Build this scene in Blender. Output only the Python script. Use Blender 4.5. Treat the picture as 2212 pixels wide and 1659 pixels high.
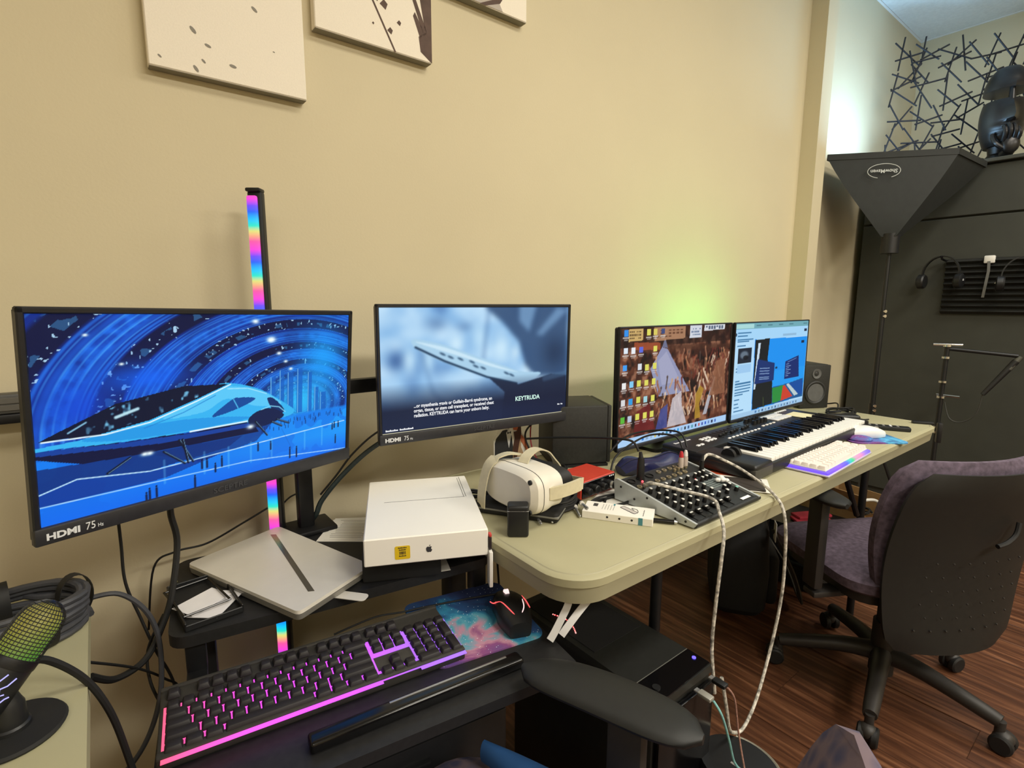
import bpy, bmesh, math, random
import numpy as np
from mathutils import Vector, Matrix

random.seed(7)
rng = np.random.default_rng(7)
for o in list(bpy.data.objects):
    bpy.data.objects.remove(o)
SC = bpy.context.scene
C = SC.collection
R = math.radians

# ------------------------------------------------------------------ camera
CAM_LOC = Vector((0.0, -1.35, 1.2))
YAW, PITCH, ROLL, FPX = 0.667, -0.154, 0.004, 1138.0
fw = Vector((math.sin(YAW) * math.cos(PITCH), math.cos(YAW) * math.cos(PITCH), math.sin(PITCH)))
rt = Vector((math.cos(YAW), -math.sin(YAW), 0))
up = rt.cross(fw)
r2 = rt * math.cos(ROLL) + up * math.sin(ROLL)
u2 = up * math.cos(ROLL) - rt * math.sin(ROLL)
cd = bpy.data.cameras.new('camera')
cd.sensor_width = 36
cd.lens = FPX / 2212 * 36
cd.clip_start = 0.02
cam = bpy.data.objects.new('camera', cd)
C.objects.link(cam)
cam.matrix_world = Matrix(((r2.x, u2.x, -fw.x, CAM_LOC.x), (r2.y, u2.y, -fw.y, CAM_LOC.y),
                           (r2.z, u2.z, -fw.z, CAM_LOC.z), (0, 0, 0, 1)))
SC.camera = cam

# ------------------------------------------------------------------ world, exposure
w = bpy.data.worlds.new('world')
SC.world = w
w.use_nodes = True
w.node_tree.nodes['Background'].inputs[0].default_value = (0.9, 0.95, 1.0, 1)
w.node_tree.nodes['Background'].inputs[1].default_value = 0.3
SC.view_settings.view_transform = 'Standard'
SC.view_settings.look = 'None'
SC.view_settings.exposure = 0.0
SC.view_settings.gamma = 1.0
SC.view_settings.use_curve_mapping = False

ROOM = dict(x0=-2.6, x1=4.6, y0=-4.8, y1=0.0, h=2.956)
# ceiling panel lamps (each has its own fixture built into the ceiling grid below)
LAMPS = [(1.25, -1.5, 20), (3.0, -1.5, 19), (0.95, -3.3, 74), (2.9, -3.3, 46), (-1.4, -3.3, 26)]
for i, (lx, ly, pw) in enumerate(LAMPS):
    ld = bpy.data.lights.new('ceiling_lamp_light', 'AREA')
    ld.shape = 'RECTANGLE'
    ld.size, ld.size_y = 1.1, 0.5
    ld.energy = pw
    ld.color = (1.0, 0.95, 0.84)
    lo = bpy.data.objects.new('ceiling_lamp_light', ld)
    C.objects.link(lo)
    lo.location = (lx, ly, ROOM['h'] - 0.035)

# ------------------------------------------------------------------ helpers
def lin(c):
    c = c / 255.0
    return c / 12.92 if c <= 0.04045 else ((c + 0.055) / 1.055) ** 2.4

def rgb(h):
    h = h.lstrip('#')
    return tuple(lin(int(h[i:i + 2], 16)) for i in (0, 2, 4))

MATS = {}
def mat(name, col, rough=0.5, metal=0.0, var=0.0, scale=40.0, bump=0.0, emit=None, es=0.0,
        alpha=1.0, trans=0.0, coat=0.0, stretch=(1, 1, 1), spec=0.5):
    if name in MATS:
        return MATS[name]
    m = bpy.data.materials.new(name)
    m.use_nodes = True
    nt = m.node_tree
    b = nt.nodes['Principled BSDF']
    c = rgb(col) if isinstance(col, str) else col
    b.inputs['Base Color'].default_value = (*c, 1)
    b.inputs['Roughness'].default_value = rough
    b.inputs['Metallic'].default_value = metal
    b.inputs['Specular IOR Level'].default_value = spec
    b.inputs['Coat Weight'].default_value = coat
    if trans:
        b.inputs['Transmission Weight'].default_value = trans
    if alpha < 1:
        b.inputs['Alpha'].default_value = alpha
    if emit:
        e = rgb(emit) if isinstance(emit, str) else emit
        b.inputs['Emission Color'].default_value = (*e, 1)
        b.inputs['Emission Strength'].default_value = es
    tc = mp = nz = None
    if var or bump:
        tc = nt.nodes.new('ShaderNodeTexCoord')
        mp = nt.nodes.new('ShaderNodeMapping')
        mp.inputs['Scale'].default_value = stretch
        nt.links.new(tc.outputs['Object'], mp.inputs['Vector'])
        nz = nt.nodes.new('ShaderNodeTexNoise')
        nz.inputs['Scale'].default_value = scale
        nz.inputs['Detail'].default_value = 4
        nt.links.new(mp.outputs['Vector'], nz.inputs['Vector'])
    if var:
        rp = nt.nodes.new('ShaderNodeValToRGB')
        rp.color_ramp.elements[0].position = 0.3
        rp.color_ramp.elements[1].position = 0.7
        rp.color_ramp.elements[0].color = (*[max(0, x * (1 - var)) for x in c], 1)
        rp.color_ramp.elements[1].color = (*[min(1, x * (1 + var)) for x in c], 1)
        nt.links.new(nz.outputs['Fac'], rp.inputs['Fac'])
        nt.links.new(rp.outputs['Color'], b.inputs['Base Color'])
    if bump:
        bp = nt.nodes.new('ShaderNodeBump')
        bp.inputs['Strength'].default_value = bump
        bp.inputs['Distance'].default_value = 0.002
        nt.links.new(nz.outputs['Fac'], bp.inputs['Height'])
        nt.links.new(bp.outputs['Normal'], b.inputs['Normal'])
    MATS[name] = m
    return m

def glow(name, col, s=1.0):
    return mat(name, '#050505', 0.5, emit=col, es=s)

def vcol_mat(name, strength=1.0, emis=True, rough=0.3):
    """colours carried by the mesh's own colour attribute: a lit screen, or flat print"""
    if name in MATS:
        return MATS[name]
    m = bpy.data.materials.new(name)
    m.use_nodes = True
    nt = m.node_tree
    b = nt.nodes['Principled BSDF']
    at = nt.nodes.new('ShaderNodeAttribute')
    at.attribute_name = 'Col'
    if emis:
        b.inputs['Base Color'].default_value = (0.01, 0.01, 0.012, 1)
        nt.links.new(at.outputs['Color'], b.inputs['Emission Color'])
        b.inputs['Emission Strength'].default_value = strength
    else:
        nt.links.new(at.outputs['Color'], b.inputs['Base Color'])
    b.inputs['Roughness'].default_value = rough
    MATS[name] = m
    return m

def ramp_glow(name, axis, lo, hi, stops, s=1.0):
    """a light strip whose colour runs along one of the object's own axes"""
    m = bpy.data.materials.new(name)
    m.use_nodes = True
    nt = m.node_tree
    b = nt.nodes['Principled BSDF']
    b.inputs['Base Color'].default_value = (0.05, 0.05, 0.05, 1)
    tc = nt.nodes.new('ShaderNodeTexCoord')
    sx = nt.nodes.new('ShaderNodeSeparateXYZ')
    nt.links.new(tc.outputs['Object'], sx.inputs[0])
    mr = nt.nodes.new('ShaderNodeMapRange')
    mr.inputs[1].default_value = lo
    mr.inputs[2].default_value = hi
    nt.links.new(sx.outputs[axis], mr.inputs[0])
    rp = nt.nodes.new('ShaderNodeValToRGB')
    cr = rp.color_ramp
    while len(cr.elements) < len(stops):
        cr.elements.new(0.5)
    for e, (p, c) in zip(cr.elements, stops):
        e.position = p
        e.color = (*rgb(c), 1)
    nt.links.new(mr.outputs[0], rp.inputs['Fac'])
    nt.links.new(rp.outputs['Color'], b.inputs['Emission Color'])
    b.inputs['Emission Strength'].default_value = s
    return m

class MB:
    """collects primitive shapes into one mesh"""
    def __init__(s):
        s.v, s.f = [], []
    def add(s, vs, fs, M=None):
        n = len(s.v)
        if M is not None:
            vs = [M @ Vector(p) for p in vs]
        s.v += [tuple(p) for p in vs]
        s.f += [tuple(i + n for i in f) for f in fs]
        return s
    def box(s, c, d, M=None):
        x, y, z = c
        a, b, e = d[0] / 2, d[1] / 2, d[2] / 2
        vs = [(x + i * a, y + j * b, z + k * e) for k in (-1, 1) for j in (-1, 1) for i in (-1, 1)]
        return s.add(vs, [(0, 2, 3, 1), (4, 5, 7, 6), (0, 1, 5, 4), (2, 6, 7, 3), (0, 4, 6, 2), (1, 3, 7, 5)], M)
    def rbox(s, c, d, r=0.004, seg=2, M=None):
        r = min(r, min(d) * 0.49)
        bm = bmesh.new()
        bmesh.ops.create_cube(bm, size=1)
        for v in bm.verts:
            v.co = Vector((v.co.x * d[0] + c[0], v.co.y * d[1] + c[1], v.co.z * d[2] + c[2]))
        bmesh.ops.bevel(bm, geom=bm.edges[:], offset=r, segments=seg, profile=0.5, affect='EDGES')
        bm.verts.index_update()
        vs = [v.co.copy() for v in bm.verts]
        fs = [[v.index for v in f.verts] for f in bm.faces]
        bm.free()
        return s.add(vs, fs, M)
    def prism(s, poly, z0, z1, M=None, top=None):
        n = len(poly)
        t = top or poly
        vs = [(p[0], p[1], z0) for p in poly] + [(p[0], p[1], z1) for p in t]
        fs = [tuple(range(n))[::-1], tuple(range(n, 2 * n))]
        fs += [(i, (i + 1) % n, n + (i + 1) % n, n + i) for i in range(n)]
        return s.add(vs, fs, M)
    def layers(s, rings, M=None, cap=True):
        """skin between rings of equal point count"""
        n = len(rings[0])
        vs = [p for r in rings for p in r]
        fs = []
        for k in range(len(rings) - 1):
            for i in range(n):
                j = (i + 1) % n
                fs.append((k * n + i, k * n + j, (k + 1) * n + j, (k + 1) * n + i))
        if cap:
            fs.append(tuple(range(n))[::-1])
            fs.append(tuple(range((len(rings) - 1) * n, len(rings) * n)))
        return s.add(vs, fs, M)
    def tube(s, pts, r=0.003, n=8, closed=False, M=None):
        pts = [Vector(p) for p in pts]
        m = len(pts)
        rad = r if isinstance(r, (list, tuple)) else [r] * m
        T = []
        for i in range(m):
            a = pts[(i - 1) % m] if (closed or i > 0) else pts[i]
            b = pts[(i + 1) % m] if (closed or i < m - 1) else pts[i]
            d = b - a
            T.append(d.normalized() if d.length > 1e-9 else Vector((0, 0, 1)))
        ref = Vector((0, 0, 1)) if abs(T[0].z) < 0.9 else Vector((1, 0, 0))
        N = (ref - T[0] * ref.dot(T[0])).normalized()
        vs = []
        for i in range(m):
            N = (N - T[i] * N.dot(T[i]))
            N = N.normalized() if N.length > 1e-6 else T[i].orthogonal().normalized()
            B = T[i].cross(N)
            for k in range(n):
                a = 2 * math.pi * k / n
                vs.append(pts[i] + (N * math.cos(a) + B * math.sin(a)) * rad[i])
        fs = []
        for i in range(m if closed else m - 1):
            i2 = (i + 1) % m
            for k in range(n):
                k2 = (k + 1) % n
                fs.append((i * n + k, i * n + k2, i2 * n + k2, i2 * n + k))
        if not closed:
            fs.append(tuple(range(n))[::-1])
            fs.append(tuple(range((m - 1) * n, m * n)))
        return s.add(vs, fs, M)
    def cyl(s, p0, p1, r0, r1=None, n=20, M=None):
        return s.tube([p0, p1], [r0, r0 if r1 is None else r1], n, M=M)
    def lathe(s, prof, n=28, M=None, cap=True):
        rings = [[(r * math.cos(2 * math.pi * k / n), r * math.sin(2 * math.pi * k / n), z) for k in range(n)]
                 for r, z in prof]
        return s.layers(rings, M, cap)
    def ball(s, c, r, nu=20, nv=12, M=None):
        if not isinstance(r, (tuple, list)):
            r = (r, r, r)
        rings = []
        for j in range(nv + 1):
            th = math.pi * (0.001 + 0.998 * j / nv)
            rings.append([(c[0] + r[0] * math.sin(th) * math.cos(2 * math.pi * k / nu),
                           c[1] + r[1] * math.sin(th) * math.sin(2 * math.pi * k / nu),
                           c[2] - r[2] * math.cos(th)) for k in range(nu)])
        return s.layers(rings, M)
    def strip(s, pts, wd, th, up_=(0, 0, 1), M=None):
        """flat band (strap) along a path; wd along the 'side' direction"""
        pts = [Vector(p) for p in pts]
        rings = []
        for i, p in enumerate(pts):
            d = (pts[min(i + 1, len(pts) - 1)] - pts[max(i - 1, 0)]).normalized()
            u_ = up_[i] if isinstance(up_, list) else up_
            sd = d.cross(Vector(u_)).normalized()
            nn = sd.cross(d).normalized()
            w2 = wd / 2
            t2 = th / 2
            rings.append([p + sd * w2 + nn * t2, p - sd * w2 + nn * t2, p - sd * w2 - nn * t2, p + sd * w2 - nn * t2])
        return s.layers(rings, M)

def mesh_obj(name, me, m, parent=None, loc=None, rot=None):
    o = bpy.data.objects.new(name, me)
    C.objects.link(o)
    if m is not None and not me.materials:
        me.materials.append(m)
    if parent is not None:
        o.parent = parent
    if loc is not None:
        o.location = loc
    if rot is not None:
        o.rotation_euler = rot
    return o

def to_mesh(name, mb, smooth=35):
    me = bpy.data.meshes.new(name)
    me.from_pydata(mb.v, [], mb.f)
    me.update()
    bm = bmesh.new()
    bm.from_mesh(me)
    bmesh.ops.recalc_face_normals(bm, faces=bm.faces[:])
    bm.to_mesh(me)
    bm.free()
    if smooth:
        me.polygons.foreach_set('use_smooth', [True] * len(me.polygons))
        me.set_sharp_from_angle(angle=R(smooth))
    return me

def obj(name, mb, m, parent=None, loc=None, rot=None, smooth=35, label=None):
    o = mesh_obj(name, to_mesh(name, mb, smooth), m, parent, loc, rot)
    if label:
        o['label'] = label
    return o

def tag(o, label, cat, group=None, kind=None):
    o['label'] = label
    o['category'] = cat
    if group:
        o['group'] = group
    if kind:
        o['kind'] = kind
    return o

def thing(name, label, cat, loc=(0, 0, 0), rz=0.0, group=None):
    o = bpy.data.objects.new(name, None)
    C.objects.link(o)
    o.empty_display_size = 0.05
    o.location = loc
    o.rotation_euler = (0, 0, R(rz))
    return tag(o, label, cat, group)

def single(name, mb, m, label, cat, group=None, loc=None, rz=0.0, smooth=35):
    o = obj(name, mb, m, None, loc, (0, 0, R(rz)), smooth)
    return tag(o, label, cat, group)

def struct(name, mb, m, parent=None, smooth=0):
    o = obj(name, mb, m, parent, smooth=smooth)
    if parent is None:
        o['kind'] = 'structure'
    return o

def inst(name, me, parent, loc, rot=None, scale=None):
    o = bpy.data.objects.new(name, me)
    C.objects.link(o)
    o.parent = parent
    o.location = loc
    if rot:
        o.rotation_euler = rot
    if scale:
        o.scale = scale
    return o

def spline(pts, n=8, closed=False):
    P = [Vector(p) for p in pts]
    m = len(P)
    out = []
    for i in range(m if closed else m - 1):
        if closed:
            a, b, c, d = P[i - 1], P[i], P[(i + 1) % m], P[(i + 2) % m]
        else:
            a, b, c, d = P[max(i - 1, 0)], P[i], P[i + 1], P[min(i + 2, m - 1)]
        for k in range(n):
            t = k / n
            out.append(0.5 * ((2 * b) + (c - a) * t + (2 * a - 5 * b + 4 * c - d) * t * t + (3 * b - a - 3 * c + d) * t ** 3))
    if not closed:
        out.append(P[-1])
    return out

def rrect(x0, y0, x1, y1, r, n=5):
    out = []
    for cx, cy, a0 in ((x1 - r, y1 - r, 0), (x0 + r, y1 - r, 90), (x0 + r, y0 + r, 180), (x1 - r, y0 + r, 270)):
        for k in range(n + 1):
            a = R(a0 + 90 * k / n)
            out.append((cx + r * math.cos(a), cy + r * math.sin(a)))
    return out

def text(name, body, size, m, parent, loc, rot=(0, 0, 0), ext=0.0002, align='LEFT', sx=1.0, bold=0.0, label=None):
    cu = bpy.data.curves.new(name, 'FONT')
    cu.body = body
    cu.size = size
    cu.extrude = ext
    cu.offset = bold
    cu.align_x = align
    cu.resolution_u = 3
    t = bpy.data.objects.new(name, cu)
    C.objects.link(t)
    me = bpy.data.meshes.new_from_object(t.evaluated_get(bpy.context.evaluated_depsgraph_get()))
    bpy.data.objects.remove(t)
    bpy.data.curves.remove(cu)
    me.name = name
    me.materials.clear()
    if sx != 1.0:
        me.transform(Matrix.Diagonal((sx, 1, 1, 1)))
    return mesh_obj(name, me, m, parent, loc, rot)

def glyphs(name, n, h, m, parent, loc, rot, width):
    """a short line of print too small to read: a row of letter-sized strokes"""
    mb = MB()
    st = width / n
    for i in range(n):
        hh = h * (1.0 if i % 3 == 0 else 0.72)
        mb.box((st * (i + 0.45), hh / 2, 0), (st * 0.78, hh, 0.0003))
    return obj(name, mb, m, parent, loc, rot, smooth=0)

def cable(name, pts, r, m, label, cat='cable', group=None, n=8, sp=8):
    return single(name, MB().tube(spline(pts, sp), r, n), m, label, cat, group)

# frequently used materials
BLACK = mat('black_plastic', '#17181a', 0.42, var=0.12, scale=60)
MATTE = mat('matte_black', '#141414', 0.75, var=0.15, scale=80)
RUBBER = mat('black_rubber', '#101011', 0.6)
GLOSSB = mat('gloss_black', '#0b0b0d', 0.18)
WHITE = mat('white_plastic', '#e8e6df', 0.4, var=0.03, scale=25)
CARD = mat('white_card', '#efece4', 0.7, var=0.02, scale=15)
SILVER = mat('silver_metal', '#c9cacb', 0.32, metal=0.9)
CHROME = mat('chrome', '#dddddd', 0.12, metal=1.0)
PRINTB = mat('black_print', '#26262a', 0.6)
PRINTG = mat('grey_print', '#8c8a86', 0.6)
PRINTW = mat('white_print', '#f0f0f0', 0.6)
STEEL = mat('dark_steel', '#1a1a1c', 0.45, metal=0.3, var=0.1, scale=50)

# ------------------------------------------------------------------ room shell
def wall_mat():
    m = mat('wall_paint', '#d2c6a6', 0.72, var=0.025, scale=2.2, bump=0.0)
    nt = m.node_tree
    b = nt.nodes['Principled BSDF']
    tc = nt.nodes.new('ShaderNodeTexCoord')
    nz = nt.nodes.new('ShaderNodeTexNoise')
    nz.inputs['Scale'].default_value = 160
    nz.inputs['Detail'].default_value = 3
    nt.links.new(tc.outputs['Object'], nz.inputs['Vector'])
    bp = nt.nodes.new('ShaderNodeBump')
    bp.inputs['Strength'].default_value = 0.12
    bp.inputs['Distance'].default_value = 0.002
    nt.links.new(nz.outputs['Fac'], bp.inputs['Height'])
    nt.links.new(bp.outputs['Normal'], b.inputs['Normal'])
    return m
WALL = wall_mat()
x0, x1, y0, y1, H = ROOM['x0'], ROOM['x1'], ROOM['y0'], ROOM['y1'], ROOM['h']
struct('wall_back', MB().box(((x0 + x1) / 2, 0.06, H / 2), (x1 - x0 + 0.24, 0.12, H)), WALL)
struct('wall_right', MB().box((x1 + 0.06, (y0 + y1) / 2, H / 2), (0.12, y1 - y0, H)), WALL)
struct('wall_left', MB().box((x0 - 0.06, (y0 + y1) / 2, H / 2), (0.12, y1 - y0, H)), WALL)
struct('wall_front', MB().box(((x0 + x1) / 2, y0 - 0.06, H / 2), (x1 - x0 + 0.24, 0.12, H)), WALL)
struct('trim_1', MB().box((3.02, -0.0405, H / 2 - 0.001), (0.11, 0.081, H - 0.002)), WALL)
BASEM = mat('baseboard_paint', '#d9d2b8', 0.6, var=0.03, scale=12)
struct('baseboard_back', MB().box(((x0 + 2.96) / 2, -0.006, 0.05), (2.96 - x0 - 0.01, 0.012, 0.1)), BASEM)
struct('baseboard_right', MB().box((x1 - 0.006, (y0 + y1) / 2, 0.05), (0.012, y1 - y0 - 0.03, 0.1)), BASEM)

# floor: dark wood planks running towards the desk wall
FLOORB = mat('floor_underlay', '#20140f', 0.8)
fl = struct('floor', MB().box(((x0 + x1) / 2, (y0 + y1) / 2, -0.05), (x1 - x0, y1 - y0, 0.088)), FLOORB)
def plank_mat():
    m = bpy.data.materials.new('plank_wood')
    m.use_nodes = True
    nt = m.node_tree
    b = nt.nodes['Principled BSDF']
    tc = nt.nodes.new('ShaderNodeTexCoord')
    oi = nt.nodes.new('ShaderNodeObjectInfo')
    ad = nt.nodes.new('ShaderNodeVectorMath')
    ad.operation = 'MULTIPLY_ADD'
    ad.inputs[1].default_value = (1, 1, 1)
    cb = nt.nodes.new('ShaderNodeCombineXYZ')
    mu = nt.nodes.new('ShaderNodeMath')
    mu.operation = 'MULTIPLY'
    mu.inputs[1].default_value = 37.0
    nt.links.new(oi.outputs['Random'], mu.inputs[0])
    nt.links.new(mu.outputs[0], cb.inputs[0])
    nt.links.new(mu.outputs[0], cb.inputs[1])
    nt.links.new(tc.outputs['Object'], ad.inputs[0])
    nt.links.new(cb.outputs[0], ad.inputs[2])
    mp = nt.nodes.new('ShaderNodeMapping')
    mp.inputs['Scale'].default_value = (26, 1.6, 1)
    nt.links.new(ad.outputs[0], mp.inputs['Vector'])
    nz = nt.nodes.new('ShaderNodeTexNoise')
    nz.inputs['Scale'].default_value = 2.2
    nz.inputs['Detail'].default_value = 6
    nz.inputs['Distortion'].default_value = 0.5
    nt.links.new(mp.outputs[0], nz.inputs['Vector'])
    rp = nt.nodes.new('ShaderNodeValToRGB')
    els = [(0.26, '#3a2114'), (0.45, '#50301f'), (0.58, '#66412b'), (0.76, '#8a5f44')]
    while len(rp.color_ramp.elements) < 4:
        rp.color_ramp.elements.new(0.5)
    for e, (p, c) in zip(rp.color_ramp.elements, els):
        e.position = p
        e.color = (*rgb(c), 1)
    nt.links.new(nz.outputs['Fac'], rp.inputs['Fac'])
    hs = nt.nodes.new('ShaderNodeHueSaturation')
    mr = nt.nodes.new('ShaderNodeMapRange')
    mr.inputs[3].default_value = 0.82
    mr.inputs[4].default_value = 1.15
    nt.links.new(oi.outputs['Random'], mr.inputs[0])
    nt.links.new(mr.outputs[0], hs.inputs['Value'])
    nt.links.new(rp.outputs['Color'], hs.inputs['Color'])
    nt.links.new(hs.outputs['Color'], b.inputs['Base Color'])
    b.inputs['Roughness'].default_value = 0.42
    return m
PLANK = plank_mat()
pw, pl = 0.15, 1.2
pme = to_mesh('plank', MB().rbox((0, 0, 0), (pw - 0.0015, pl - 0.002, 0.006), 0.001, 1), 0)
pme.materials.append(PLANK)
k = 0
xx = 0.15
while xx < x1 - pw / 2:
    off = (k * 0.43) % pl
    yy = -off * 0.5 - pl / 2 + 0.0
    if off > 0.01:
        yy = -off - pl / 2
    while yy > -3.6:
        inst('plank', pme, fl, (xx, yy, -0.003))
        yy -= pl
    xx += pw
    k += 1
# short end pieces and the floor beyond the view stay one part
rest = MB()
rest.box(((x0 + 0.075) / 2, (y0) / 2, -0.003), (0.075 - x0, -y0, 0.006))
rest.box(((0.075 + x1) / 2, (y0 - 3.6) / 2 - 0.3, -0.0035), (x1 - 0.075, 3.6 + y0 if y0 > -3.6 else -3.6 - y0 + 0.6, 0.004))
rest.box(((0.075 + x1) / 2, -0.6, -0.0045), (x1 - 0.075, 1.2, 0.003))
struct('plank_field', rest, PLANK, fl)

# ceiling: T-bar grid with lay-in panels
CEILM = mat('ceiling_panel', '#dfe2df', 0.9, var=0.05, scale=60, bump=0.25)
GRIDM = mat('ceiling_grid', '#e6e7e4', 0.5)
ce = struct('ceiling', MB().box(((x0 + x1) / 2, (y0 + y1) / 2, H + 0.09), (x1 - x0 + 0.2, y1 - y0 + 0.2, 0.1)), GRIDM)
TX, TY = 1.2, 0.6
cme = to_mesh('ceiling_panel', MB().box((0, 0, 0), (TX - 0.026, TY - 0.026, 0.016)), 0)
cme.materials.append(CEILM)
gx = [x1 - i * TX for i in range(7)]
gy = [0 - j * TY for j in range(9)]
for i in range(6):
    for j in range(8):
        cx, cy = gx[i] - TX / 2, gy[j] - TY / 2
        inst('ceiling_panel', cme, ce, (cx, cy, H + 0.012))
for i, gxx in enumerate(gx):
    obj('grid_bar', MB().box((gxx, (y0 + y1) / 2, H + 0.003), (0.024, y1 - y0, 0.006)), GRIDM, ce, smooth=0)
for j, gyy in enumerate(gy):
    obj('grid_bar', MB().box(((x0 + x1) / 2, gyy, H + 0.0025), (x1 - x0, 0.024, 0.006)), GRIDM, ce, smooth=0)
struct('baseboard_left', MB().box((x0 + 0.006, (y0 + y1) / 2, 0.05), (0.012, y1 - y0 - 0.03, 0.1)), BASEM)
DIFF = glow('lamp_diffuser', '#fff2dc', 3.0)
for i, (lx, ly, pwr) in enumerate(LAMPS):
    t = thing('ceiling_light', 'recessed ceiling light panel with white frame, ' + ('above the folding table', 'above the right office chair', 'behind the camera, centre', 'behind the camera, right', 'behind the camera, far left')[i], 'ceiling light', (lx, ly, H), 0, 'ceiling light panels')
    obj('frame', MB().box((0, 0.28, -0.012), (1.18, 0.03, 0.022)).box((0, -0.28, -0.012), (1.18, 0.03, 0.022))
        .box((0.575, 0, -0.012), (0.03, 0.53, 0.022)).box((-0.575, 0, -0.012), (0.03, 0.53, 0.022)), GRIDM, t, smooth=0)
    obj('diffuser', MB().box((0, 0, -0.008), (1.12, 0.53, 0.006)), DIFF, t, smooth=0)

# ------------------------------------------------------------------ lit screen pictures (colour attribute on a fine grid)
class Pic:
    def __init__(s, w, h, base=(0, 0, 0)):
        s.w, s.h = w, h
        s.a = np.zeros((h, w, 3)) + np.array(base)
        s.U, s.V = np.meshgrid((np.arange(w)) / (w - 1), (np.arange(h)) / (h - 1))
        s.asp = 16 / 9
    @staticmethod
    def c(h):
        h = h.lstrip('#')
        return np.array([int(h[i:i + 2], 16) / 255 for i in (0, 2, 4)])
    def mix(s, mask, col, al=1.0):
        col = s.c(col) if isinstance(col, str) else np.asarray(col)
        k = (np.clip(mask, 0, 1) * al)[..., None]
        s.a = s.a * (1 - k) + col * k
    def poly(s, pts, col, al=1.0):
        m = np.zeros_like(s.U, bool)
        n = len(pts)
        for i in range(n):
            (xa, ya), (xb, yb) = pts[i], pts[(i + 1) % n]
            if ya == yb:
                continue
            cr = ((ya > s.V) != (yb > s.V)) & (s.U < (xb - xa) * (s.V - ya) / (yb - ya) + xa)
            m ^= cr
        s.mix(m.astype(float), col, al)
    def spoly(s, pts, col, al=1.0, n=6):
        s.poly([(q.x, q.y) for q in spline([(a, b, 0) for a, b in pts], n, True)], col, al)
    def ell(s, cx, cy, rx, ry, col, al=1.0, soft=0.15, rot=0.0):
        dx, dy = (s.U - cx) * s.asp, s.V - cy
        ca, sa = math.cos(rot), math.sin(rot)
        d = np.sqrt(((dx * ca + dy * sa) / (rx * s.asp)) ** 2 + ((-dx * sa + dy * ca) / ry) ** 2)
        s.mix((1 - d) / soft + 0.0 if soft else (d < 1).astype(float), col, al)
    def blob(s, cx, cy, rx, ry, col, al=1.0, rot=0.0):
        dx, dy = (s.U - cx) * s.asp, s.V - cy
        ca, sa = math.cos(rot), math.sin(rot)
        d2 = ((dx * ca + dy * sa) / (rx * s.asp)) ** 2 + ((-dx * sa + dy * ca) / ry) ** 2
        s.mix(np.exp(-d2 * 1.5), col, al)
    def blur(s, r, it=2):
        for _ in range(it):
            for ax in (0, 1):
                pad = [(0, 0)] * 3
                pad[ax] = (r, r)
                b = np.pad(s.a, pad, mode='edge')
                n = s.a.shape[ax]
                s.a = sum(np.take(b, range(k, k + n), axis=ax) for k in range(2 * r + 1)) / (2 * r + 1)
    def line(s, pts, wd, col, al=1.0):
        best = np.full(s.U.shape, 9.0)
        X, Y = s.U * s.asp, s.V
        for (xa, ya), (xb, yb) in zip(pts[:-1], pts[1:]):
            xa, xb = xa * s.asp, xb * s.asp
            L2 = (xb - xa) ** 2 + (yb - ya) ** 2 + 1e-12
            t = np.clip(((X - xa) * (xb - xa) + (Y - ya) * (yb - ya)) / L2, 0, 1)
            best = np.minimum(best, np.hypot(X - xa - t * (xb - xa), Y - ya - t * (yb - ya)))
        s.mix(np.clip(1.5 - best / (wd / 2), 0, 1), col, al)
    def rect(s, xa, ya, xb, yb, col, al=1.0):
        s.mix(((s.U >= xa) & (s.U <= xb) & (s.V >= ya) & (s.V <= yb)).astype(float), col, al)
    def noise(s, cells, seed, oct_=3):
        r = np.random.default_rng(seed)
        out = np.zeros_like(s.U)
        amp = 1.0
        for o in range(oct_):
            g = r.random((int(cells[1]) + 2, int(cells[0]) + 2))
            x, y = s.U * cells[0], s.V * cells[1]
            i, j = np.floor(x).astype(int), np.floor(y).astype(int)
            fx, fy = x - i, y - j
            fx, fy = fx * fx * (3 - 2 * fx), fy * fy * (3 - 2 * fy)
            v = (g[j, i] * (1 - fx) + g[j, i + 1] * fx) * (1 - fy) + (g[j + 1, i] * (1 - fx) + g[j + 1, i + 1] * fx) * fy
            out += v * amp
            amp *= 0.5
            cells = (cells[0] * 2, cells[1] * 2)
        return out / 1.75
    def mesh(s, name, wd, ht, m):
        """vertical sheet in local XZ, facing -Y, centred on the origin"""
        W, Hh = s.w, s.h
        co = np.zeros((Hh * W, 3), np.float32)
        co[:, 0] = ((s.U - 0.5) * wd).ravel()
        co[:, 2] = ((0.5 - s.V) * ht).ravel()
        idx = np.arange(Hh * W).reshape(Hh, W)
        q = np.stack([idx[1:, :-1], idx[1:, 1:], idx[:-1, 1:], idx[:-1, :-1]], -1).reshape(-1, 4)
        me = bpy.data.meshes.new(name)
        me.vertices.add(Hh * W)
        me.vertices.foreach_set('co', co.ravel())
        me.loops.add(q.size)
        me.loops.foreach_set('vertex_index', q.ravel().astype(np.int32))
        me.polygons.add(len(q))
        me.polygons.foreach_set('loop_start', np.arange(0, q.size, 4, dtype=np.int32))
        me.update(calc_edges=True)
        a = np.clip(s.a, 0, 1)
        l = np.where(a <= 0.04045, a / 12.92, ((a + 0.055) / 1.055) ** 2.4)
        col = np.ones((Hh * W, 4), np.float32)
        col[:, :3] = l.reshape(-1, 3)
        at = me.color_attributes.new('Col', 'FLOAT_COLOR', 'POINT')
        at.data.foreach_set('color', col.ravel())
        me.materials.append(m)
        return me

SCRM = vcol_mat('screen_glow', 1.0, rough=0.35)
SCRM.node_tree.nodes['Principled BSDF'].inputs['Specular IOR Level'].default_value = 0.12

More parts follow.
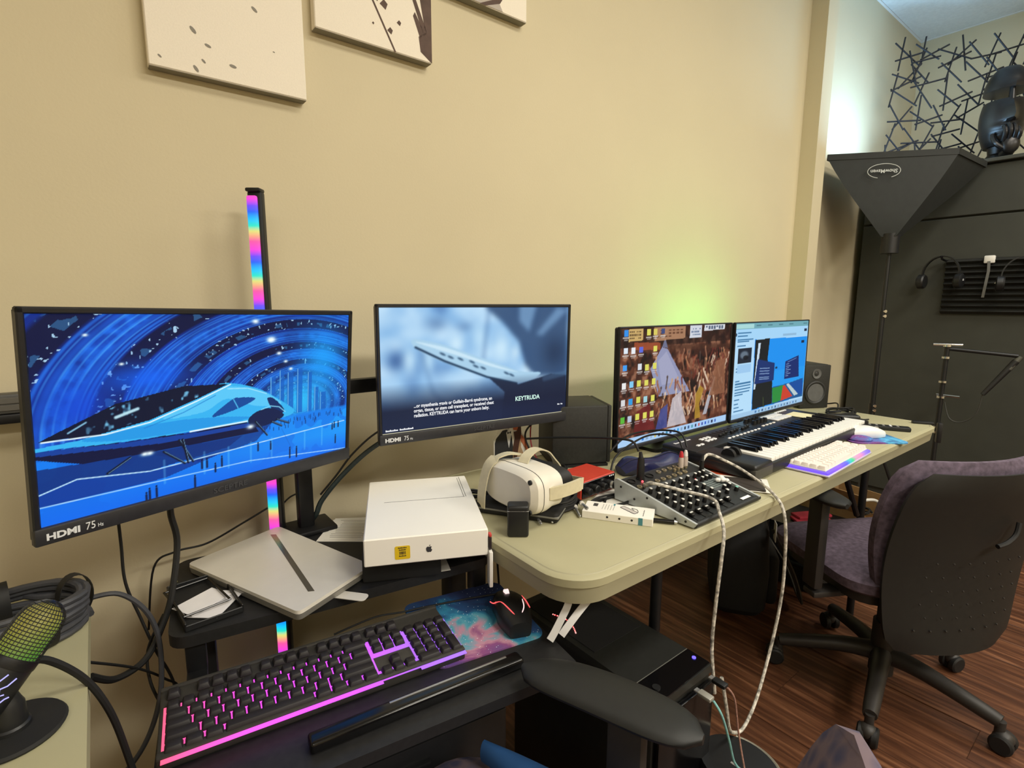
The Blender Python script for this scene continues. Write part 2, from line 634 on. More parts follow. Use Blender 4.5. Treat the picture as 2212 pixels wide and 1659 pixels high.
def pic_station():
    p = Pic(520, 292, Pic.c('#0338b8'))
    X, Y = p.U * p.asp, p.V
    cx, cy = 0.785 * p.asp, 0.62
    rr = np.sqrt(((X - cx) / 1.5) ** 2 + (Y - cy) ** 2)
    ang = np.arctan2(cy - Y, cx - X)
    n1 = p.noise((10, 7), 3)
    n2 = p.noise((40, 24), 5)
    # alternate bright ribs and dark bays of the vault
    dep = np.log(np.maximum(rr, 0.03))
    band = np.sin(dep * 21.0 + 1.1)
    p.a = p.a * (0.55 + 0.45 * n1[..., None])
    p.mix(np.clip((band - 0.35) * 4, 0, 1) * (Y < 0.7) * np.clip((rr - 0.16) * 6, 0, 1), '#020b34', 0.9)
    p.mix(np.clip(rr - 0.9, 0, 0.6) * (band < 0.3), '#0a3fd0', 0.8)
    p.mix(np.clip((-band - 0.55) * 4, 0, 1) * (n2 * 1.2), '#1a7cff', 0.7)
    for fr, al_, c_ in ((118, 0.75, '#2f8fff'), (63, 0.6, '#1f76f0'), (197, 0.6, '#57b4ff')):
        fine = np.sin(dep * fr)
        p.mix(np.clip((fine - 0.55) * 2.2, 0, 1) * (band < 0.42) * (0.35 + 0.65 * n1), c_, al_)
    win = np.clip((band - 0.30) * 5, 0, 1) * (np.sin(ang * 46) > -0.2) * (np.sin(dep * 84) > -0.1) * (p.noise((34, 20), 77, 2) > 0.46) * (Y < 0.62)
    p.mix(win, '#4f9fd0', 0.45)
    sp = (p.noise((150, 84), 9, 1) > 0.47) & (band > 0.35) & (Y < 0.62)
    sp2 = np.abs(np.sin(ang * 60)) > 0.55
    p.mix((sp & sp2) * (n1 > 0.40), '#b9e2ff', 0.9)
    p.blob(0.26, 0.33, 0.16, 0.10, '#0a63f5', 0.8)
    p.blob(0.10, 0.45, 0.10, 0.14, '#0848d8', 0.8)
    p.blob(0.88, 0.30, 0.13, 0.26, '#15a5ff', 0.85)
    p.blob(0.78, 0.58, 0.16, 0.18, '#2cc4ff', 0.9)
    for u, v0, v1, wd in ((0.665, 0.40, 0.64, 0.022), (0.70, 0.36, 0.64, 0.02), (0.735, 0.38, 0.65, 0.026), (0.775, 0.36, 0.66, 0.024),
                          (0.82, 0.39, 0.67, 0.02), (0.85, 0.50, 0.67, 0.02), (0.88, 0.54, 0.68, 0.03)):
        p.rect(u - wd / 2, v0, u + wd / 2, v1, '#0a5ec0', 0.75)
        p.line([(u - wd / 3, v0), (u - wd / 3, v1)], 0.004, '#9fe6ff', 0.8)
    lit = (p.noise((160, 90), 21, 1) > 0.55) & (p.U > 0.64) & (p.U < 0.9) & (Y > 0.38) & (Y < 0.67)
    p.mix(lit.astype(float), '#8fe4ff', 0.5)
    # concourse floor
    fl_ = np.clip((Y - (0.66 + 0.05 * (p.U > 2))) * 40, 0, 1)
    p.mix(fl_, '#0a7df2', 1.0)
    p.mix(fl_ * np.clip((p.U - 0.45) * 1.6, 0, 1), '#1fa4fb', 0.8)
    p.mix(fl_ * (n1 > 0.55), '#0668e0', 0.5)
    p.mix(np.clip((Y - 0.86) * 8, 0, 1), '#0a6cf0', 0.9)
    p.poly([(0, 0.72), (0.30, 0.74), (0.55, 0.745), (0.50, 0.80), (0.26, 0.84), (0.083, 0.80), (0, 0.84)], '#04266e', 0.8)
    p.poly([(0.25, 0.74), (0.66, 0.70), (0.60, 0.80), (0.40, 0.85)], '#06307c', 0.7)
    p.poly([(0.0, 0.845), (0.083, 0.80), (0.26, 0.845), (0.50, 0.82), (0.30, 0.90), (0.0, 0.905)], '#052c86', 0.75)
    p.line([(0, 0.843), (0.083, 0.801), (0.26, 0.842), (0.518, 0.822), (0.99, 0.783)], 0.006, '#bfe6ff')
    p.line([(0, 0.904), (0.258, 0.91), (0.578, 0.92), (0.997, 1.0)], 0.006, '#9fd4ff')
    p.line([(0.7, 0.75), (0.75, 0.93)], 0.003, '#0a55c0', 0.6)
    # the craft
    p.poly([(0, 0.632), (0.177, 0.656), (0.383, 0.668), (0.585, 0.664), (0.61, 0.741), (0.519, 0.74), (0.261, 0.738), (0.096, 0.729), (0, 0.671)], '#07103a')
    p.poly([(0, 0.632), (0.2, 0.66), (0.42, 0.675), (0.60, 0.672), (0.60, 0.70), (0.3, 0.70), (0, 0.655)], '#0f3f9c')
    body = [(0, 0.616), (0.122, 0.599), (0.265, 0.525), (0.438, 0.421), (0.51, 0.407), (0.617, 0.469), (0.71, 0.576), (0.752, 0.643),
            (0.71, 0.675), (0.579, 0.667), (0.383, 0.663), (0.177, 0.652), (0.062, 0.633), (0, 0.632)]
    p.spoly([(0.0, 0.618), (0.06, 0.612)] + body[1:12] + [(0.062, 0.636), (0.0, 0.634)], '#35b4f2')
    p.spoly([(0.3, 0.56), (0.46, 0.45), (0.52, 0.43), (0.62, 0.48), (0.70, 0.58), (0.60, 0.57), (0.50, 0.50), (0.42, 0.56)], '#62cdfa', 0.8)
    p.spoly([(0.1, 0.61), (0.3, 0.585), (0.45, 0.60), (0.58, 0.64), (0.383, 0.655), (0.2, 0.645)], '#1e93e4', 0.8)
    p.poly([(0.008, 0.588), (0.046, 0.556), (0.181, 0.45), (0.362, 0.396), (0.504, 0.41), (0.411, 0.472), (0.265, 0.56), (0.138, 0.596), (0.028, 0.588)], '#04102e')
    gl = p.noise((70, 30), 31, 2)
    inside = Pic(p.w, p.h)
    inside.poly([(0.02, 0.585), (0.181, 0.46), (0.362, 0.405), (0.49, 0.415), (0.40, 0.47), (0.265, 0.55), (0.138, 0.59)], '#ffffff')
    p.mix(inside.a[..., 0] * np.clip((gl - 0.62) * 8, 0, 1), '#7fd0f5', 0.85)
    p.line([(0.18, 0.52), (0.235, 0.49)], 0.016, '#c8f4ff', 0.9)
    p.line([(0.07, 0.565), (0.11, 0.525)], 0.008, '#9fe0ff', 0.8)
    p.line([(0.014, 0.592), (0.154, 0.60), (0.265, 0.572), (0.401, 0.49), (0.51, 0.415)], 0.007, '#e8fbff')
    p.line([(0.378, 0.662), (0.567, 0.659)], 0.008, '#f4fdff')
    p.spoly([(0.447, 0.597), (0.509, 0.515), (0.538, 0.502), (0.598, 0.522), (0.532, 0.571)], '#0b4a9a')
    p.line([(0.52, 0.51), (0.535, 0.565)], 0.006, '#52bff0')
    p.spoly([(0.643, 0.533), (0.669, 0.539), (0.71, 0.62), (0.696, 0.644), (0.662, 0.607)], '#062a66')
    p.spoly([(0.57, 0.66), (0.60, 0.61), (0.66, 0.60), (0.71, 0.66), (0.66, 0.70), (0.60, 0.71)], '#0a1c4a')
    p.line([(0.62, 0.60), (0.655, 0.585), (0.69, 0.60), (0.715, 0.64)], 0.006, '#8fe0ff', 0.9)
    p.line([(0.25, 0.60), (0.36, 0.545), (0.46, 0.47)], 0.005, '#1a7fd0', 0.8)
    p.line([(0.50, 0.44), (0.57, 0.45), (0.64, 0.50)], 0.005, '#b8f0ff', 0.8)
    for u_ in (0.30, 0.42, 0.50, 0.58, 0.66, 0.80, 0.88):
        p.line([(u_, 0.80), (u_, 0.93)], 0.012, '#8fd8ff', 0.28)
    for a, b in (((0.345, 0.70), (0.385, 0.84)), ((0.355, 0.70), (0.37, 0.84)), ((0.153, 0.805), (0.21, 0.745)), ((0.598, 0.673), (0.642, 0.773)),
                 ((0.66, 0.69), (0.70, 0.73)), ((0.68, 0.68), (0.73, 0.72)), ((0.30, 0.75), (0.36, 0.84))):
        p.line([a, b], 0.012, '#041028')
        p.line([(a[0] + 0.003, a[1]), (b[0] + 0.003, b[1])], 0.003, '#9fd8ff', 0.6)
    for u, v, r in ((0.6, 0.041, 0.016), (0.656, 0.16, 0.014), (0.689, 0.246, 0.012), (0.716, 0.302, 0.010), (0.737, 0.354, 0.010), (0.2, 0.25, 0.008),
                    (0.248, 0.741, 0.012), (0.262, 0.742, 0.012), (0.579, 0.699, 0.016), (0.66, 0.155, 0.02), (0.12, 0.10, 0.008)):
        p.blob(u, v, r, r * 1.1, '#f2ffff', 1.0)
    for u, v, h in ((0.248, 0.985, 0.05), (0.257, 0.97, 0.06), (0.276, 0.965, 0.06), (0.389, 0.965, 0.07), (0.455, 0.91, 0.05), (0.412, 0.87, 0.05),
                    (0.428, 0.87, 0.05), (0.477, 0.88, 0.06), (0.607, 0.84, 0.05), (0.656, 0.85, 0.05), (0.735, 0.93, 0.07), (0.764, 0.935, 0.07),
                    (0.947, 0.91, 0.06), (0.94, 0.80, 0.04), (0.93, 0.81, 0.04), (0.96, 0.80, 0.04)):
        p.line([(u, v - h / 2 + 0.012), (u, v + h / 2)], 0.011, '#061436', 0.9)
        p.ell(u, v - h / 2, 0.0035, 0.007, '#061436', 1.0, 0.4)
    for i in range(46):
        u = 0.62 + 0.36 * rng.random()
        v = 0.70 + 0.05 * rng.random() + (0.72 - u) * 0.05
        p.line([(u, v - 0.012), (u, v + 0.008)], 0.005, '#0a2a6a', 0.8)
    return p

def pic_advert():
    p = Pic(420, 236, Pic.c('#86b8e6'))
    n = p.noise((7, 5), 41, 3)
    p.mix(np.clip((n - 0.45) * 3, 0, 1), '#c4e4fb', 0.9)
    p.mix(np.clip((0.42 - n) * 4, 0, 1), '#4d79b4', 0.7)
    for u, v, rx, ry, c, al in ((0.07, 0.42, 0.05, 0.10, '#3a5f98', 0.9), (0.26, 0.13, 0.06, 0.07, '#5a7fae', 0.7), (0.40, 0.16, 0.05, 0.05, '#4f76a8', 0.6),
                                (0.13, 0.42, 0.035, 0.13, '#c8e8fb', 0.9), (0.06, 0.62, 0.06, 0.12, '#aed6f6', 0.8), (0.22, 0.42, 0.035, 0.14, '#bfe4fa', 0.9),
                                (0.36, 0.30, 0.05, 0.10, '#d8f2ff', 0.9), (0.48, 0.25, 0.05, 0.16, '#bfe2f8', 0.9), (0.60, 0.35, 0.06, 0.16, '#cfecfc', 0.9),
                                (0.68, 0.40, 0.03, 0.08, '#d8f0fc', 0.8), (0.36, 0.60, 0.18, 0.10, '#b6daf6', 0.9), (0.75, 0.53, 0.02, 0.07, '#d8f0fb', 0.8)):
        p.blob(u, v, rx, ry, c, al)
    p.poly([(0.511, 0), (1, 0), (1, 0.65), (0.80, 0.62), (0.74, 0.52), (0.70, 0.30), (0.60, 0.12)], '#2c4a72', 0.9)
    p.poly([(0.70, 0), (0.80, 0), (0.76, 0.22), (0.70, 0.12)], '#7fa9d2', 0.7)
    p.poly([(0.93, 0), (1, 0.02), (0.84, 0.26), (0.80, 0.24)], '#7da6cf', 0.7)
    p.blob(0.92, 0.42, 0.10, 0.20, '#1f3656', 0.9)
    p.line([(0.53, 0.02), (0.50, 0.45)], 0.02, '#3a5f94', 0.6)
    p.line([(0.18, 0.30), (0.24, 0.70), (0.30, 0.82)], 0.02, '#3a5f94', 0.5)
    p.blur(5, 2)
    p.spoly([(0.142, 0.275), (0.165, 0.251), (0.30, 0.305), (0.445, 0.40), (0.60, 0.50), (0.72, 0.575), (0.83, 0.595), (0.80, 0.64), (0.694, 0.675), (0.58, 0.635), (0.42, 0.54), (0.254, 0.415), (0.17, 0.335)], '#a9d0ea')
    p.spoly([(0.16, 0.27), (0.30, 0.325), (0.445, 0.42), (0.60, 0.52), (0.70, 0.58), (0.56, 0.52), (0.40, 0.42), (0.25, 0.33)], '#d2ecfa', 0.8)
    p.line([(0.16, 0.315), (0.30, 0.44), (0.52, 0.60), (0.69, 0.68)], 0.016, '#16304e')
    for u, v in ((0.33, 0.41), (0.38, 0.43), (0.29, 0.38), (0.46, 0.50), (0.50, 0.52), (0.44, 0.46), (0.63, 0.58), (0.66, 0.60)):
        p.ell(u, v, 0.022, 0.012, '#33506e', 0.9, 0.5, 0.45)
    p.poly([(0.535, 0.615), (0.70, 0.69), (0.90, 0.62), (1, 0.64), (1, 1), (0.6, 1), (0.621, 0.75)], '#16253f', 0.95)
    p.blur(1, 2)
    p.line([(0.86, 0.66), (1, 0.62)], 0.05, '#4a6c90', 0.6)
    p.mix(np.clip((p.V - 0.60) * 4.5, 0, 1), '#101b36', 0.96)
    p.blob(0.5, 0.95, 0.5, 0.12, '#17264a', 0.6)
    return p

def pic_desktop():
    p = Pic(300, 170, Pic.c('#3a1c14'))
    n = p.noise((9, 7), 61, 4)
    n2 = p.noise((26, 16), 63, 3)
    p.mix(np.clip((n - 0.4) * 3, 0, 1), '#6b3a26', 0.9)
    p.mix(np.clip((n2 - 0.52) * 5, 0, 1), '#a8765a', 0.75)
    p.mix(np.clip((0.42 - n2) * 6, 0, 1), '#140b0a', 0.85)
    p.rect(0, 0.0, 1, 0.16, '#20100c', 0.6)
    p.line([(0.1, 0.17), (1, 0.22)], 0.05, '#4a2a1c', 0.7)
    p.poly([(0.24, 0.36), (0.33, 0.18), (0.38, 0.20), (0.60, 0.62), (0.32, 0.62)], '#8f93b4')
    p.poly([(0.30, 0.30), (0.37, 0.22), (0.50, 0.50), (0.34, 0.52)], '#a4a6c2', 0.8)
    p.poly([(0.33, 0.18), (0.355, 0.10), (0.38, 0.19)], '#6a6e8a')
    for i in range(170):
        u, v = 0.28 + 0.70 * rng.random(), 0.30 + 0.58 * rng.random()
        if 0.30 < u < 0.50 and v < 0.55:
            continue
        a = rng.uniform(-0.9, 0.9)
        L = rng.uniform(0.03, 0.09)
        c = ['#b07a58', '#8a4a34', '#d8c0a8', '#6a2a22', '#4a3a34', '#c89a70', '#9a6a50'][rng.integers(7)]
        p.line([(u, v), (u + L * math.sin(a) * 0.6, v - L)], rng.uniform(0.008, 0.024), c, 0.85)
        p.ell(u + L * math.sin(a) * 0.6, v - L - 0.015, 0.010, 0.018, c, 0.9, 0.5)
    for pts, c in (([(0.66, 0.90), (0.66, 0.66), (0.70, 0.58), (0.74, 0.62), (0.70, 0.76), (0.72, 0.90)], '#b08a2c'),
                   ([(0.40, 0.92), (0.44, 0.66), (0.52, 0.60), (0.53, 0.74), (0.58, 0.92)], '#c9c4cc'),
                   ([(0.30, 0.92), (0.34, 0.74), (0.40, 0.70), (0.40, 0.92)], '#3c4a92'),
                   ([(0.74, 0.88), (0.84, 0.52), (0.86, 0.52), (0.78, 0.88)], '#b8bcc8'),
                   ([(0.12, 0.92), (0.14, 0.72), (0.24, 0.66), (0.30, 0.92)], '#6a1a1c'),
                   ([(0.80, 0.70), (0.86, 0.36), (0.95, 0.34), (0.97, 0.70)], '#8a5a40')):
        p.poly(pts, c, 0.85)
    p.poly([(0.06, 0.012), (0.171, 0.007), (0.174, 0.106), (0.062, 0.113)], '#c9a86a')
    p.poly([(0.258, 0), (0.534, 0.003), (0.532, 0.112), (0.267, 0.122)], '#b88a68', 0.85)
    p.poly([(0.577, 0), (0.691, 0), (0.69, 0.116), (0.575, 0.115)], '#cfd4de')
    p.poly([(0.717, 0), (0.933, 0), (0.929, 0.048), (0.714, 0.057)], '#d5d9e0')
    p.poly([(0.105, 0.122), (0.315, 0.137), (0.317, 0.202), (0.106, 0.184)], '#a8502e', 0.8)
    for xa, xb, ya, yb, c in ((0.07, 0.16, 0.02, 0.10, '#3c2a18'), (0.28, 0.52, 0.02, 0.10, '#5c3826'), (0.59, 0.68, 0.02, 0.10, '#2a4a7a'), (0.73, 0.92, 0.012, 0.04, '#4a5a72')):
        for k in range(3):
            v = ya + (yb - ya) * (k + 0.5) / 3
            for j in range(7):
                if rng.random() < 0.75:
                    u = xa + (xb - xa) * j / 7
                    p.rect(u, v - 0.008, u + (xb - xa) / 10, v + 0.008, c, 0.8)
    ic = [(0.042, 0.042, '#2f8fe8'), (0.042, 0.188, '#dfe9f4'), (0.04, 0.331, '#3f9df0'), (0.037, 0.48, '#e8e8e8'), (0.035, 0.621, '#d8d8da'), (0.032, 0.769, '#5ab43a'),
          (0.1, 0.193, '#e8ecf2'), (0.094, 0.475, '#7fc8f0'), (0.09, 0.622, '#2c9ae0'), (0.086, 0.772, '#b8c4d8'), (0.16, 0.188, '#5a6ad8'), (0.154, 0.335, '#d8dce4'),
          (0.152, 0.474, '#d8d65a'), (0.15, 0.619, '#d8d65a'), (0.147, 0.766, '#d8d65a'), (0.218, 0.045, '#dcd860'), (0.27, 0.042, '#d8c860'), (0.334, 0.04, '#3a4a7a'),
          (0.274, 0.188, '#dcd860'), (0.21, 0.343, '#dcd860'), (0.273, 0.34, '#dcd860'), (0.21, 0.478, '#dcd860'), (0.271, 0.477, '#dcd860'), (0.206, 0.625, '#9fd0d8'),
          (0.266, 0.621, '#dcd860'), (0.206, 0.764, '#dcd860'), (0.265, 0.767, '#dcd860')]
    for u, v, c in ic:
        p.rect(u - 0.015, v - 0.028, u + 0.015, v + 0.024, c)
        p.rect(u - 0.022, v + 0.034, u + 0.022, v + 0.044, '#d8d4d0', 0.75)
        p.rect(u - 0.014, v + 0.052, u + 0.014, v + 0.060, '#d8d4d0', 0.6)
    p.rect(0, 0.935, 1, 1, '#a9cdf2')
    for i, c in enumerate(('#2a7fd8', '#8aa8c8', '#9ab4cc', '#d0c070', '#303848', '#404850', '#3a88a8', '#30406a', '#2a6ac8', '#3a9ad8', '#8aa4c0', '#303a44', '#3a5a8a', '#60a0b0', '#40486a', '#c06a6a', '#4a5aa8', '#3a62c8', '#6a8ac0', '#303a5a', '#4a6ab8')):
        u = 0.19 + 0.034 * i
        p.rect(u, 0.953, u + 0.017, 0.985, c)
    return p

def pic_browser():
    p = Pic(280, 158, Pic.c('#b4dcf8'))
    p.rect(0, 0, 1, 0.06, '#6fa8b4')
    p.rect(0.0, 0.012, 0.22, 0.055, '#a8d8d8')
    p.rect(0, 0.06, 1, 0.18, '#a4d4f6')
    for u in (0.25, 0.40, 0.55, 0.70, 0.92):
        p.rect(u, 0.02, u + 0.06, 0.035, '#3f6a78', 0.7)
    p.rect(0.62, 0.135, 0.82, 0.165, '#8fb8d8')
    p.rect(0.94, 0.095, 0.985, 0.125, '#1a2a4a')
    for v, wd in ((0.10, 0.16), (0.13, 0.12), (0.17, 0.19), (0.19, 0.14), (0.23, 0.10), (0.47, 0.16), (0.50, 0.14), (0.60, 0.05), (0.63, 0.19), (0.66, 0.19), (0.69, 0.19), (0.72, 0.18), (0.75, 0.10), (0.80, 0.06), (0.845, 0.05), (0.88, 0.06), (0.92, 0.12)):
        p.rect(0.03, v - 0.006, 0.03 + wd, v + 0.007, '#2d6a9a', 0.9)
    p.rect(0.005, 0.10, 0.02, 0.13, '#1c3a5a')
    p.rect(0.046, 0.256, 0.21, 0.418, '#1a2230')
    p.ell(0.12, 0.33, 0.06, 0.05, '#6a7a8a', 0.9, 0.4)
    p.ell(0.14, 0.36, 0.04, 0.03, '#0c1018', 0.9, 0.4)
    p.rect(0.046, 0.43, 0.21, 0.52, '#9cc8ee')
    p.poly([(0.241, 0.178), (1, 0.19), (0.993, 0.93), (0.252, 0.952)], '#1590ee')
    p.mix(((p.V > 0.55) & (p.V < 0.76) & (p.U > 0.5)).astype(float), '#2aa2f2', 0.5)
    p.poly([(0.50, 0.74), (0.75, 0.73), (0.98, 0.70), (0.993, 0.93), (0.53, 0.94)], '#1a5a92')
    p.poly([(0.518, 0.747), (0.69, 0.744), (0.671, 0.919), (0.532, 0.93)], '#2a8a3c')
    p.poly([(0.673, 0.749), (0.70, 0.745), (0.83, 0.90), (0.653, 0.925)], '#c8402c')
    p.poly([(0.72, 0.74), (0.76, 0.735), (0.92, 0.89), (0.86, 0.90)], '#b8ccd0')
    p.poly([(0.76, 0.735), (0.98, 0.71), (0.993, 0.90), (0.93, 0.90)], '#0f4c9c')
    p.poly([(0.248, 0.179), (0.438, 0.178), (0.424, 0.407), (0.512, 0.674), (0.527, 0.93), (0.259, 0.947)], '#141a1c')
    p.poly([(0.29, 0.22), (0.32, 0.22), (0.285, 0.72), (0.262, 0.72)], '#c8dcec')
    p.poly([(0.296, 0.394), (0.527, 0.461), (0.528, 0.662), (0.27, 0.668)], '#14306c')
    p.poly([(0.682, 0.463), (0.883, 0.41), (0.909, 0.669), (0.683, 0.669)], '#12296a')
    for v in (0.50, 0.53, 0.56, 0.60, 0.62):
        p.line([(0.33, v), (0.46, v + 0.012)], 0.008, '#a8c4e8', 0.8)
    for k in range(7):
        p.line([(0.70, 0.50 + 0.023 * k), (0.74 + 0.03 * (k % 2), 0.497 + 0.023 * k)], 0.007, '#a8c4e8', 0.8)
    p.line([(0.72, 0.475), (0.85, 0.44)], 0.008, '#8fb0e0', 0.7)
    p.ell(0.555, 0.52, 0.02, 0.015, '#0c2a4a', 1, 0.4)
    p.line([(0.40, 0.84), (0.41, 0.94)], 0.02, '#4a5a2c', 0.7)
    p.rect(0.91, 0.235, 0.955, 0.265, '#12284a')
    p.rect(0, 0.952, 1, 1, '#9fc6e6')
    for i in range(14):
        u = 0.30 + 0.045 * i
        p.rect(u, 0.966, u + 0.02, 0.99, ('#4a7ab0', '#6a8aa0', '#3a5a8a', '#8aa0b8')[i % 4])
    return p

# ------------------------------------------------------------------ monitors
BEZEL = mat('bezel_plastic', '#1b1c20', 0.38, var=0.1, scale=70)
CHIN = mat('chin_plastic', '#2a2b30', 0.45, var=0.12, scale=80)
LOGOW = mat('logo_white', '#dfe2e6', 0.5)
LOGOD = mat('logo_dark', '#3c3d42', 0.45)

def monitor(label, center, yaw, tilt, w, h, pic, chin, bez, marks, group=None, thick=0.045, name='monitor'):
    """front face centred on 'center', facing -Y before yaw"""
    t = thing(name, label, 'monitor', center, 0, group)
    t.rotation_euler = (R(tilt), 0, R(yaw))
    sw, sh = w - 2 * bez, h - bez - chin
    sz = (chin - bez) / 2
    fr = MB()
    d = 0.012
    fr.rbox((-(w - bez) / 2, d / 2, 0), (bez, d, h), 0.002, 1)
    fr.rbox(((w - bez) / 2, d / 2, 0), (bez, d, h), 0.002, 1)
    fr.rbox((0, d / 2, (h - bez) / 2), (w, d, bez), 0.002, 1)
    f = obj('bezel', fr, BEZEL, t)
    obj('chin_bar', MB().rbox((0, d / 2 - 0.001, -(h - chin) / 2), (w, d + 0.002, chin), 0.003, 2), CHIN, t)
    bk = MB()
    bk.rbox((0, d + 0.006, 0), (w - 0.004, 0.014, h - 0.004), 0.004, 1)
    bk.prism(rrect(-w * 0.3, -h * 0.32, w * 0.3, h * 0.3, 0.02), 0, thick - d,
             Matrix.Translation((0, d + 0.008, 0)) @ Matrix.Rotation(R(-90), 4, 'X'))
    obj('back_shell', bk, BLACK, t)
    me = pic.mesh('screen', sw, sh, SCRM)
    s = mesh_obj('screen', me, None, t, (0, 0.0035, sz))
    if marks:
        r90 = (R(90), 0, 0)
        zc = -(h - chin) / 2
        text('hdmi_mark', 'HDMI', chin * 0.50, LOGOW, t, (-w / 2 + 0.012, -0.0025, zc - chin * 0.20), r90, 0.0003, sx=1.2, bold=0.0005)
        text('refresh_mark', '75', chin * 0.62, LOGOW, t, (-w / 2 + 0.057, -0.0025, zc - chin * 0.22), r90, 0.0003, sx=0.8)
        text('refresh_unit', 'Hz', chin * 0.3, LOGOW, t, (-w / 2 + 0.072, -0.0025, zc - chin * 0.22), r90, 0.0003, sx=0.8)
        text('maker_mark', 'SCEPTRE', chin * 0.52, LOGOD, t, (0, -0.0025, zc - chin * 0.2), r90, 0.0004, 'CENTER', sx=1.2, bold=0.0003)
    return t, s, (sw, sh, sz)

m1, s1, d1 = monitor('large monitor showing a blue space station, in front of the rainbow light bar', (0.1713, -0.331, 1.0222), 20.24, 4.3,
                     0.5474, 0.3287, pic_station(), 0.026, 0.009, True)
m1.rotation_euler.y = R(1.26)
m2, s2, d2 = monitor('monitor playing an advert with white captions, above the white laptop box', (0.753, -0.28, 1.034), -6.5, 0.8,
                     0.54, 0.322, pic_advert(), 0.025, 0.008, True)
CAPM = glow('caption_glow', '#f2f4f8', 1.0)
r90 = (R(90), 0, 0)
def on_screen(s, d, u, v):
    return ((u - 0.5) * d[0], -0.0006, (0.5 - v) * d[1])
lh = 0.0105
for i, ln in enumerate(('...or myasthenia gravis or Guillain-Barré syndrome, an', 'organ, tissue, or stem cell transplant, or received chest', 'radiation. KEYTRUDA can harm your unborn baby.')):
    text('caption_line', ln, 0.0118, CAPM, s2, on_screen(s2, d2, 0.146, 0.805 + 0.04 * i), r90, 0.0001, sx=0.82, bold=0.00025)
text('product_mark', 'KEYTRUDA', 0.0165, glow('mark_glow', '#d8fff0', 1.0), s2, on_screen(s2, d2, 0.682, 0.842), r90, 0.0001, sx=0.92, bold=0.0003)
glyphs('caption_line', 9, 0.0042, CAPM, s2, on_screen(s2, d2, 0.014, 0.980), r90, 0.030)
glyphs('caption_line', 10, 0.0042, CAPM, s2, on_screen(s2, d2, 0.078, 0.980), r90, 0.034)
glyphs('caption_line', 2, 0.0036, CAPM, s2, on_screen(s2, d2, 0.945, 0.924), r90, 0.008)
glyphs('caption_line', 2, 0.0036, CAPM, s2, on_screen(s2, d2, 0.966, 0.924), r90, 0.007)
obj('progress_line', MB().box((0, -0.0006, -d2[1] / 2 + 0.0012), (d2[0], 0.0004, 0.0016)), glow('progress_glow', '#d8d2b0', 0.8), s2, smooth=0)

# dual mount that carries the two monitors
dm = thing('monitor_mount', 'black twin monitor mount with post standing on the desk shelf', 'monitor mount', (0.349, -0.121, 0.6655))
obj('base_plate', MB().rbox((0, 0, 0.006), (0.12, 0.09, 0.012), 0.004), STEEL, dm)
obj('post', MB().rbox((0, 0, 0.20), (0.034, 0.03, 0.38), 0.005), STEEL, dm)
obj('crossbar', MB().rbox((0.05, -0.012, 0.334), (0.78, 0.024, 0.034), 0.003), STEEL, dm)
for nm, (mx, my, mz, yw) in (('arm', (0.1713, -0.331, 1.0, 20.24)), ('arm', (0.753, -0.28, 1.005, -6.5))):
    n = Vector((-math.sin(R(yw)), math.cos(R(yw)), 0))
    a = Vector((mx, my, mz)) + n * 0.05
    b = Vector((mx * 0.75 + 0.349 * 0.25, -0.145, 1.0))
    ar = MB().cyl(a - Vector(dm.location), b - Vector(dm.location), 0.012)
    ar.rbox((0, 0, 0), (0.09, 0.008, 0.09), 0.003, 1, Matrix.Translation(Vector((mx, my, mz)) + n * 0.048 - Vector(dm.location)) @ Matrix.Rotation(R(yw), 4, 'Z'))
    obj(nm, ar, STEEL, dm)

# two wide monitors edge to edge on the folding table
G34 = 'pair of frameless monitors side by side on the folding table'
def table_monitor(label, cx, pic):
    t, s, d = monitor(label, (cx, -0.376, 0.952), 1.0, -0.5, 0.609, 0.362, pic, 0.012, 0.0045, False, G34, 0.05)
    st = MB()
    st.rbox((0, 0.075, -0.10), (0.05, 0.02, 0.22), 0.005)
    obj('stand_neck', st, STEEL, t)
    obj('stand_foot', MB().prism(rrect(-0.11, 0.0, 0.11, 0.15, 0.02), -0.2165, -0.206), STEEL, t)
    return t, s, d
table_monitor('monitor with desktop icons over a painted crowd, left of the browser screen', 1.452, pic_desktop())
m4, s4, d4 = table_monitor('monitor showing a browser window with a blue virtual scene, beside the small speaker', 2.065, pic_browser())

# ------------------------------------------------------------------ canvas prints on the wall
CANV = mat('canvas_cloth', '#f3ead9', 0.85, var=0.02, scale=300, bump=0.1)
CEDGE = mat('canvas_edge', '#8d8676', 0.85)
INK = mat('petal_ink', '#8f8a80', 0.85)
INKD = mat('branch_ink', '#5e4c44', 0.85, var=0.2, scale=30)
INKL = mat('wash_ink', '#b9b0a6', 0.85, var=0.15, scale=12)
def canvas(label, xa, xb, zb):
    t = thing('canvas_print', label, 'canvas print', ((xa + xb) / 2, -0.001, zb), 0, 'stepped trio of canvas prints')
    wd = xb - xa
    obj('stretched_canvas', MB().rbox((0, -0.014, 0.305), (wd, 0.026, 0.61), 0.002, 1), CANV, t)
    obj('lower_edge', MB().box((0, -0.013, -0.0006), (wd - 0.002, 0.024, 0.0012)), CEDGE, t, smooth=0)
    return t, wd
def flat(poly, th=0.0005):
    return MB().prism([(p[0], p[1]) for p in poly], 0, th, Matrix.Rotation(R(90), 4, 'X'))
c1, wd = canvas('lowest pale canvas print with a few drifting petals', 0.129, 0.433, 1.66)
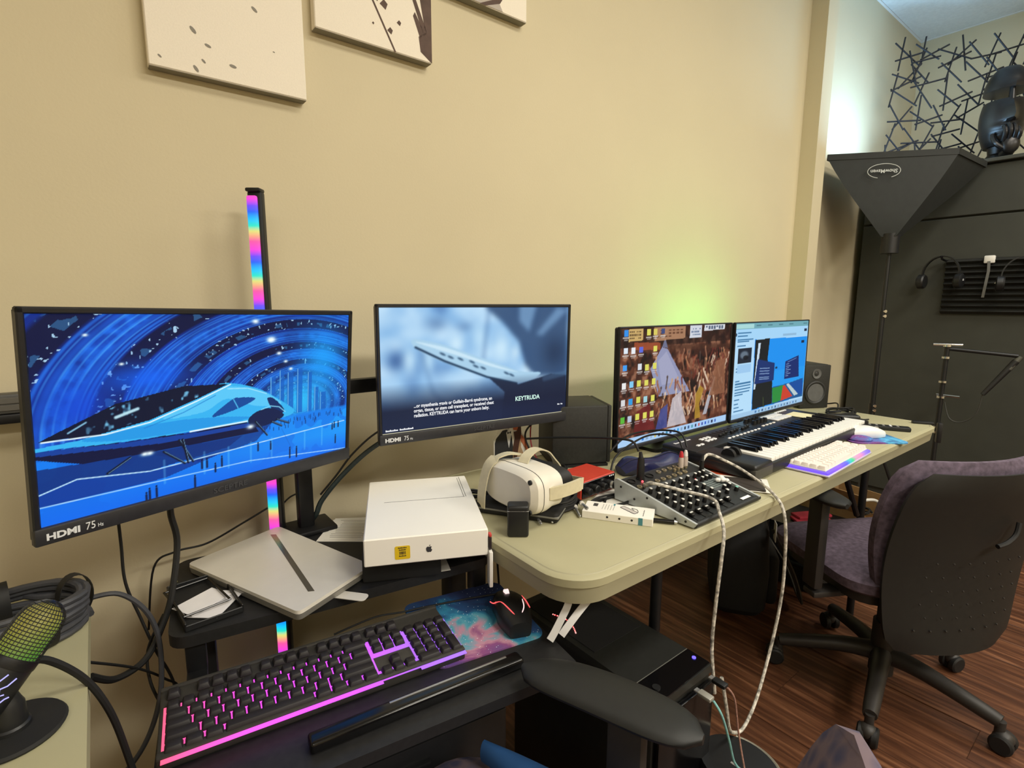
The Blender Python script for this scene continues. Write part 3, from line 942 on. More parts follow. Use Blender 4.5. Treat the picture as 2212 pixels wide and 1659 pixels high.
for px, pz, a, s in ((-0.07, 0.085, 50, 1), (-0.045, 0.062, 20, 0.8), (0.05, 0.16, 40, 0.9), (-0.132, 0.02, 40, 0.5), (-0.07, 0.012, 55, 0.9), (0.0, 0.034, 10, 0.9), (0.085, 0.085, 10, 0.3), (-0.055, 0.03, 45, 0.6), (-0.05, 0.3, 20, 1), (0.1, 0.4, 60, 1.2)):
    pts = [(0.008 * s * math.cos(t), 0.0035 * s * math.sin(t)) for t in np.linspace(0, 2 * math.pi, 10)[:-1]]
    ca, sa = math.cos(R(-a)), math.sin(R(-a))
    obj('petal', flat([(px + x * ca - y * sa, pz + x * sa + y * ca) for x, y in pts]), INK, c1, (0, -0.0272, 0), smooth=0)
c2, wd = canvas('middle canvas print with a dark branch down its side', 0.46, 0.766, 1.825)
for poly in ([(0.153, 0.0), (0.12, 0.02), (0.115, 0.055), (0.135, 0.07), (0.11, 0.2), (0.09, 0.32), (0.13, 0.34), (0.153, 0.2)],
             [(0.13, 0.06), (0.09, 0.16), (0.06, 0.2), (0.065, 0.205), (0.1, 0.16), (0.14, 0.07)],
             [(0.045, 0.0), (-0.05, 0.17), (-0.046, 0.172), (0.05, 0.0)],
             [(0.06, 0.17), (0.055, 0.2), (0.075, 0.22), (0.1, 0.21), (0.085, 0.165)],
             [(0.12, 0.05), (0.1, 0.1), (0.105, 0.11), (0.13, 0.07)]):
    obj('branch', flat(poly), INKD, c2, (0, -0.0272, 0), smooth=0)
for px, pz, s in ((0.02, 0.1, 1.4), (0.0, 0.11, 1.0), (0.035, 0.045, 1), (0.06, 0.07, 0.8), (-0.01, 0.05, 0.4)):
    obj('petal', flat([(px - 0.008 * s, pz), (px, pz + 0.009 * s), (px + 0.007 * s, pz + 0.003 * s), (px + 0.003 * s, pz - 0.007 * s)]), INKD, c2, (0, -0.0272, 0), smooth=0)
c3, wd = canvas('highest canvas print with a grey wash across its corner', 0.792, 1.091, 2.021)
obj('wash', flat([(-0.149, 0.0), (-0.149, 0.25), (-0.05, 0.22), (0.05, 0.10), (0.02, 0.06), (0.06, 0.002)]), INKL, c3, (0, -0.0272, 0), smooth=0)
obj('branch', flat([(-0.02, 0.0), (0.04, 0.03), (0.1, 0.11), (0.11, 0.11), (0.05, 0.02), (0.0, 0.0)]), INKD, c3, (0, -0.0274, 0), smooth=0)

# ------------------------------------------------------------------ rainbow light bar, standing on the floor behind the desk
lb = thing('light_bar', 'tall rainbow light bar standing behind the left monitor', 'floor lamp', (0.288, -0.10, 0), -38)
obj('base_foot', MB().rbox((0, 0, 0.006), (0.16, 0.12, 0.012), 0.005), BLACK, lb)
obj('housing', MB().rbox((0, 0.010, 0.72), (0.030, 0.020, 1.42), 0.004), BLACK, lb)
stops = []
seq = [('#ff4fd0', 0), ('#ff50c8', 1.0), ('#3a4dff', 1.6), ('#00d8ff', 2.2), ('#20f0c0', 2.6), ('#f4e060', 2.9), ('#ff60a0', 3.2)]
mlb = bpy.data.materials.new('rainbow_strip')
mlb.use_nodes = True
nt = mlb.node_tree
bs = nt.nodes['Principled BSDF']
tc = nt.nodes.new('ShaderNodeTexCoord')
sx = nt.nodes.new('ShaderNodeSeparateXYZ')
nt.links.new(tc.outputs['Object'], sx.inputs[0])
ma = nt.nodes.new('ShaderNodeMath')
ma.operation = 'MULTIPLY_ADD'
ma.inputs[1].default_value = -1 / 0.104
ma.inputs[2].default_value = 1.43 / 0.104
nt.links.new(sx.outputs[2], ma.inputs[0])
fr_ = nt.nodes.new('ShaderNodeMath')
fr_.operation = 'FRACT'
nt.links.new(ma.outputs[0], fr_.inputs[0])
rp = nt.nodes.new('ShaderNodeValToRGB')
els = [(0.0, '#f056a0'), (0.16, '#f040d0'), (0.30, '#6a48f0'), (0.42, '#1a60f8'), (0.56, '#10b8f8'), (0.70, '#28dcc0'), (0.80, '#d8d878'), (0.90, '#f0a080'), (1.0, '#f056a0')]
while len(rp.color_ramp.elements) < len(els):
    rp.color_ramp.elements.new(0.5)
for e, (p_, c_) in zip(rp.color_ramp.elements, els):
    e.position = p_
    e.color = (*rgb(c_), 1)
nt.links.new(fr_.outputs[0], rp.inputs['Fac'])
nt.links.new(rp.outputs['Color'], bs.inputs['Emission Color'])
bs.inputs['Emission Strength'].default_value = 1.15
bs.inputs['Base Color'].default_value = (0.02, 0.02, 0.02, 1)
obj('diffuser_strip', MB().rbox((-0.003, -0.003, 0.72), (0.022, 0.010, 1.40), 0.004), mlb, lb)
obj('end_cap', MB().rbox((0, 0.006, 1.432), (0.031, 0.026, 0.008), 0.003), BLACK, lb)

# ------------------------------------------------------------------ narrow wall shelf with a vented box, at the left edge
sh = thing('wall_shelf', 'narrow black wall shelf at the left edge behind the large monitor', 'shelf', (-0.25, 0, 0.985))
obj('shelf_board', MB().rbox((0, -0.022, 0.0), (0.5, 0.042, 0.018), 0.003), STEEL, sh)
obj('bracket', MB().box((-0.2, -0.012, -0.03), (0.02, 0.022, 0.05)), STEEL, sh, smooth=0)
vb = thing('vented_box', 'low dark grey vented box lying on the narrow wall shelf', 'box', (-0.265, -0.024, 0.9945))
obj('case', MB().rbox((0, 0, 0.018), (0.31, 0.034, 0.036), 0.003), mat('box_grey', '#4a4844', 0.5, var=0.1), vb)
for i in range(4):
    obj('vent_slot', MB().rbox((0.02, -0.0172, 0.008 + i * 0.007), (0.17, 0.002, 0.003), 0.0009, 1), RUBBER, vb)
for i in range(2):
    obj('port_cover', MB().rbox((0.13, -0.0175, 0.011 + i * 0.013), (0.04, 0.002, 0.011), 0.001, 1), mat('port_grey', '#5d5a54', 0.5), vb)

# ------------------------------------------------------------------ black workstation: shelf tier above, keyboard tray below
DX, DY, DR = 0.055, -0.414, -8.5
DESKM = mat('desk_laminate', '#1d1d1e', 0.5, var=0.2, scale=120, bump=0.06)
dk = thing('workstation_desk', 'small black workstation desk with raised shelf and keyboard tray', 'desk', (DX, DY, 0), DR)
obj('upper_shelf', MB().prism(rrect(-0.012, -0.0, 0.57, 0.30, 0.03), 0.645, 0.665), DESKM, dk)
obj('keyboard_tray', MB().prism(rrect(-0.022, -0.292, 0.585, -0.030, 0.015), 0.577, 0.595), DESKM, dk)
for lx in (0.012, 0.535):
    obj('shelf_support', MB().rbox((lx + 0.012, 0.03, 0.615), (0.03, 0.035, 0.07), 0.003).rbox((lx + 0.012, -0.01, 0.586), (0.03, 0.10, 0.014), 0.002), STEEL, dk)
for lx in (0.03, 0.54):
    obj('leg', MB().rbox((lx, 0.14, 0.335), (0.04, 0.06, 0.63), 0.004), STEEL, dk)
    obj('foot', MB().rbox((lx, 0.0, 0.015), (0.045, 0.50, 0.03), 0.006), STEEL, dk)
obj('back_rail', MB().box((0.285, 0.15, 0.12), (0.47, 0.02, 0.08)), STEEL, dk, smooth=0)
pd = thing('dark_filler_pedestal', 'added black pedestal that darkens the space beneath the keyboard tray', 'cabinet', (0.33, -0.53, 0), DR)  # pedestal with drawers added to keep the space under the tray dark
obj('carcass', MB().rbox((0, 0, 0.25), (0.42, 0.22, 0.49), 0.004), MATTE, pd)
for i in range(3):
    dr = obj('drawer_front', MB().rbox((0, -0.118, 0.09 + i * 0.16), (0.41, 0.016, 0.15), 0.003), BLACK, pd)
    obj('pull', MB().rbox((0, -0.13, 0.13 + i * 0.16), (0.12, 0.012, 0.01), 0.003), STEEL, dr)

# long slotted bar along the tray's front edge
eb = thing('edge_bar', 'long black bar with a slot lying along the keyboard tray front edge', 'bar', (0.345, -0.700, 0.5955), -7.0)
obj('bar_body', MB().rbox((0, -0.004, 0.009), (0.34, 0.026, 0.018), 0.005, 3), GLOSSB, eb)
obj('slot', MB().rbox((0.045, 0.0025, 0.0178), (0.20, 0.004, 0.0016), 0.0007), SILVER, eb)

# ------------------------------------------------------------------ full-size backlit keyboard
KCASE = mat('kb_case', '#35332f', 0.5, var=0.1, scale=90)
KCAP = mat('kb_keycap', '#1d191b', 0.55, var=0.1, scale=200)
KLEG = mat('key_legend', '#5b4f55', 0.6)
kb = thing('gaming_keyboard', 'full-size black gaming keyboard glowing pink between its keys', 'keyboard', (0.236, -0.563, 0.600), -7.6)
KW, KD = 0.440, 0.137
tilt = Matrix.Rotation(R(4), 4, 'X')
case = MB()
case.rbox((0, 0, 0.010), (KW, KD, 0.018), 0.004, 2, tilt)
obj('case', case, KCASE, kb)
obj('front_lip', MB().rbox((0, -KD / 2 + 0.007, 0.0185), (KW, 0.013, 0.008), 0.003, 2, tilt), KCASE, kb)
lipb = obj('back_lip', MB().rbox((0, KD / 2 - 0.004, 0.0185), (KW, 0.008, 0.006), 0.002, 2, tilt), KCASE, kb)
pinkm = ramp_glow('pink_backlight', 0, -0.22, 0.22, [(0.0, '#ff5a78'), (0.15, '#ff50c8'), (0.35, '#f04cf8'), (0.6, '#d84cff'), (0.8, '#b060ff'), (1.0, '#a26cff')], 1.25)
U_ = 0.01905
XL = -KW / 2 + 0.008
YT = KD / 2 - 0.018
plate = MB()
plate.box((XL + 7.5 * U_ - 0.0, YT - 3.95 * U_ + 0.0, 0.0192), (15.0 * U_ + 0.005, 5.2 * U_ + 0.002, 0.001), tilt)
obj('backlight_plate', plate, pinkm, kb, smooth=0)
obj('backlight_plate', MB().box((XL + 16.75 * U_, YT - 2.3 * U_, 0.0192), (3.0 * U_ + 0.006, 2.0 * U_ + 0.005, 0.001), tilt), pinkm, kb, smooth=0)
obj('backlight_plate', MB().box((XL + 16.75 * U_, YT - 5.75 * U_, 0.0192), (3.0 * U_ + 0.006, 1.0 * U_ + 0.003, 0.001), tilt), pinkm, kb, smooth=0)
obj('backlight_plate', MB().box((XL + 20.5 * U_, YT - 3.95 * U_, 0.0192), (4.0 * U_ + 0.004, 5.2 * U_ + 0.002, 0.001), tilt), pinkm, kb, smooth=0)
CAPS = {}
def keycap(wu, hu=1.0):
    key = (wu, hu)
    if key not in CAPS:
        a, b = wu * U_ / 2 - 0.0009, hu * U_ / 2 - 0.0009
        m_ = MB()
        m_.layers([[(x, y, 0) for x, y in rrect(-a, -b, a, b, 0.0015, 2)],
                   [(x, y, 0.0075) for x, y in rrect(-a + 0.002, -b + 0.0018, a - 0.002, b - 0.0024, 0.002, 2)],
                   [(x, y, 0.0083) for x, y in rrect(-a + 0.003, -b + 0.0028, a - 0.003, b - 0.0034, 0.002, 2)]])
        me = to_mesh('keycap', m_, 40)
        me.materials.append(KCAP)
        CAPS[key] = me
    return CAPS[key]
ROWS = [(0.0, [1, -1, 1, 1, 1, 1, -0.5, 1, 1, 1, 1, -0.5, 1, 1, 1, 1, -0.25, 1, 1, 1]),
        (1.35, [1] * 13 + [2, -0.25, 1, 1, 1, -0.25, 1, 1, 1, 1]),
        (2.35, [1.5] + [1] * 12 + [1.5, -0.25, 1, 1, 1, -0.25, 1, 1, 1, (1, 2)]),
        (3.35, [1.75] + [1] * 11 + [2.25, -3.5, 1, 1, 1]),
        (4.35, [2.25] + [1] * 10 + [2.75, -1.25, 1, -1.25, 1, 1, 1, (1, 2)]),
        (5.35, [1.25, 1.25, 1.25, 6.25, 1.25, 1.25, 1.25, 1.25, -0.25, 1, 1, 1, -0.25, 2, 1])]
for ry, keys in ROWS:
    xk = 0.0
    for kx in keys:
        if isinstance(kx, tuple):
            wu, hu = kx
        elif kx < 0:
            xk -= kx
            continue
        else:
            wu, hu = kx, 1.0
        p_ = tilt @ Vector((XL + (xk + wu / 2) * U_, YT - (ry + 0.5 * hu) * U_ + 0.006, 0.0205))
        inst('keycap', keycap(wu, hu), kb, p_, (R(4), 0, 0))
        xk += wu
glyphs('maker_mark', 8, 0.0045, mat('kb_mark', '#8d8780', 0.5), kb, tilt @ Vector((-0.026, -KD / 2 - 0.0006, 0.0125)), (R(94), 0, 0), 0.052)

# ------------------------------------------------------------------ galaxy mouse mat, mouse
def galaxy_mat(name, cols, sc=5.0, seed=0.0):
    m = bpy.data.materials.new(name)
    m.use_nodes = True
    nt = m.node_tree
    b = nt.nodes['Principled BSDF']
    tc = nt.nodes.new('ShaderNodeTexCoord')
    mp = nt.nodes.new('ShaderNodeMapping')
    mp.inputs['Location'].default_value = (seed, seed, 0)
    mp.inputs['Rotation'].default_value = (0, 0, R(35))
    nt.links.new(tc.outputs['Object'], mp.inputs['Vector'])
    nz = nt.nodes.new('ShaderNodeTexNoise')
    nz.inputs['Scale'].default_value = sc * 2.4
    nz.inputs['Detail'].default_value = 8
    nz.inputs['Distortion'].default_value = 0.8
    nt.links.new(mp.outputs[0], nz.inputs['Vector'])
    sx_ = nt.nodes.new('ShaderNodeSeparateXYZ')
    nt.links.new(mp.outputs[0], sx_.inputs[0])
    ma_ = nt.nodes.new('ShaderNodeMath')
    ma_.operation = 'MULTIPLY_ADD'
    ma_.inputs[1].default_value = sc * 0.55
    nt.links.new(sx_.outputs[1], ma_.inputs[0])
    nt.links.new(nz.outputs['Fac'], ma_.inputs[2])
    rp = nt.nodes.new('ShaderNodeValToRGB')
    while len(rp.color_ramp.elements) < len(cols):
        rp.color_ramp.elements.new(0.5)
    for e, (p_, c_) in zip(rp.color_ramp.elements, cols):
        e.position = p_
        e.color = (*rgb(c_), 1)
    nt.links.new(ma_.outputs[0], rp.inputs['Fac'])
    vo = nt.nodes.new('ShaderNodeTexVoronoi')
    vo.inputs['Scale'].default_value = sc * 26
    nt.links.new(tc.outputs['Object'], vo.inputs['Vector'])
    lt = nt.nodes.new('ShaderNodeMath')
    lt.operation = 'LESS_THAN'
    lt.inputs[1].default_value = 0.11
    nt.links.new(vo.outputs['Distance'], lt.inputs[0])
    mx = nt.nodes.new('ShaderNodeMix')
    mx.data_type = 'RGBA'
    nt.links.new(lt.outputs[0], mx.inputs[0])
    nt.links.new(rp.outputs['Color'], mx.inputs[6])
    mx.inputs[7].default_value = (0.75, 0.85, 0.95, 1)
    nt.links.new(mx.outputs[2], b.inputs['Base Color'])
    b.inputs['Roughness'].default_value = 0.85
    return m
GAL = galaxy_mat('galaxy_print', [(0.15, '#6a4a86'), (0.30, '#8a4a80'), (0.40, '#c08aa0'), (0.48, '#57a0b4'), (0.56, '#2a7fa6'), (0.66, '#1d4a7c'), (0.8, '#23315f'), (0.95, '#1c2a4a')], 5.2, 0.02)
mp_ = single('mouse_mat', MB().prism(rrect(-0.105, -0.105, 0.105, 0.105, 0.02), 0, 0.003), GAL,
             'square galaxy-print mouse mat on the keyboard tray under the red-lit mouse', 'mouse mat', None, (0.515, -0.572, 0.5952), -11)
ms = thing('gaming_mouse', 'black gaming mouse with red-lit lines on the galaxy mat', 'mouse', (0.578, -0.616, 0.5984), -22)
def mouse_shell(L, Wd, Hh, n=20):
    rings = []
    for i in range(13):
        t = i / 12
        y = (t - 0.5) * L
        ww = Wd / 2 * (0.35 + 0.65 * math.sin(math.pi * min(1, max(0, 0.12 + 0.80 * t)))) * (0.92 if 0.4 < t < 0.6 else 1)
        hh = Hh * (0.30 + 0.70 * math.sin(math.pi * (0.10 + 0.72 * (1 - t))) ** 0.8)
        ring = []
        for k in range(n):
            a = 2 * math.pi * k / n
            cx, cz = math.cos(a), math.sin(a)
            ring.append((ww * (abs(cx) ** 0.7) * (1 if cx > 0 else -1), y, max(0.0, hh * 0.42 + hh * 0.58 * (abs(cz) ** 0.8) * (1 if cz > 0 else -1))))
        rings.append(ring)
    return MB().layers(rings)
obj('shell', mouse_shell(0.125, 0.070, 0.040), BLACK, ms)
REDL = glow('red_line_glow', '#ff5a5a', 1.4)
REDW = glow('pink_line_glow', '#ffd8d4', 1.3)
obj('scroll_wheel', MB().cyl((-0.004, 0.034, 0.030), (0.004, 0.034, 0.030), 0.010), REDW, ms)
for pts, mm in (([(-0.030, 0.012, 0.029), (-0.02, 0.0, 0.0365), (-0.012, -0.03, 0.0385), (-0.0, -0.052, 0.029)], REDL),
                ([(-0.034, 0.03, 0.022), (-0.03, 0.012, 0.029), (-0.012, 0.02, 0.0345)], REDL),
                ([(0.022, 0.0, 0.0355), (0.016, -0.03, 0.0375), (0.0, -0.052, 0.029)], REDW),
                ([(0.032, 0.035, 0.021), (0.03, 0.0, 0.031), (0.031, -0.02, 0.029)], REDL)):
    obj('light_line', MB().tube(spline(pts, 5), 0.0011, 6), mm, ms)
cable('mouse_cable', [(0.60, -0.552, 0.612), (0.55, -0.515, 0.602), (0.47, -0.487, 0.601), (0.42, -0.475, 0.602), (0.37, -0.455, 0.600), (0.30, -0.43, 0.58)], 0.0018, RUBBER,
      'thin black mouse cable crossing the galaxy mat behind the keyboard')

# ------------------------------------------------------------------ closed silver laptop, resting askew on the shelf
lp = thing('laptop', 'closed silver laptop with a dark diagonal strip, corner over the shelf edge', 'laptop', (0.252, -0.304, 0.666), 0)
P = [Vector((0.099, -0.184)), Vector((0.291, -0.108)), Vector((0.387, -0.414)), Vector((0.223, -0.492))]
Pc = [p - Vector((0.252, -0.304)) for p in P]
def quad_round(Q, r=0.012, n=4):
    out = []
    for i in range(4):
        a, b, c = Q[i - 1], Q[i], Q[(i + 1) % 4]
        d1_, d2_ = (a - b).normalized(), (c - b).normalized()
        s_, e_ = b + d1_ * r, b + d2_ * r
        for k in range(n + 1):
            t = k / n
            out.append(tuple((s_ * (1 - t) + b * t) * (1 - t) + (b * (1 - t) + e_ * t) * t))
    return out
LAPM = mat('laptop_lid', '#dfdbd0', 0.42, metal=0.25, var=0.02, scale=30)
poly = quad_round(Pc)
obj('base', MB().prism(quad_round([p * 0.985 for p in Pc]), 0.002, 0.012, top=poly), mat('laptop_base', '#9a978f', 0.4, metal=0.4), lp)
obj('hinge_gap', MB().prism(quad_round([p * 0.98 for p in Pc]), 0.012, 0.0135), RUBBER, lp, smooth=0)
obj('lid', MB().prism(poly, 0.0135, 0.0195, top=quad_round([p * 0.994 for p in Pc])), LAPM, lp)
obj('accent_strip', MB().prism([(0.012, 0.158), (0.022, 0.152), (0.014, -0.137), (0.004, -0.132)], 0.0195, 0.0198), mat('strip_mirror', '#7c776a', 0.25, metal=0.6), lp, smooth=0)

# ------------------------------------------------------------------ white laptop carton
bd_ = single('black_binder', MB().rbox((0, 0, 0.0255), (0.15, 0.25, 0.051), 0.004, 2), MATTE, 'thick black binder under the white laptop box', 'binder', None, (0.478, -0.355, 0.6655), -25)
bx = thing('laptop_carton', 'white laptop box with apple logo and yellow sticker', 'box', (0.519, -0.378, 0.7175), -25.1)
BW, BD, BH = 0.231, 0.322, 0.0535
CARTON = mat('carton_white', '#f6f3ea', 0.5, var=0.01, scale=8)
obj('lid', MB().rbox((0, 0, BH / 2), (BW, BD, BH), 0.002, 1), CARTON, bx)
GREYI = mat('carton_ink', '#7d7a76', 0.5)
zt_ = BH + 0.0002
obj('printed_laptop_edge', MB().box((0.008, 0.018, zt_), (0.175, 0.0012, 0.0004)).box((0.0985, 0.085, zt_), (0.0012, 0.134, 0.0004)).box((0.0935, 0.082, zt_), (0.001, 0.128, 0.0004)), GREYI, bx, smooth=0)
zf = -BD / 2 - 0.0003
stk = obj('price_sticker', MB().prism(rrect(-0.060, 0.010, -0.032, 0.036, 0.003), 0, 0.0004, Matrix.Translation((0, zf + 0.0002, 0)) @ Matrix.Rotation(R(90), 4, 'X')), mat('sticker_yellow', '#e2c016', 0.6), bx, smooth=0)
bar = MB()
for i, wv in enumerate((1, 2, 1, 1, 3, 1, 2, 1, 1, 2)):
    bar.box((-0.0515 + i * 0.0012, zf - 0.0004, 0.0225), (0.0004 * wv, 0.0003, 0.006))
obj('barcode', bar, PRINTB, stk, smooth=0)
for k, zz in enumerate((0.0315, 0.0275, 0.0155)):
    glyphs('sticker_line', 9 - k, 0.0022, PRINTB, stk, (-0.046 - (0.008, 0.0065, 0.0065)[k], zf - 0.0004, zz), (R(90), 0, 0), (0.016, 0.013, 0.013)[k])
# fruit mark: body outline with a bite, and a leaf
ax_, az_ = 0.003, 0.025
s_ = 0.0064
body = [(0, 0.62), (0.22, 0.74), (0.5, 0.76), (0.78, 0.60), (0.62, 0.42), (0.56, 0.18), (0.64, -0.08), (0.88, -0.24), (0.74, -0.62), (0.5, -0.92), (0.3, -0.98), (0.0, -0.88),
        (-0.3, -0.98), (-0.52, -0.88), (-0.78, -0.50), (-0.90, 0.0), (-0.84, 0.42), (-0.6, 0.70), (-0.32, 0.76)]
leaf = [(0.02, 0.84), (0.04, 1.05), (0.18, 1.24), (0.36, 1.32), (0.34, 1.10), (0.2, 0.92)]
RX = Matrix.Translation((ax_, zf, az_)) @ Matrix.Rotation(R(90), 4, 'X')
obj('logo', MB().prism([(x * s_, y * s_) for x, y in body], 0, 0.0003, RX).prism([(x * s_, y * s_) for x, y in leaf], 0, 0.0003, RX), mat('logo_grey', '#4a4a4e', 0.3, metal=0.3), bx, smooth=0)
hs_ = obj('hanging_strap', MB().rbox((BW / 2 + 0.004, -BD / 2 + 0.002, -0.026), (0.007, 0.026, 0.072), 0.0015, 2, Matrix.Rotation(R(0), 4, 'X')), WHITE, bx, label='white plastic strap hanging off the box corner')
obj('buckle', MB().rbox((BW / 2 + 0.004, -BD / 2 + 0.004, 0.024), (0.006, 0.012, 0.026), 0.002, 2), mat('cap_dark', '#2c2224', 0.4), hs_)
obj('red_tip', MB().rbox((BW / 2 + 0.004, -BD / 2 + 0.004, 0.040), (0.006, 0.012, 0.007), 0.002, 2), mat('tip_red', '#c4453f', 0.5), hs_)

# papers under the carton
PAPER = mat('paper', '#e9e6dd', 0.8, var=0.02, scale=20)
pp = thing('paper_sheet', 'printed paper sheets tucked under the white laptop box', 'paper', (0.43, -0.19, 0.6655), -38)
obj('sheet', MB().box((0.02, 0, 0.0006), (0.16, 0.12, 0.001)).box((0.025, 0.01, 0.0018), (0.15, 0.12, 0.0008), Matrix.Rotation(R(6), 4, 'Z')), PAPER, pp, smooth=0)
ln = MB()
for i in range(12):
    ln.box((0.0, 0.052 - i * 0.0085, 0.0024), (0.06 + 0.02 * rng.random(), 0.0016, 0.0002))
obj('printed_lines', ln, PRINTG, pp, smooth=0)
# loose sheets showing under the carton front
single('loose_papers', MB().box((0, 0, 0.0004), (0.11, 0.05, 0.0008)), PAPER, 'white sheet edge peeking out below the laptop box front', 'paper', None, (0.475, -0.452, 0.6652), -20, 0)
pcs = mat('pale_strip', '#c9c6bf', 0.6)
single('card_strip', MB().prism(rrect(-0.06, -0.012, 0.06, 0.012, 0.008), 0, 0.0012), pcs, 'pale card strip showing beneath the silver laptop near the shelf edge', 'card', None, (0.305, -0.442, 0.6652), -50, 0)

# ------------------------------------------------------------------ shallow tray with cards on the shelf's left end
tr = thing('letter_tray', 'shallow black tray holding white cards on the desk shelf', 'tray', (0.108, -0.325, 0.6655), 4)
obj('floor_plate', MB().rbox((0, 0, 0.002), (0.088, 0.155, 0.003), 0.001, 1), MATTE, tr)
for c_, d_ in (((-0.043, 0, 0.008), (0.003, 0.155, 0.014)), ((0.043, 0, 0.008), (0.003, 0.155, 0.014)), ((0, -0.076, 0.006), (0.088, 0.003, 0.010)), ((0, 0.076, 0.008), (0.088, 0.003, 0.014))):
    obj('rim', MB().rbox(c_, d_, 0.001, 1), BLACK, tr)
cardm = mat('card_stock', '#e6e4e6', 0.7, var=0.03, scale=30)
single('white_card', MB().box((0, 0, 0), (0.055, 0.085, 0.001)), cardm, 'white folded card at the bottom of the black tray', 'card', None, (0.122, -0.352, 0.672), -40, 0)
single('white_card', MB().box((0, 0, 0), (0.052, 0.075, 0.001)), cardm, 'white card on top of the pile in the black tray', 'card', None, (0.104, -0.335, 0.675), -62, 0)
pf = thing('picture_frame', 'thin black empty frame lying on the cards in the tray', 'frame', (0.098, -0.318, 0.679), 10)
for c_, d_ in (((-0.036, 0, 0), (0.004, 0.11, 0.003)), ((0.036, 0, 0), (0.004, 0.11, 0.003)), ((0, -0.054, 0), (0.076, 0.004, 0.003)), ((0, 0.054, 0), (0.076, 0.004, 0.003))):
    obj('rail', MB().rbox(c_, d_, 0.001, 1), GLOSSB, pf)
single('yellow_chip', MB().rbox((0, 0, 0.002), (0.009, 0.006, 0.004), 0.001, 1), mat('chip_yellow', '#e6dc8a', 0.5), 'tiny pale yellow chip on the shelf behind the tray', 'chip', None, (0.074, -0.212, 0.6655), 20)

# ------------------------------------------------------------------ side table at far left with microphone and coiled cable
TABM = mat('table_plastic', '#ada887', 0.55, var=0.05, scale=6, bump=0.0)
TABS = mat('table_plastic_side', '#a7a285', 0.55, var=0.04, scale=8)
st = thing('side_table', 'beige plastic table at the left edge carrying the microphone', 'table', (-0.06, -0.55, 0))
obj('table_top', MB().prism(rrect(-1.2, -0.6, 0.012, 0.28, 0.03), 0.705, 0.735), TABM, st)
obj('skirt', MB().prism(rrect(-1.17, -0.57, -0.01, 0.25, 0.03), 0.665, 0.705), TABS, st)
for lx, ly in ((-0.05, -0.5), (-0.05, 0.2), (-1.1, -0.5), (-1.1, 0.2)):
    obj('leg', MB().cyl((lx, ly, 0), (lx, ly, 0.67), 0.014), STEEL, st)
# microphone
mc = thing('microphone', 'black microphone with green-lit mesh on a round stand', 'microphone', (-0.112, -0.618, 0.7355))
obj('stand_base', MB().lathe([(0.0, 0), (0.046, 0), (0.048, 0.003), (0.046, 0.006), (0.018, 0.008), (0.0, 0.008)], 40), MATTE, mc)
obj('stand_neck', MB().lathe([(0.018, 0.006), (0.0175, 0.012), (0.0155, 0.014), (0.0145, 0.034), (0.012, 0.040), (0.008, 0.052)], 24), BLACK, mc)
obj('pivot', MB().ball((0, 0, 0.054), 0.011), BLACK, mc)
ax = Vector((0.052, 0.022, 0.062)).normalized()
Mm = Matrix.Translation((-0.012, -0.004, 0.058)) @ ax.to_track_quat('Z', 'Y').to_matrix().to_4x4()
obj('body', MB().lathe([(0.0, -0.032), (0.012, -0.032), (0.021, -0.024), (0.0228, -0.012), (0.0232, 0.026), (0.0225, 0.034)], 32, Mm), BLACK, mc)
obj('collar_ring', MB().lathe([(0.0236, 0.028), (0.0240, 0.030), (0.0240, 0.036), (0.0236, 0.038)], 32, Mm), STEEL, mc)
gm = ramp_glow('mic_light', 2, 0.78 - 0.735, 0.87 - 0.735, [(0.0, '#1f9a2a'), (0.45, '#5ea52a'), (0.8, '#b2a83a'), (1.0, '#a89a3a')], 0.55)
obj('light_core', MB().lathe([(0.020, 0.036), (0.0205, 0.07), (0.018, 0.082), (0.010, 0.090), (0.0, 0.092)], 28, Mm), gm, mc)
mesh_ = MB()
for i in range(16):
    z_ = 0.038 + i * 0.0036
    r_ = 0.0226 if z_ < 0.072 else 0.0226 * math.sqrt(max(0.05, 1 - ((z_ - 0.072) / 0.0235) ** 2))
    mesh_.tube([(r_ * math.cos(2 * math.pi * k / 24), r_ * math.sin(2 * math.pi * k / 24), z_) for k in range(24)], 0.0005, 5, True, Mm)
for k in range(36):
    a = 2 * math.pi * k / 36
    pts = [(0.0226 * math.cos(a), 0.0226 * math.sin(a), z_) for z_ in (0.037, 0.055, 0.072)]
    pts += [(0.0226 * math.cos(t) * math.cos(a), 0.0226 * math.cos(t) * math.sin(a), 0.072 + 0.0235 * math.sin(t)) for t in (0.4, 0.8, 1.2, 1.5)]
    mesh_.tube(pts, 0.0005, 4, False, Mm)
obj('mesh_grille', mesh_, BLACK, mc)
LTN = glow('lightning_glow', '#b9b4ff', 1.2)
def on_body(a, z_):
    return Mm @ Vector((0.0236 * math.cos(a), 0.0236 * math.sin(a), z_))
bolt = MB()
camdir = Mm.inverted() @ (Vector((0, -1.35, 1.2)) - Vector(mc.location))
a0 = math.atan2(camdir.y, camdir.x)
for path in ([(-0.5, 0.026), (-0.3, 0.016), (-0.1, 0.010), (0.1, 0.0), (0.3, -0.010), (0.5, -0.018)],
             [(0.1, 0.0), (0.3, 0.010), (0.5, 0.014), (0.65, 0.022)], [(-0.1, 0.010), (0.1, 0.016), (0.25, 0.024)],
             [(0.3, -0.010), (0.55, -0.006), (0.75, 0.002), (0.9, 0.004)], [(0.55, -0.006), (0.7, -0.012)], [(-0.3, 0.016), (-0.5, 0.010), (-0.7, 0.012)],
             [(0.3, 0.010), (0.45, 0.004), (0.6, 0.006)]):
    bolt.tube([on_body(a0 + a, z_) for a, z_ in path], 0.0007, 5)
obj('lightning_lines', bolt, LTN, mc)
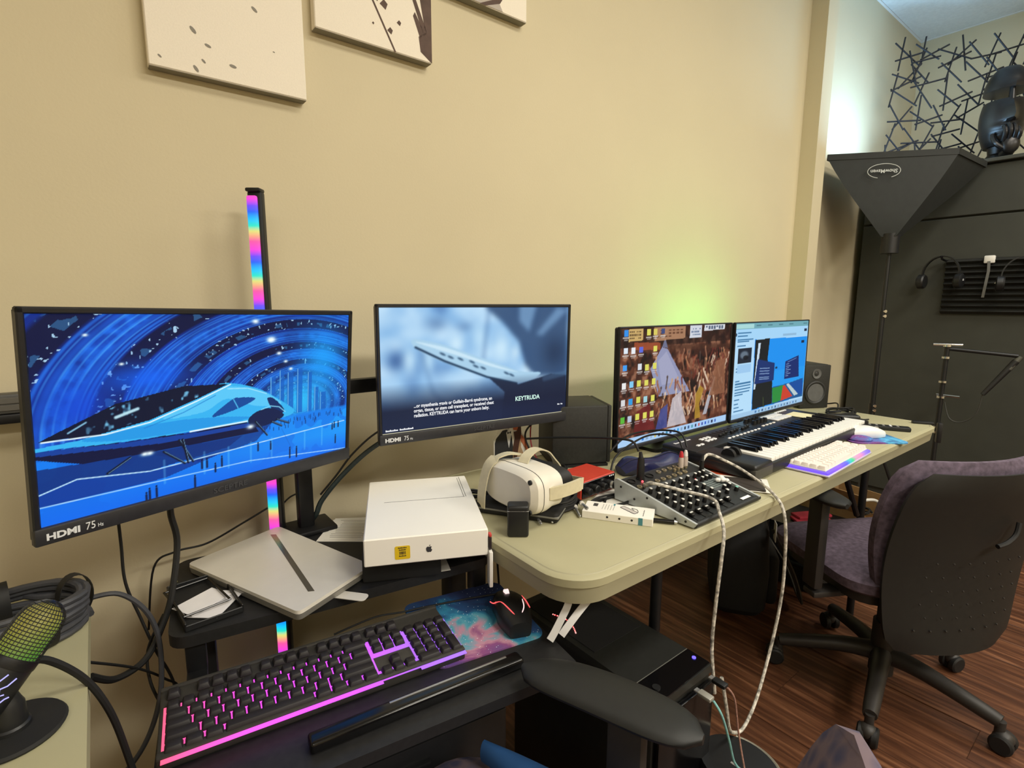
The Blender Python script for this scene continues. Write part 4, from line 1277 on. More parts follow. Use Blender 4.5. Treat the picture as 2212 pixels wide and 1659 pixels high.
# coil of grey cable
coil = thing('cable_coil', 'thick coil of dark grey cable tied with straps at the left edge', 'cable', (-0.128, -0.40, 0.7355))
GREYC = mat('grey_cable', '#3c3d42', 0.5, var=0.1, scale=60)
pts = []
N = 26 * 12
for i in range(N):
    t = i / 26
    a = 2 * math.pi * t
    lay = int(t) % 6
    rx_, ry_ = 0.083 - 0.004 * (int(t * 1.7) % 4), 0.062 - 0.004 * (int(t * 1.3) % 4)
    pts.append((rx_ * math.cos(a), ry_ * math.sin(a), 0.006 + 0.0095 * lay * 0.9 + 0.0012 * math.sin(3 * a + t)))
obj('winding', MB().tube(pts, 0.0048, 8), GREYC, coil)
for a in (25, 100, 200, 300):
    ca, sa = math.cos(R(a)), math.sin(R(a))
    mid = Vector((0.074 * ca, 0.054 * sa, 0.031))
    rr = [mid + Vector((ca * 0.021 * math.cos(t), sa * 0.021 * math.cos(t), 0.0325 * math.sin(t))) for t in np.linspace(0, 2 * math.pi, 25)]
    obj('strap', MB().strip(rr, 0.013, 0.0012, [tuple(q - mid) for q in rr]), RUBBER, coil)

# cables hanging between the side table and the desk
BC = RUBBER
cable('monitor_power_cable', [(0.075, -0.33, 0.90), (0.072, -0.31, 0.84), (0.078, -0.30, 0.78), (0.062, -0.32, 0.70), (0.045, -0.33, 0.655), (0.015, -0.36, 0.618), (-0.025, -0.40, 0.625), (-0.052, -0.43, 0.66)], 0.0052, BC,
      'thick black cable hanging from the large monitor and looping left')
cable('thin_black_cable', [(0.0, -0.32, 0.88), (0.0, -0.30, 0.80), (0.0, -0.30, 0.73), (0.015, -0.30, 0.66), (0.03, -0.31, 0.60), (0.052, -0.31, 0.52), (0.05, -0.32, 0.42), (0.045, -0.33, 0.30)], 0.0024, BC,
      'thin black cable dropping straight down beside the thick monitor cable')
cable('coil_tail_cable', [(-0.05, -0.36, 0.748), (-0.01, -0.36, 0.742), (0.022, -0.36, 0.70), (0.035, -0.36, 0.64), (0.03, -0.37, 0.56), (0.01, -0.38, 0.50), (-0.02, -0.40, 0.47), (-0.06, -0.42, 0.46)], 0.004, GREYC,
      'grey cable tail curving down from the coil past the side table')
cable('mic_cable', [(-0.10, -0.60, 0.80), (-0.08, -0.585, 0.79), (-0.05, -0.575, 0.745), (-0.03, -0.575, 0.69), (-0.018, -0.575, 0.62), (-0.01, -0.575, 0.55), (0.0, -0.57, 0.4)], 0.0042, BC,
      'black cable running from the microphone over the side table edge')
cable('thin_cross_cable', [(-0.06, -0.45, 0.70), (0.0, -0.38, 0.62), (0.04, -0.33, 0.55), (0.06, -0.30, 0.50), (0.065, -0.30, 0.40)], 0.002, BC,
      'thin dark cable slanting from the microphone down to the desk foot')
cable('desk_side_cable', [(0.048, -0.30, 0.655), (0.02, -0.32, 0.61), (0.018, -0.34, 0.56), (0.035, -0.36, 0.50), (0.045, -0.37, 0.43), (0.03, -0.38, 0.32)], 0.0024, BC,
      'thin black cable curling down the left side of the desk')
cable('tray_power_cable', [(0.03, -0.47, 0.50), (0.005, -0.47, 0.487), (-0.01, -0.47, 0.47), (-0.01, -0.47, 0.40), (-0.012, -0.47, 0.25)], 0.0045, BC,
      'bent black cable below the keyboard tray at its left')
cable('lamp_cable', [(0.27, -0.11, 0.735), (0.22, -0.09, 0.705), (0.15, -0.075, 0.672), (0.09, -0.07, 0.668), (0.05, -0.06, 0.64), (0.03, -0.05, 0.5)], 0.0022, BC,
      'thin dark lamp cable running left along the back of the shelf')
cable('lamp_lead', [(0.295, -0.105, 0.725), (0.33, -0.07, 0.735), (0.37, -0.06, 0.74)], 0.002, BC, 'short thin lead from the light bar to the monitor post')
sl = mat('braided_sleeve', '#1d2a2c', 0.6, var=0.4, scale=260)
cable('sleeved_cable', [(0.66, -0.20, 0.90), (0.56, -0.19, 0.882), (0.49, -0.17, 0.845), (0.43, -0.15, 0.79), (0.385, -0.135, 0.735), (0.37, -0.13, 0.70), (0.36, -0.10, 0.67)], 0.0062, sl,
      'braided black cable sleeve slanting from the advert monitor to the post')
cable('sleeve_side_cable', [(0.62, -0.20, 0.93), (0.52, -0.17, 0.89), (0.46, -0.15, 0.84), (0.42, -0.14, 0.79), (0.385, -0.125, 0.745)], 0.0025, BC,
      'thin black cable joining the braided sleeve from above')

# ------------------------------------------------------------------ long folding table
T = 0.735
ft = thing('folding_table', 'long beige plastic folding table along the wall', 'table', (0, 0, 0))
ft.rotation_euler.z = R(-0.72)
xa, xb, ya, yb = 0.585, 2.565, -0.776, -0.15
obj('table_top', MB().layers([[(x, y, 0.717) for x, y in rrect(xa, ya, xb, yb, 0.085, 8)],
                              [(x, y, 0.731) for x, y in rrect(xa, ya, xb, yb, 0.085, 8)],
                              [(x, y, T) for x, y in rrect(xa + 0.006, ya + 0.006, xb - 0.006, yb - 0.006, 0.08, 8)]]), TABM, ft)
obj('rim_bead', MB().tube([(x, y, 0.7335) for x, y in rrect(xa + 0.013, ya + 0.013, xb - 0.013, yb - 0.013, 0.075, 8)], 0.0028, 6, True), TABS, ft)
obj('skirt', MB().layers([[(x, y, 0.683) for x, y in rrect(xa + 0.010, ya + 0.008, xb - 0.012, yb - 0.012, 0.078, 8)],
                          [(x, y, 0.717) for x, y in rrect(xa + 0.005, ya + 0.004, xb - 0.006, yb - 0.006, 0.08, 8)]]), TABS, ft)
for lx in (0.98, 2.22):
    for ly in (-0.65, -0.3):
        obj('leg', MB().cyl((lx, ly, 0.0), (lx, ly, 0.68), 0.013, n=14), STEEL, ft)
    obj('leg_crossbar', MB().cyl((lx, -0.65, 0.12), (lx, -0.3, 0.12), 0.011, n=12).cyl((lx, -0.65, 0.60), (lx, -0.3, 0.60), 0.010, n=12), STEEL, ft)
obj('folding_brace', MB().cyl((1.02, -0.43, 0.60), (1.45, -0.43, 0.672), 0.009, n=10), STEEL, ft)
obj('folding_brace', MB().cyl((2.18, -0.65, 0.42), (1.98, -0.65, 0.672), 0.010, n=10), STEEL, ft)

# ------------------------------------------------------------------ studio speakers
CONE = mat('cone_grey', '#5b5c5c', 0.6, var=0.1, scale=60)
RING = mat('surround_dark', '#2b2c2c', 0.55)
SPKM = mat('speaker_vinyl', '#232422', 0.6, var=0.2, scale=150, bump=0.1)
def speaker(label, loc, rz, w, h, d, wedge=0.0):
    t = thing('studio_speaker', label, 'speaker', loc, rz, 'pair of small studio speakers')
    obj('cabinet', MB().rbox((0, 0.004, h / 2), (w, d - 0.008, h), 0.006, 2), SPKM, t)
    obj('baffle', MB().rbox((0, -d / 2 + 0.003, h / 2), (w - 0.002, 0.012, h - 0.002), 0.004, 2), SPKM, t)
    RX = Matrix.Translation((0, -d / 2 - 0.003, h * 0.37)) @ Matrix.Rotation(R(90), 4, 'X')
    ws = obj('woofer', MB().lathe([(0.050, -0.001), (0.052, 0.004), (0.047, 0.006), (0.043, 0.003), (0.040, 0.002), (0.020, -0.006), (0.0, -0.006)], 36, RX), RING, t)
    obj('cone', MB().lathe([(0.040, 0.0035), (0.022, -0.004), (0.018, 0.001), (0.0, 0.004)], 32, RX, True), CONE, ws)
    RX2 = Matrix.Translation((0, -d / 2 - 0.003, h * 0.80)) @ Matrix.Rotation(R(90), 4, 'X')
    tw = obj('tweeter', MB().lathe([(0.022, -0.001), (0.022, 0.003), (0.017, 0.002), (0.010, -0.001), (0.0, -0.001)], 28, RX2), CONE, t)
    obj('dome', MB().ball((0, -d / 2 - 0.0015, h * 0.80), (0.009, 0.004, 0.009), 16, 8), RING, tw)
    return t
speaker('black studio speaker standing right of the browser monitor', (2.535, -0.29, T), -28, 0.145, 0.196, 0.165)
# the other speaker is turned away: its side faces the camera, it leans back on a desk wedge
ls = speaker('black studio speaker turned away between the red interface and the icon desktop monitor', (1.092, -0.258, T + 0.008), 62.7, 0.165, 0.170, 0.172)
ls.rotation_euler.x = R(0)
obj('desk_wedge', MB().prism([(-0.085, -0.0), (0.085, 0.0), (0.085, -0.007), (-0.085, -0.007)], -0.08, 0.08, Matrix.Rotation(R(90), 4, 'X')), RUBBER, ls, smooth=0)
SW = mat('wire_red', '#a3323a', 0.5)
cable('red_speaker_wire', [(1.03, -0.215, 0.875), (0.995, -0.19, 0.862), (0.975, -0.20, 0.81), (0.972, -0.22, 0.765), (0.98, -0.24, 0.742), (0.99, -0.25, 0.7385)], 0.0022, SW, 'red speaker wire dropping behind the turned-away speaker')
cable('black_speaker_wire', [(1.03, -0.215, 0.85), (0.985, -0.20, 0.848), (0.955, -0.20, 0.82), (0.957, -0.22, 0.775), (0.965, -0.24, 0.742), (0.97, -0.25, 0.7385)], 0.0028, RUBBER, 'black speaker wire looping beside the red one')

# ------------------------------------------------------------------ cut-out photo standee of a couple (flat print on board)
sd = thing('photo_standee', 'flat cut-out photo standee of a couple in black suit and gold dress', 'photo standee', (0.886, -0.20, T), 0)
RZ = Matrix.Rotation(R(90), 4, 'X')
def cut(name, poly, col, y, label=None):
    m_ = mat('print_' + name, col, 0.6, var=0.15, scale=60)
    return obj(name, MB().prism(poly, 0, 0.0006, Matrix.Translation((0, y, 0)) @ RZ), m_, sd, smooth=0, label=label)
outl = [(-0.042, 0.0), (0.075, 0.0), (0.082, 0.02), (0.088, 0.04), (0.075, 0.07), (0.05, 0.10), (0.04, 0.125), (0.028, 0.145), (0.0, 0.16), (-0.02, 0.15), (-0.03, 0.10), (-0.044, 0.085)]
obj('board', MB().prism(outl, -0.003, 0, RZ), CARD, sd, smooth=0)
obj('foot_strip', MB().box((0.015, 0.012, 0.002), (0.09, 0.05, 0.004)), CARD, sd, smooth=0)
cut('suit', [(-0.041, 0.001), (0.022, 0.001), (0.024, 0.05), (0.018, 0.09), (0.0, 0.11), (-0.014, 0.108), (-0.036, 0.088), (-0.041, 0.075)], '#23252a', -0.0006)
cut('shirt', [(-0.002, 0.10), (0.008, 0.055), (0.018, 0.10), (0.008, 0.112)], '#dcdcdc', -0.0013)
cut('bow_tie', [(0.002, 0.104), (0.008, 0.099), (0.014, 0.104), (0.014, 0.096), (0.008, 0.0985), (0.002, 0.096)], '#101012', -0.002)
cut('groom_head', [(-0.004, 0.112), (0.016, 0.112), (0.022, 0.13), (0.014, 0.155), (-0.004, 0.158), (-0.014, 0.14)], '#8a5a44', -0.001)
cut('dress', [(0.024, 0.001), (0.068, 0.001), (0.062, 0.03), (0.052, 0.05), (0.052, 0.085), (0.03, 0.085), (0.022, 0.05)], '#b99a78', -0.0013)
cut('arm', [(0.05, 0.09), (0.064, 0.075), (0.086, 0.042), (0.084, 0.036), (0.078, 0.010), (0.070, 0.001), (0.066, 0.003), (0.074, 0.034), (0.058, 0.060), (0.050, 0.070)], '#c0704e', -0.002)
cut('face', [(0.024, 0.105), (0.036, 0.102), (0.044, 0.118), (0.040, 0.138), (0.026, 0.138), (0.020, 0.122)], '#b5603f', -0.002)
cut('long_hair', [(0.040, 0.14), (0.050, 0.125), (0.052, 0.09), (0.044, 0.06), (0.036, 0.02), (0.026, 0.015), (0.022, 0.05), (0.028, 0.08), (0.024, 0.10), (0.036, 0.10), (0.044, 0.118)], '#4a2c22', -0.0026)

# ------------------------------------------------------------------ white virtual-reality headset
VRW = mat('vr_white', '#e2ddd0', 0.5, var=0.02, scale=20)
VRS = mat('vr_strap', '#cdc4a6', 0.75, var=0.05, scale=80)
vr = thing('vr_headset', 'white virtual reality headset resting on its dark case', 'vr headset', (0.700, -0.500, 0.7605), -88)
vr.scale = (0.94, 0.94, 0.94)
# local: -y is the smooth front plate, x across the face
rings = []
for i in range(9):
    t = i / 8
    y = -0.048 + 0.09 * t
    sx_, sz_ = 0.096 * (0.80 + 0.20 * math.sin(math.pi * min(1, t + 0.28) / 1.28 * 1.0)), 0.051 * (0.80 + 0.20 * math.sin(math.pi * min(1.0, t + 0.25) / 1.25))
    if i == 0:
        sx_ *= 0.90
        sz_ *= 0.86
    rings.append([(sx_ * (abs(math.cos(a)) ** 0.55) * (1 if math.cos(a) > 0 else -1), y, 0.052 + sz_ * (abs(math.sin(a)) ** 0.62) * (1 if math.sin(a) > 0 else -1))
                  for a in np.linspace(0, 2 * math.pi, 36, endpoint=False)])
obj('shell', MB().layers(rings), VRW, vr)
seam = [(x * 1.004, -0.022, 0.052 + (z - 0.052) * 1.006) for x, y, z in rings[2]]
obj('seam_line', MB().tube(seam, 0.0008, 5, True), RING, vr)
obj('face_gasket', MB().layers([[(x * 0.84, 0.040, 0.052 + (z - 0.052) * 0.84) for x, y, z in rings[7]],
                                [(x * 0.88, 0.072 + 0.016 * (abs(x) / 0.096) ** 2, 0.052 + (z - 0.052) * 0.86) for x, y, z in rings[7]],
                                [(x * 0.74, 0.072 + 0.014 * (abs(x) / 0.096) ** 2, 0.052 + (z - 0.052) * 0.70) for x, y, z in rings[7]],
                                [(x * 0.70, 0.040, 0.052 + (z - 0.052) * 0.66) for x, y, z in rings[7]]], cap=False), RUBBER, vr)
for x_, z_ in ((-0.078, 0.086), (0.078, 0.086), (-0.078, 0.018), (0.078, 0.018)):
    obj('camera_eye', MB().cyl((x_, -0.046, z_), (x_, -0.050, z_), 0.0055, n=16), RUBBER, vr)
for sgn in (-1, 1):
    arm = MB()
    pts = [(sgn * 0.093, -0.005, 0.055), (sgn * 0.100, 0.03, 0.056), (sgn * 0.101, 0.060, 0.057), (sgn * 0.099, 0.088, 0.058)]
    arm.strip(spline(pts, 5), 0.028, 0.007, (sgn, 0, 0.001))
    obj('side_arm', arm, VRS, vr)
loop = [(-0.098, 0.082, 0.060), (-0.092, 0.104, 0.055), (-0.05, 0.118, 0.045), (0, 0.122, 0.040), (0.05, 0.118, 0.045), (0.092, 0.104, 0.055), (0.098, 0.082, 0.060)]
obj('rear_strap', MB().strip(spline(loop, 6), 0.026, 0.003, [(p.x, p.y - 0.05, 0.0) for p in spline(loop, 6)]), VRS, vr)
lt_ = [(0.0, 0.0, 0.102), (-0.004, 0.016, 0.116), (-0.01, 0.050, 0.124), (-0.008, 0.085, 0.112), (0.0, 0.106, 0.085), (0.0, 0.118, 0.055)]
obj('top_strap', MB().strip(spline(lt_, 6), 0.026, 0.003, (0, 0.1, 1)), VRS, vr)
# strap end drooping over the shell front
obj('loose_strap', MB().strip(spline([(-0.035, 0.03, 0.108), (-0.048, -0.01, 0.115), (-0.062, -0.050, 0.095), (-0.070, -0.064, 0.04), (-0.073, -0.066, -0.01)], 6), 0.028, 0.003,
    [(0, 0.3, 1)] * 10 + [(0, -1, 0.3)] * 15), VRS, vr)
vc = thing('headset_case', 'dark open case lying under the white headset', 'case', (0.725, -0.468, T), -58)
obj('shell', MB().rbox((0, 0.01, 0.013), (0.20, 0.14, 0.025), 0.010, 3), MATTE, vc)
obj('zip_band', MB().rbox((0, 0.01, 0.0145), (0.202, 0.142, 0.005), 0.0024, 2), mat('zip_grey', '#77766f', 0.6), vc)

# ------------------------------------------------------------------ red audio interface
ai = thing('audio_interface', 'bright red audio interface with black knobbed front', 'audio interface', (0.925, -0.472, T), 4)
REDM = mat('interface_red', '#c53a28', 0.42, var=0.04, scale=90)
obj('case', MB().rbox((0, 0.004, 0.0245), (0.130, 0.092, 0.043), 0.002, 1), REDM, ai)
obj('front_panel', MB().rbox((0, -0.0425, 0.0245), (0.125, 0.003, 0.038), 0.001, 1), GLOSSB, ai)
for x_, r_ in ((-0.046, 0.010), (-0.018, 0.011), (0.012, 0.009), (0.036, 0.011)):
    kn = obj('knob', MB().lathe([(r_, 0), (r_ * 0.92, 0.011), (r_ * 0.8, 0.0125), (0, 0.0125)], 20, Matrix.Translation((x_, -0.044, 0.022)) @ Matrix.Rotation(R(90), 4, 'X')), BLACK, ai)
    obj('knob_ring', MB().lathe([(r_ * 0.75, 0.0124), (r_ * 0.75, 0.0130), (r_ * 0.62, 0.0130), (r_ * 0.62, 0.0124)], 18, Matrix.Translation((x_, -0.044, 0.022)) @ Matrix.Rotation(R(90), 4, 'X')), RING, kn)
for i in range(3):
    obj('indicator', MB().box((0.040 + i * 0.007, -0.0443, 0.0405), (0.004, 0.001, 0.003)), PRINTW, ai, smooth=0)
for x_ in (-0.05, 0.05):
    obj('foot', MB().cyl((x_, 0.0, 0), (x_, 0.0, 0.004), 0.007, n=12), RUBBER, ai)
single('table_sheet', MB().box((0, 0, 0.0004), (0.15, 0.10, 0.0008)), PAPER, 'white paper sheet under the cables before the red interface', 'paper', None, (0.93, -0.565, T), 25, 0)
xl = thing('xlr_plug', 'black plug with cable pushed into the red interface front', 'plug', (0.962, -0.535, T + 0.022), 0)
obj('barrel', MB().tube([(0, 0.018, 0), (0.012, -0.012, -0.002), (0.03, -0.05, -0.006)], [0.0085, 0.0085, 0.006], 16), STEEL, xl)
obj('ring', MB().tube([(0.002, 0.012, 0), (0.004, 0.007, 0)], 0.0092, 16), SILVER, xl)
obj('strain_relief', MB().tube([(0.03, -0.05, -0.006), (0.045, -0.068, -0.012)], [0.0055, 0.0036], 12), RUBBER, xl)

# ------------------------------------------------------------------ power adapter, plugs, coils on the table
pa = thing('power_adapter', 'black power adapter block standing near the table corner', 'power adapter', (0.634, -0.566, T), -38)
obj('block', MB().rbox((0, 0, 0.033), (0.043, 0.032, 0.066), 0.005, 3), BLACK, pa)
obj('top_band', MB().rbox((0, 0, 0.055), (0.0434, 0.0324, 0.0012), 0.0005, 1), SILVER, pa)
def coil_cable(label, cx, cy, rx, ry, turns, r, z0, rise, m, wob=0.006, seed=0, name='coiled_cable', start=0.0):
    r_ = np.random.default_rng(seed)
    pts = []
    n = 22
    for i in range(int(turns * n) + 1):
        t = i / n
        a = 2 * math.pi * (t + start)
        k = int(t)
        f_ = 1 - 0.10 * ((k * 0.61) % 1) + wob * math.sin(2.3 * a + k)
        pts.append((cx + rx * f_ * math.cos(a), cy + ry * f_ * math.sin(a), z0 + r + rise * t + 0.002 * math.sin(3 * a + k)))
    return single(name, MB().tube(pts, r, 7), m, label, 'cable')
coil_cable('round coil of black cable in front of the headset', 0.792, -0.512, 0.050, 0.040, 5.0, 0.0034, T, 0.0055, RUBBER, seed=1)
coil_cable('loose loop of thin black cable in front of the red interface', 0.905, -0.575, 0.075, 0.028, 2.4, 0.0026, T, 0.004, RUBBER, wob=0.05, seed=2)
coil_cable('tangle of black cable behind the headset by the speaker', 0.90, -0.335, 0.085, 0.045, 4.2, 0.003, T, 0.005, RUBBER, wob=0.08, seed=3)
coil_cable('small black cable coil against the laptop box and headset', 0.665, -0.395, 0.03, 0.05, 3.5, 0.003, T, 0.006, RUBBER, wob=0.05, seed=5)
def jack(label, a, b, ring=False):
    a, b = Vector(a), Vector(b)
    d = (b - a).normalized()
    t = thing('jack_plug', label, 'jack plug', tuple(a), 0, 'jack plugs on the table')
    L = (b - a).length
    q = lambda s: d * (L * s)
    obj('sleeve', MB().tube([q(0), q(0.45)], [0.0050, 0.0055], 12), STEEL, t)
    obj('collar', MB().tube([q(0.40), q(0.48)], 0.0060, 12), mat('collar_white', '#d8d4cc', 0.4) if ring else SILVER, t)
    obj('tip', MB().tube([q(0.48), q(0.86), q(0.88), q(0.92), q(0.97), q(1.0)], [0.0030, 0.0030, 0.002, 0.0031, 0.0026, 0.0008], 10), SILVER, t)
    return t
jack('jack plug pointing at the adapter, nearer the laptop box', (0.722, -0.505, T + 0.012), (0.698, -0.566, T + 0.005))
jack('jack plug beside the adapter, right one of that pair', (0.738, -0.520, T + 0.011), (0.722, -0.575, T + 0.005))
jack('jack plug with a white collar lying before the cable coil', (0.832, -0.520, T + 0.010), (0.790, -0.588, T + 0.005), True)
jack('jack plug touching the end of the dongle box', (0.838, -0.531, T + 0.014), (0.808, -0.594, T + 0.021), True)

# small white carton for a usb hub
ub = thing('dongle_carton', 'slim white carton with a line drawing of a usb dongle', 'box', (0.864, -0.632, T), math.degrees(math.atan2(-0.121, 0.078)))
obj('carton', MB().rbox((0, 0, 0.0085), (0.150, 0.062, 0.017), 0.001, 1), CARD, ub)
pr = MB()
for i in range(5):
    pr.box((-0.035 + i * 0.006, 0.006, 0.01715), (0.0009, 0.030, 0.0003))
obj('fine_print', pr, PRINTG, ub, smooth=0)
pr = MB()
for i in range(8):
    pr.box((-0.052, 0.004 + 0.0022 * i, 0.01715), (0.010, 0.0008 + 0.0006 * (i % 3), 0.0003))
obj('barcode', pr, PRINTB, ub, smooth=0)
Mr = Matrix.Translation((0.022, 0.004, 0.0172)) @ Matrix.Rotation(R(-40), 4, 'Z')
obj('dongle_drawing', MB().prism(rrect(-0.022, -0.006, 0.022, 0.006, 0.003), 0, 0.0003, Mr), mat('draw_grey', '#c3bdb8', 0.6), ub, smooth=0)
obj('drawing_outline', MB().tube([(x, y, 0.0003) for x, y in rrect(-0.022, -0.006, 0.022, 0.006, 0.003)], 0.0006, 5, True, Mr).tube([Mr @ Vector(p) for p in spline([(0.02, 0.008, 0.0003), (0.008, 0.016, 0.0003), (-0.004, 0.012, 0.0003), (0.006, 0.009, 0.0003)], 5)], 0.0005, 5), PRINTB, ub, smooth=0)
for i in range(3):
    obj('side_icon', MB().cyl((-0.02 + i * 0.026, -0.0309, 0.009), (-0.02 + i * 0.026, -0.0314, 0.009), 0.0024, n=12), PRINTB, ub)
obj('teal_mark', MB().box((0.05, -0.0311, 0.0085), (0.009, 0.0005, 0.016)), mat('teal_print', '#4a8a96', 0.6), ub, smooth=0)
obj('teal_mark', MB().box((-0.012, 0.024, 0.01715), (0.004, 0.010, 0.0003)), mat('teal_print', '#4a8a96', 0.6), ub, smooth=0)
glyphs('fine_print', 9, 0.0022, PRINTG, ub, (0.055, -0.02, 0.0172), (0, 0, R(90)), 0.036)
pn = thing('marker_pen', 'black pen poking out behind the dongle carton under the mixer', 'pen', (0.905, -0.705, T + 0.006), -52)
obj('barrel', MB().cyl((-0.02, 0, 0), (0.034, 0, 0), 0.0048, n=12), GLOSSB, pn)
obj('tip', MB().cyl((0.034, 0, 0), (0.040, 0, 0), 0.0048, 0.003, n=12), SILVER, pn)

# ------------------------------------------------------------------ mixer
MXB = mat('mixer_black', '#1f2122', 0.45, var=0.1, scale=90)
MXS = mat('mixer_silver', '#c2c8ca', 0.4, metal=0.35, var=0.03, scale=60)
KNOB = mat('mixer_knob', '#0f0f10', 0.4)
mx = thing('audio_mixer', 'black audio mixer with silver side panels and rows of white-tipped knobs', 'audio mixer', (1.068, -0.668, T), 0)
W2, yF, yB = 0.130, -0.098, 0.108
prof = [(yF - 0.006, 0.004), (yB, 0.004), (yB + 0.004, 0.050), (yB - 0.004, 0.054), (0.035, 0.043), (yF - 0.012, 0.014)]
def side(x, th):
    M_ = Matrix(((0, 0, 1, x), (1, 0, 0, 0), (0, 1, 0, 0), (0, 0, 0, 1)))
    return MB().prism(prof, -th / 2, th / 2, M_)
for x in (-W2, W2):
    sp_ = obj('side_panel', side(x, 0.006), MXS, mx, smooth=20)
    for (sy, sz) in ((-0.085, 0.012), (-0.06, 0.010), (0.015, 0.033), (0.05, 0.020), (0.09, 0.038)):
        s = 1 if x > 0 else -1
        obj('screw', MB().cyl((x + s * 0.003, sy, sz), (x + s * 0.0042, sy, sz), 0.0026, n=10), RUBBER, sp_)
M_ = Matrix(((0, 0, 1, 0), (1, 0, 0, 0), (0, 1, 0, 0), (0, 0, 0, 1)))
inner = [(yF, 0.003), (yB, 0.003), (yB, 0.047), (yB - 0.01, 0.050), (0.045, 0.041), (0.038, 0.036), (yF - 0.004, 0.010)]
obj('chassis', MB().prism(inner, -W2 + 0.003, W2 - 0.003, M_), MXB, mx, smooth=20)
obj('front_edge', MB().cyl((-W2 + 0.003, yF - 0.005, 0.0075), (W2 + 0.008, yF - 0.005, 0.0075), 0.006, n=14), MXB, mx)
sl_ = math.atan2(0.026, 0.140)
def on_deck(u, v):
    y = yF + v * (0.038 - yF)
    z = 0.011 + (0.036 - 0.011) * v
    return Vector((u, y, z))
kme = {}
def deck_knob(u, v, r, hgt, capm):
    key = (r, hgt, capm.name)
    if key not in kme:
        b = to_mesh('knob', MB().lathe([(r, 0), (r * 0.86, hgt * 0.9), (r * 0.7, hgt), (0, hgt)], 14))
        b.materials.append(KNOB)
        c = to_mesh('knob_cap', MB().lathe([(r * 0.68, hgt * 1.0), (r * 0.6, hgt * 1.09), (0, hgt * 1.1)], 12).box((0, r * 0.45, hgt * 0.9), (r * 0.3, r, hgt * 0.2)))
        c.materials.append(capm)
        kme[key] = (b, c)
    b, c = kme[key]
    p_ = on_deck(u, v)
    k_ = inst('knob', b, mx, p_, (-(-sl_), 0, 0))
    inst('knob_cap', c, k_, (0, 0, 0))
KW_ = mat('knob_white', '#e6e6e2', 0.5)
KT_ = mat('knob_teal', '#7fc8b8', 0.5)
for i in range(6):
    u = -0.105 + i * 0.029
    for j, v in enumerate((0.93, 0.76, 0.60, 0.45, 0.31)):
        deck_knob(u, v, 0.0052, 0.012, KW_)
for i in range(3):
    for j, v in enumerate((0.93, 0.78)):
        deck_knob(0.072 + i * 0.018, v, 0.0050, 0.012, KW_)
for u, v, mm in ((0.09, 0.42, KW_), (0.112, 0.42, KW_), (0.112, 0.28, KT_), (0.075, 0.30, KW_)):
    deck_knob(u, v, 0.0055, 0.010, mm)
for i in range(6):
    u = -0.105 + i * 0.029
    p_ = on_deck(u, 0.12)
    f_ = obj('fader_slot', MB().box((0, 0, 0.0006), (0.003, 0.03, 0.0012)), RUBBER, mx, p_, (sl_, 0, 0), smooth=0)
    fc = obj('fader_cap', MB().rbox((0, 0.004, 0.005), (0.010, 0.016, 0.008), 0.002, 1), KNOB, mx, p_, (sl_, 0, 0))
    obj('fader_mark', MB().box((0, 0.004, 0.0093), (0.0095, 0.003, 0.0008)), KW_, fc, smooth=0)
obj('printed_scale', MB().box((0, 0, 0.0005), (0.06, 0.045, 0.0003)), mat('scale_print', '#4b5053', 0.5), mx, on_deck(0.09, 0.60), (sl_, 0, 0), smooth=0)
for i in range(5):
    obj('printed_line', MB().box((0, 0, 0.001), (0.058, 0.0015, 0.0003)), mat('line_print', '#84968f', 0.5), mx, on_deck(0.09, 0.52 + i * 0.05), (sl_, 0, 0), smooth=0)
obj('maker_plate', MB().box((0, 0, 0.001), (0.036, 0.008, 0.0004)), PRINTW, mx, on_deck(0.098, 0.05), (sl_, 0, 0), smooth=0)
GOLD = mat('jack_gold', '#cbbf9e', 0.3, metal=0.8)
def rear(u, v):
    return Vector((u, 0.046 + v * (yB - 0.012 - 0.046), 0.0412 + v * 0.0088))
for i in range(9):
    p_ = rear(-0.112 + i * 0.0225, 0.15)
    obj('jack_socket', MB().lathe([(0.0065, 0), (0.0065, 0.003), (0.0035, 0.003), (0.0035, -0.002)], 14, cap=False), GOLD, mx, p_, (0.12, 0, 0))
for i in range(5):
    p_ = rear(0.0 + i * 0.0225, 0.75)
    obj('jack_socket', MB().lathe([(0.0065, 0), (0.0065, 0.003), (0.0035, 0.003), (0.0035, -0.002)], 14, cap=False), GOLD, mx, p_, (0.12, 0, 0))
for i in range(3):
    p_ = rear(-0.108 + i * 0.034, 0.7)
    obj('xlr_socket', MB().lathe([(0.011, 0), (0.011, 0.0025), (0.0095, 0.0025), (0.0095, -0.001), (0.0, -0.001)], 20), RUBBER, mx, p_, (0.12, 0, 0))
for i in range(4):
    obj('phono_socket', MB().cyl((0, 0, 0), (0, 0, 0.007), 0.004, n=12), GOLD, mx, rear(0.045 + i * 0.016, 0.45), (0.12, 0, 0))
obj('red_led', MB().ball((0, 0, 0.002), 0.0028, 10, 6), glow('led_red', '#ff4a50', 3.0), mx, rear(-0.084, 0.42))
obj('red_led', MB().ball((0, 0, 0.002), 0.002, 10, 6), glow('led_red', '#ff4a50', 3.0), mx, on_deck(0.062, 0.86))
mw = Vector(mx.location)
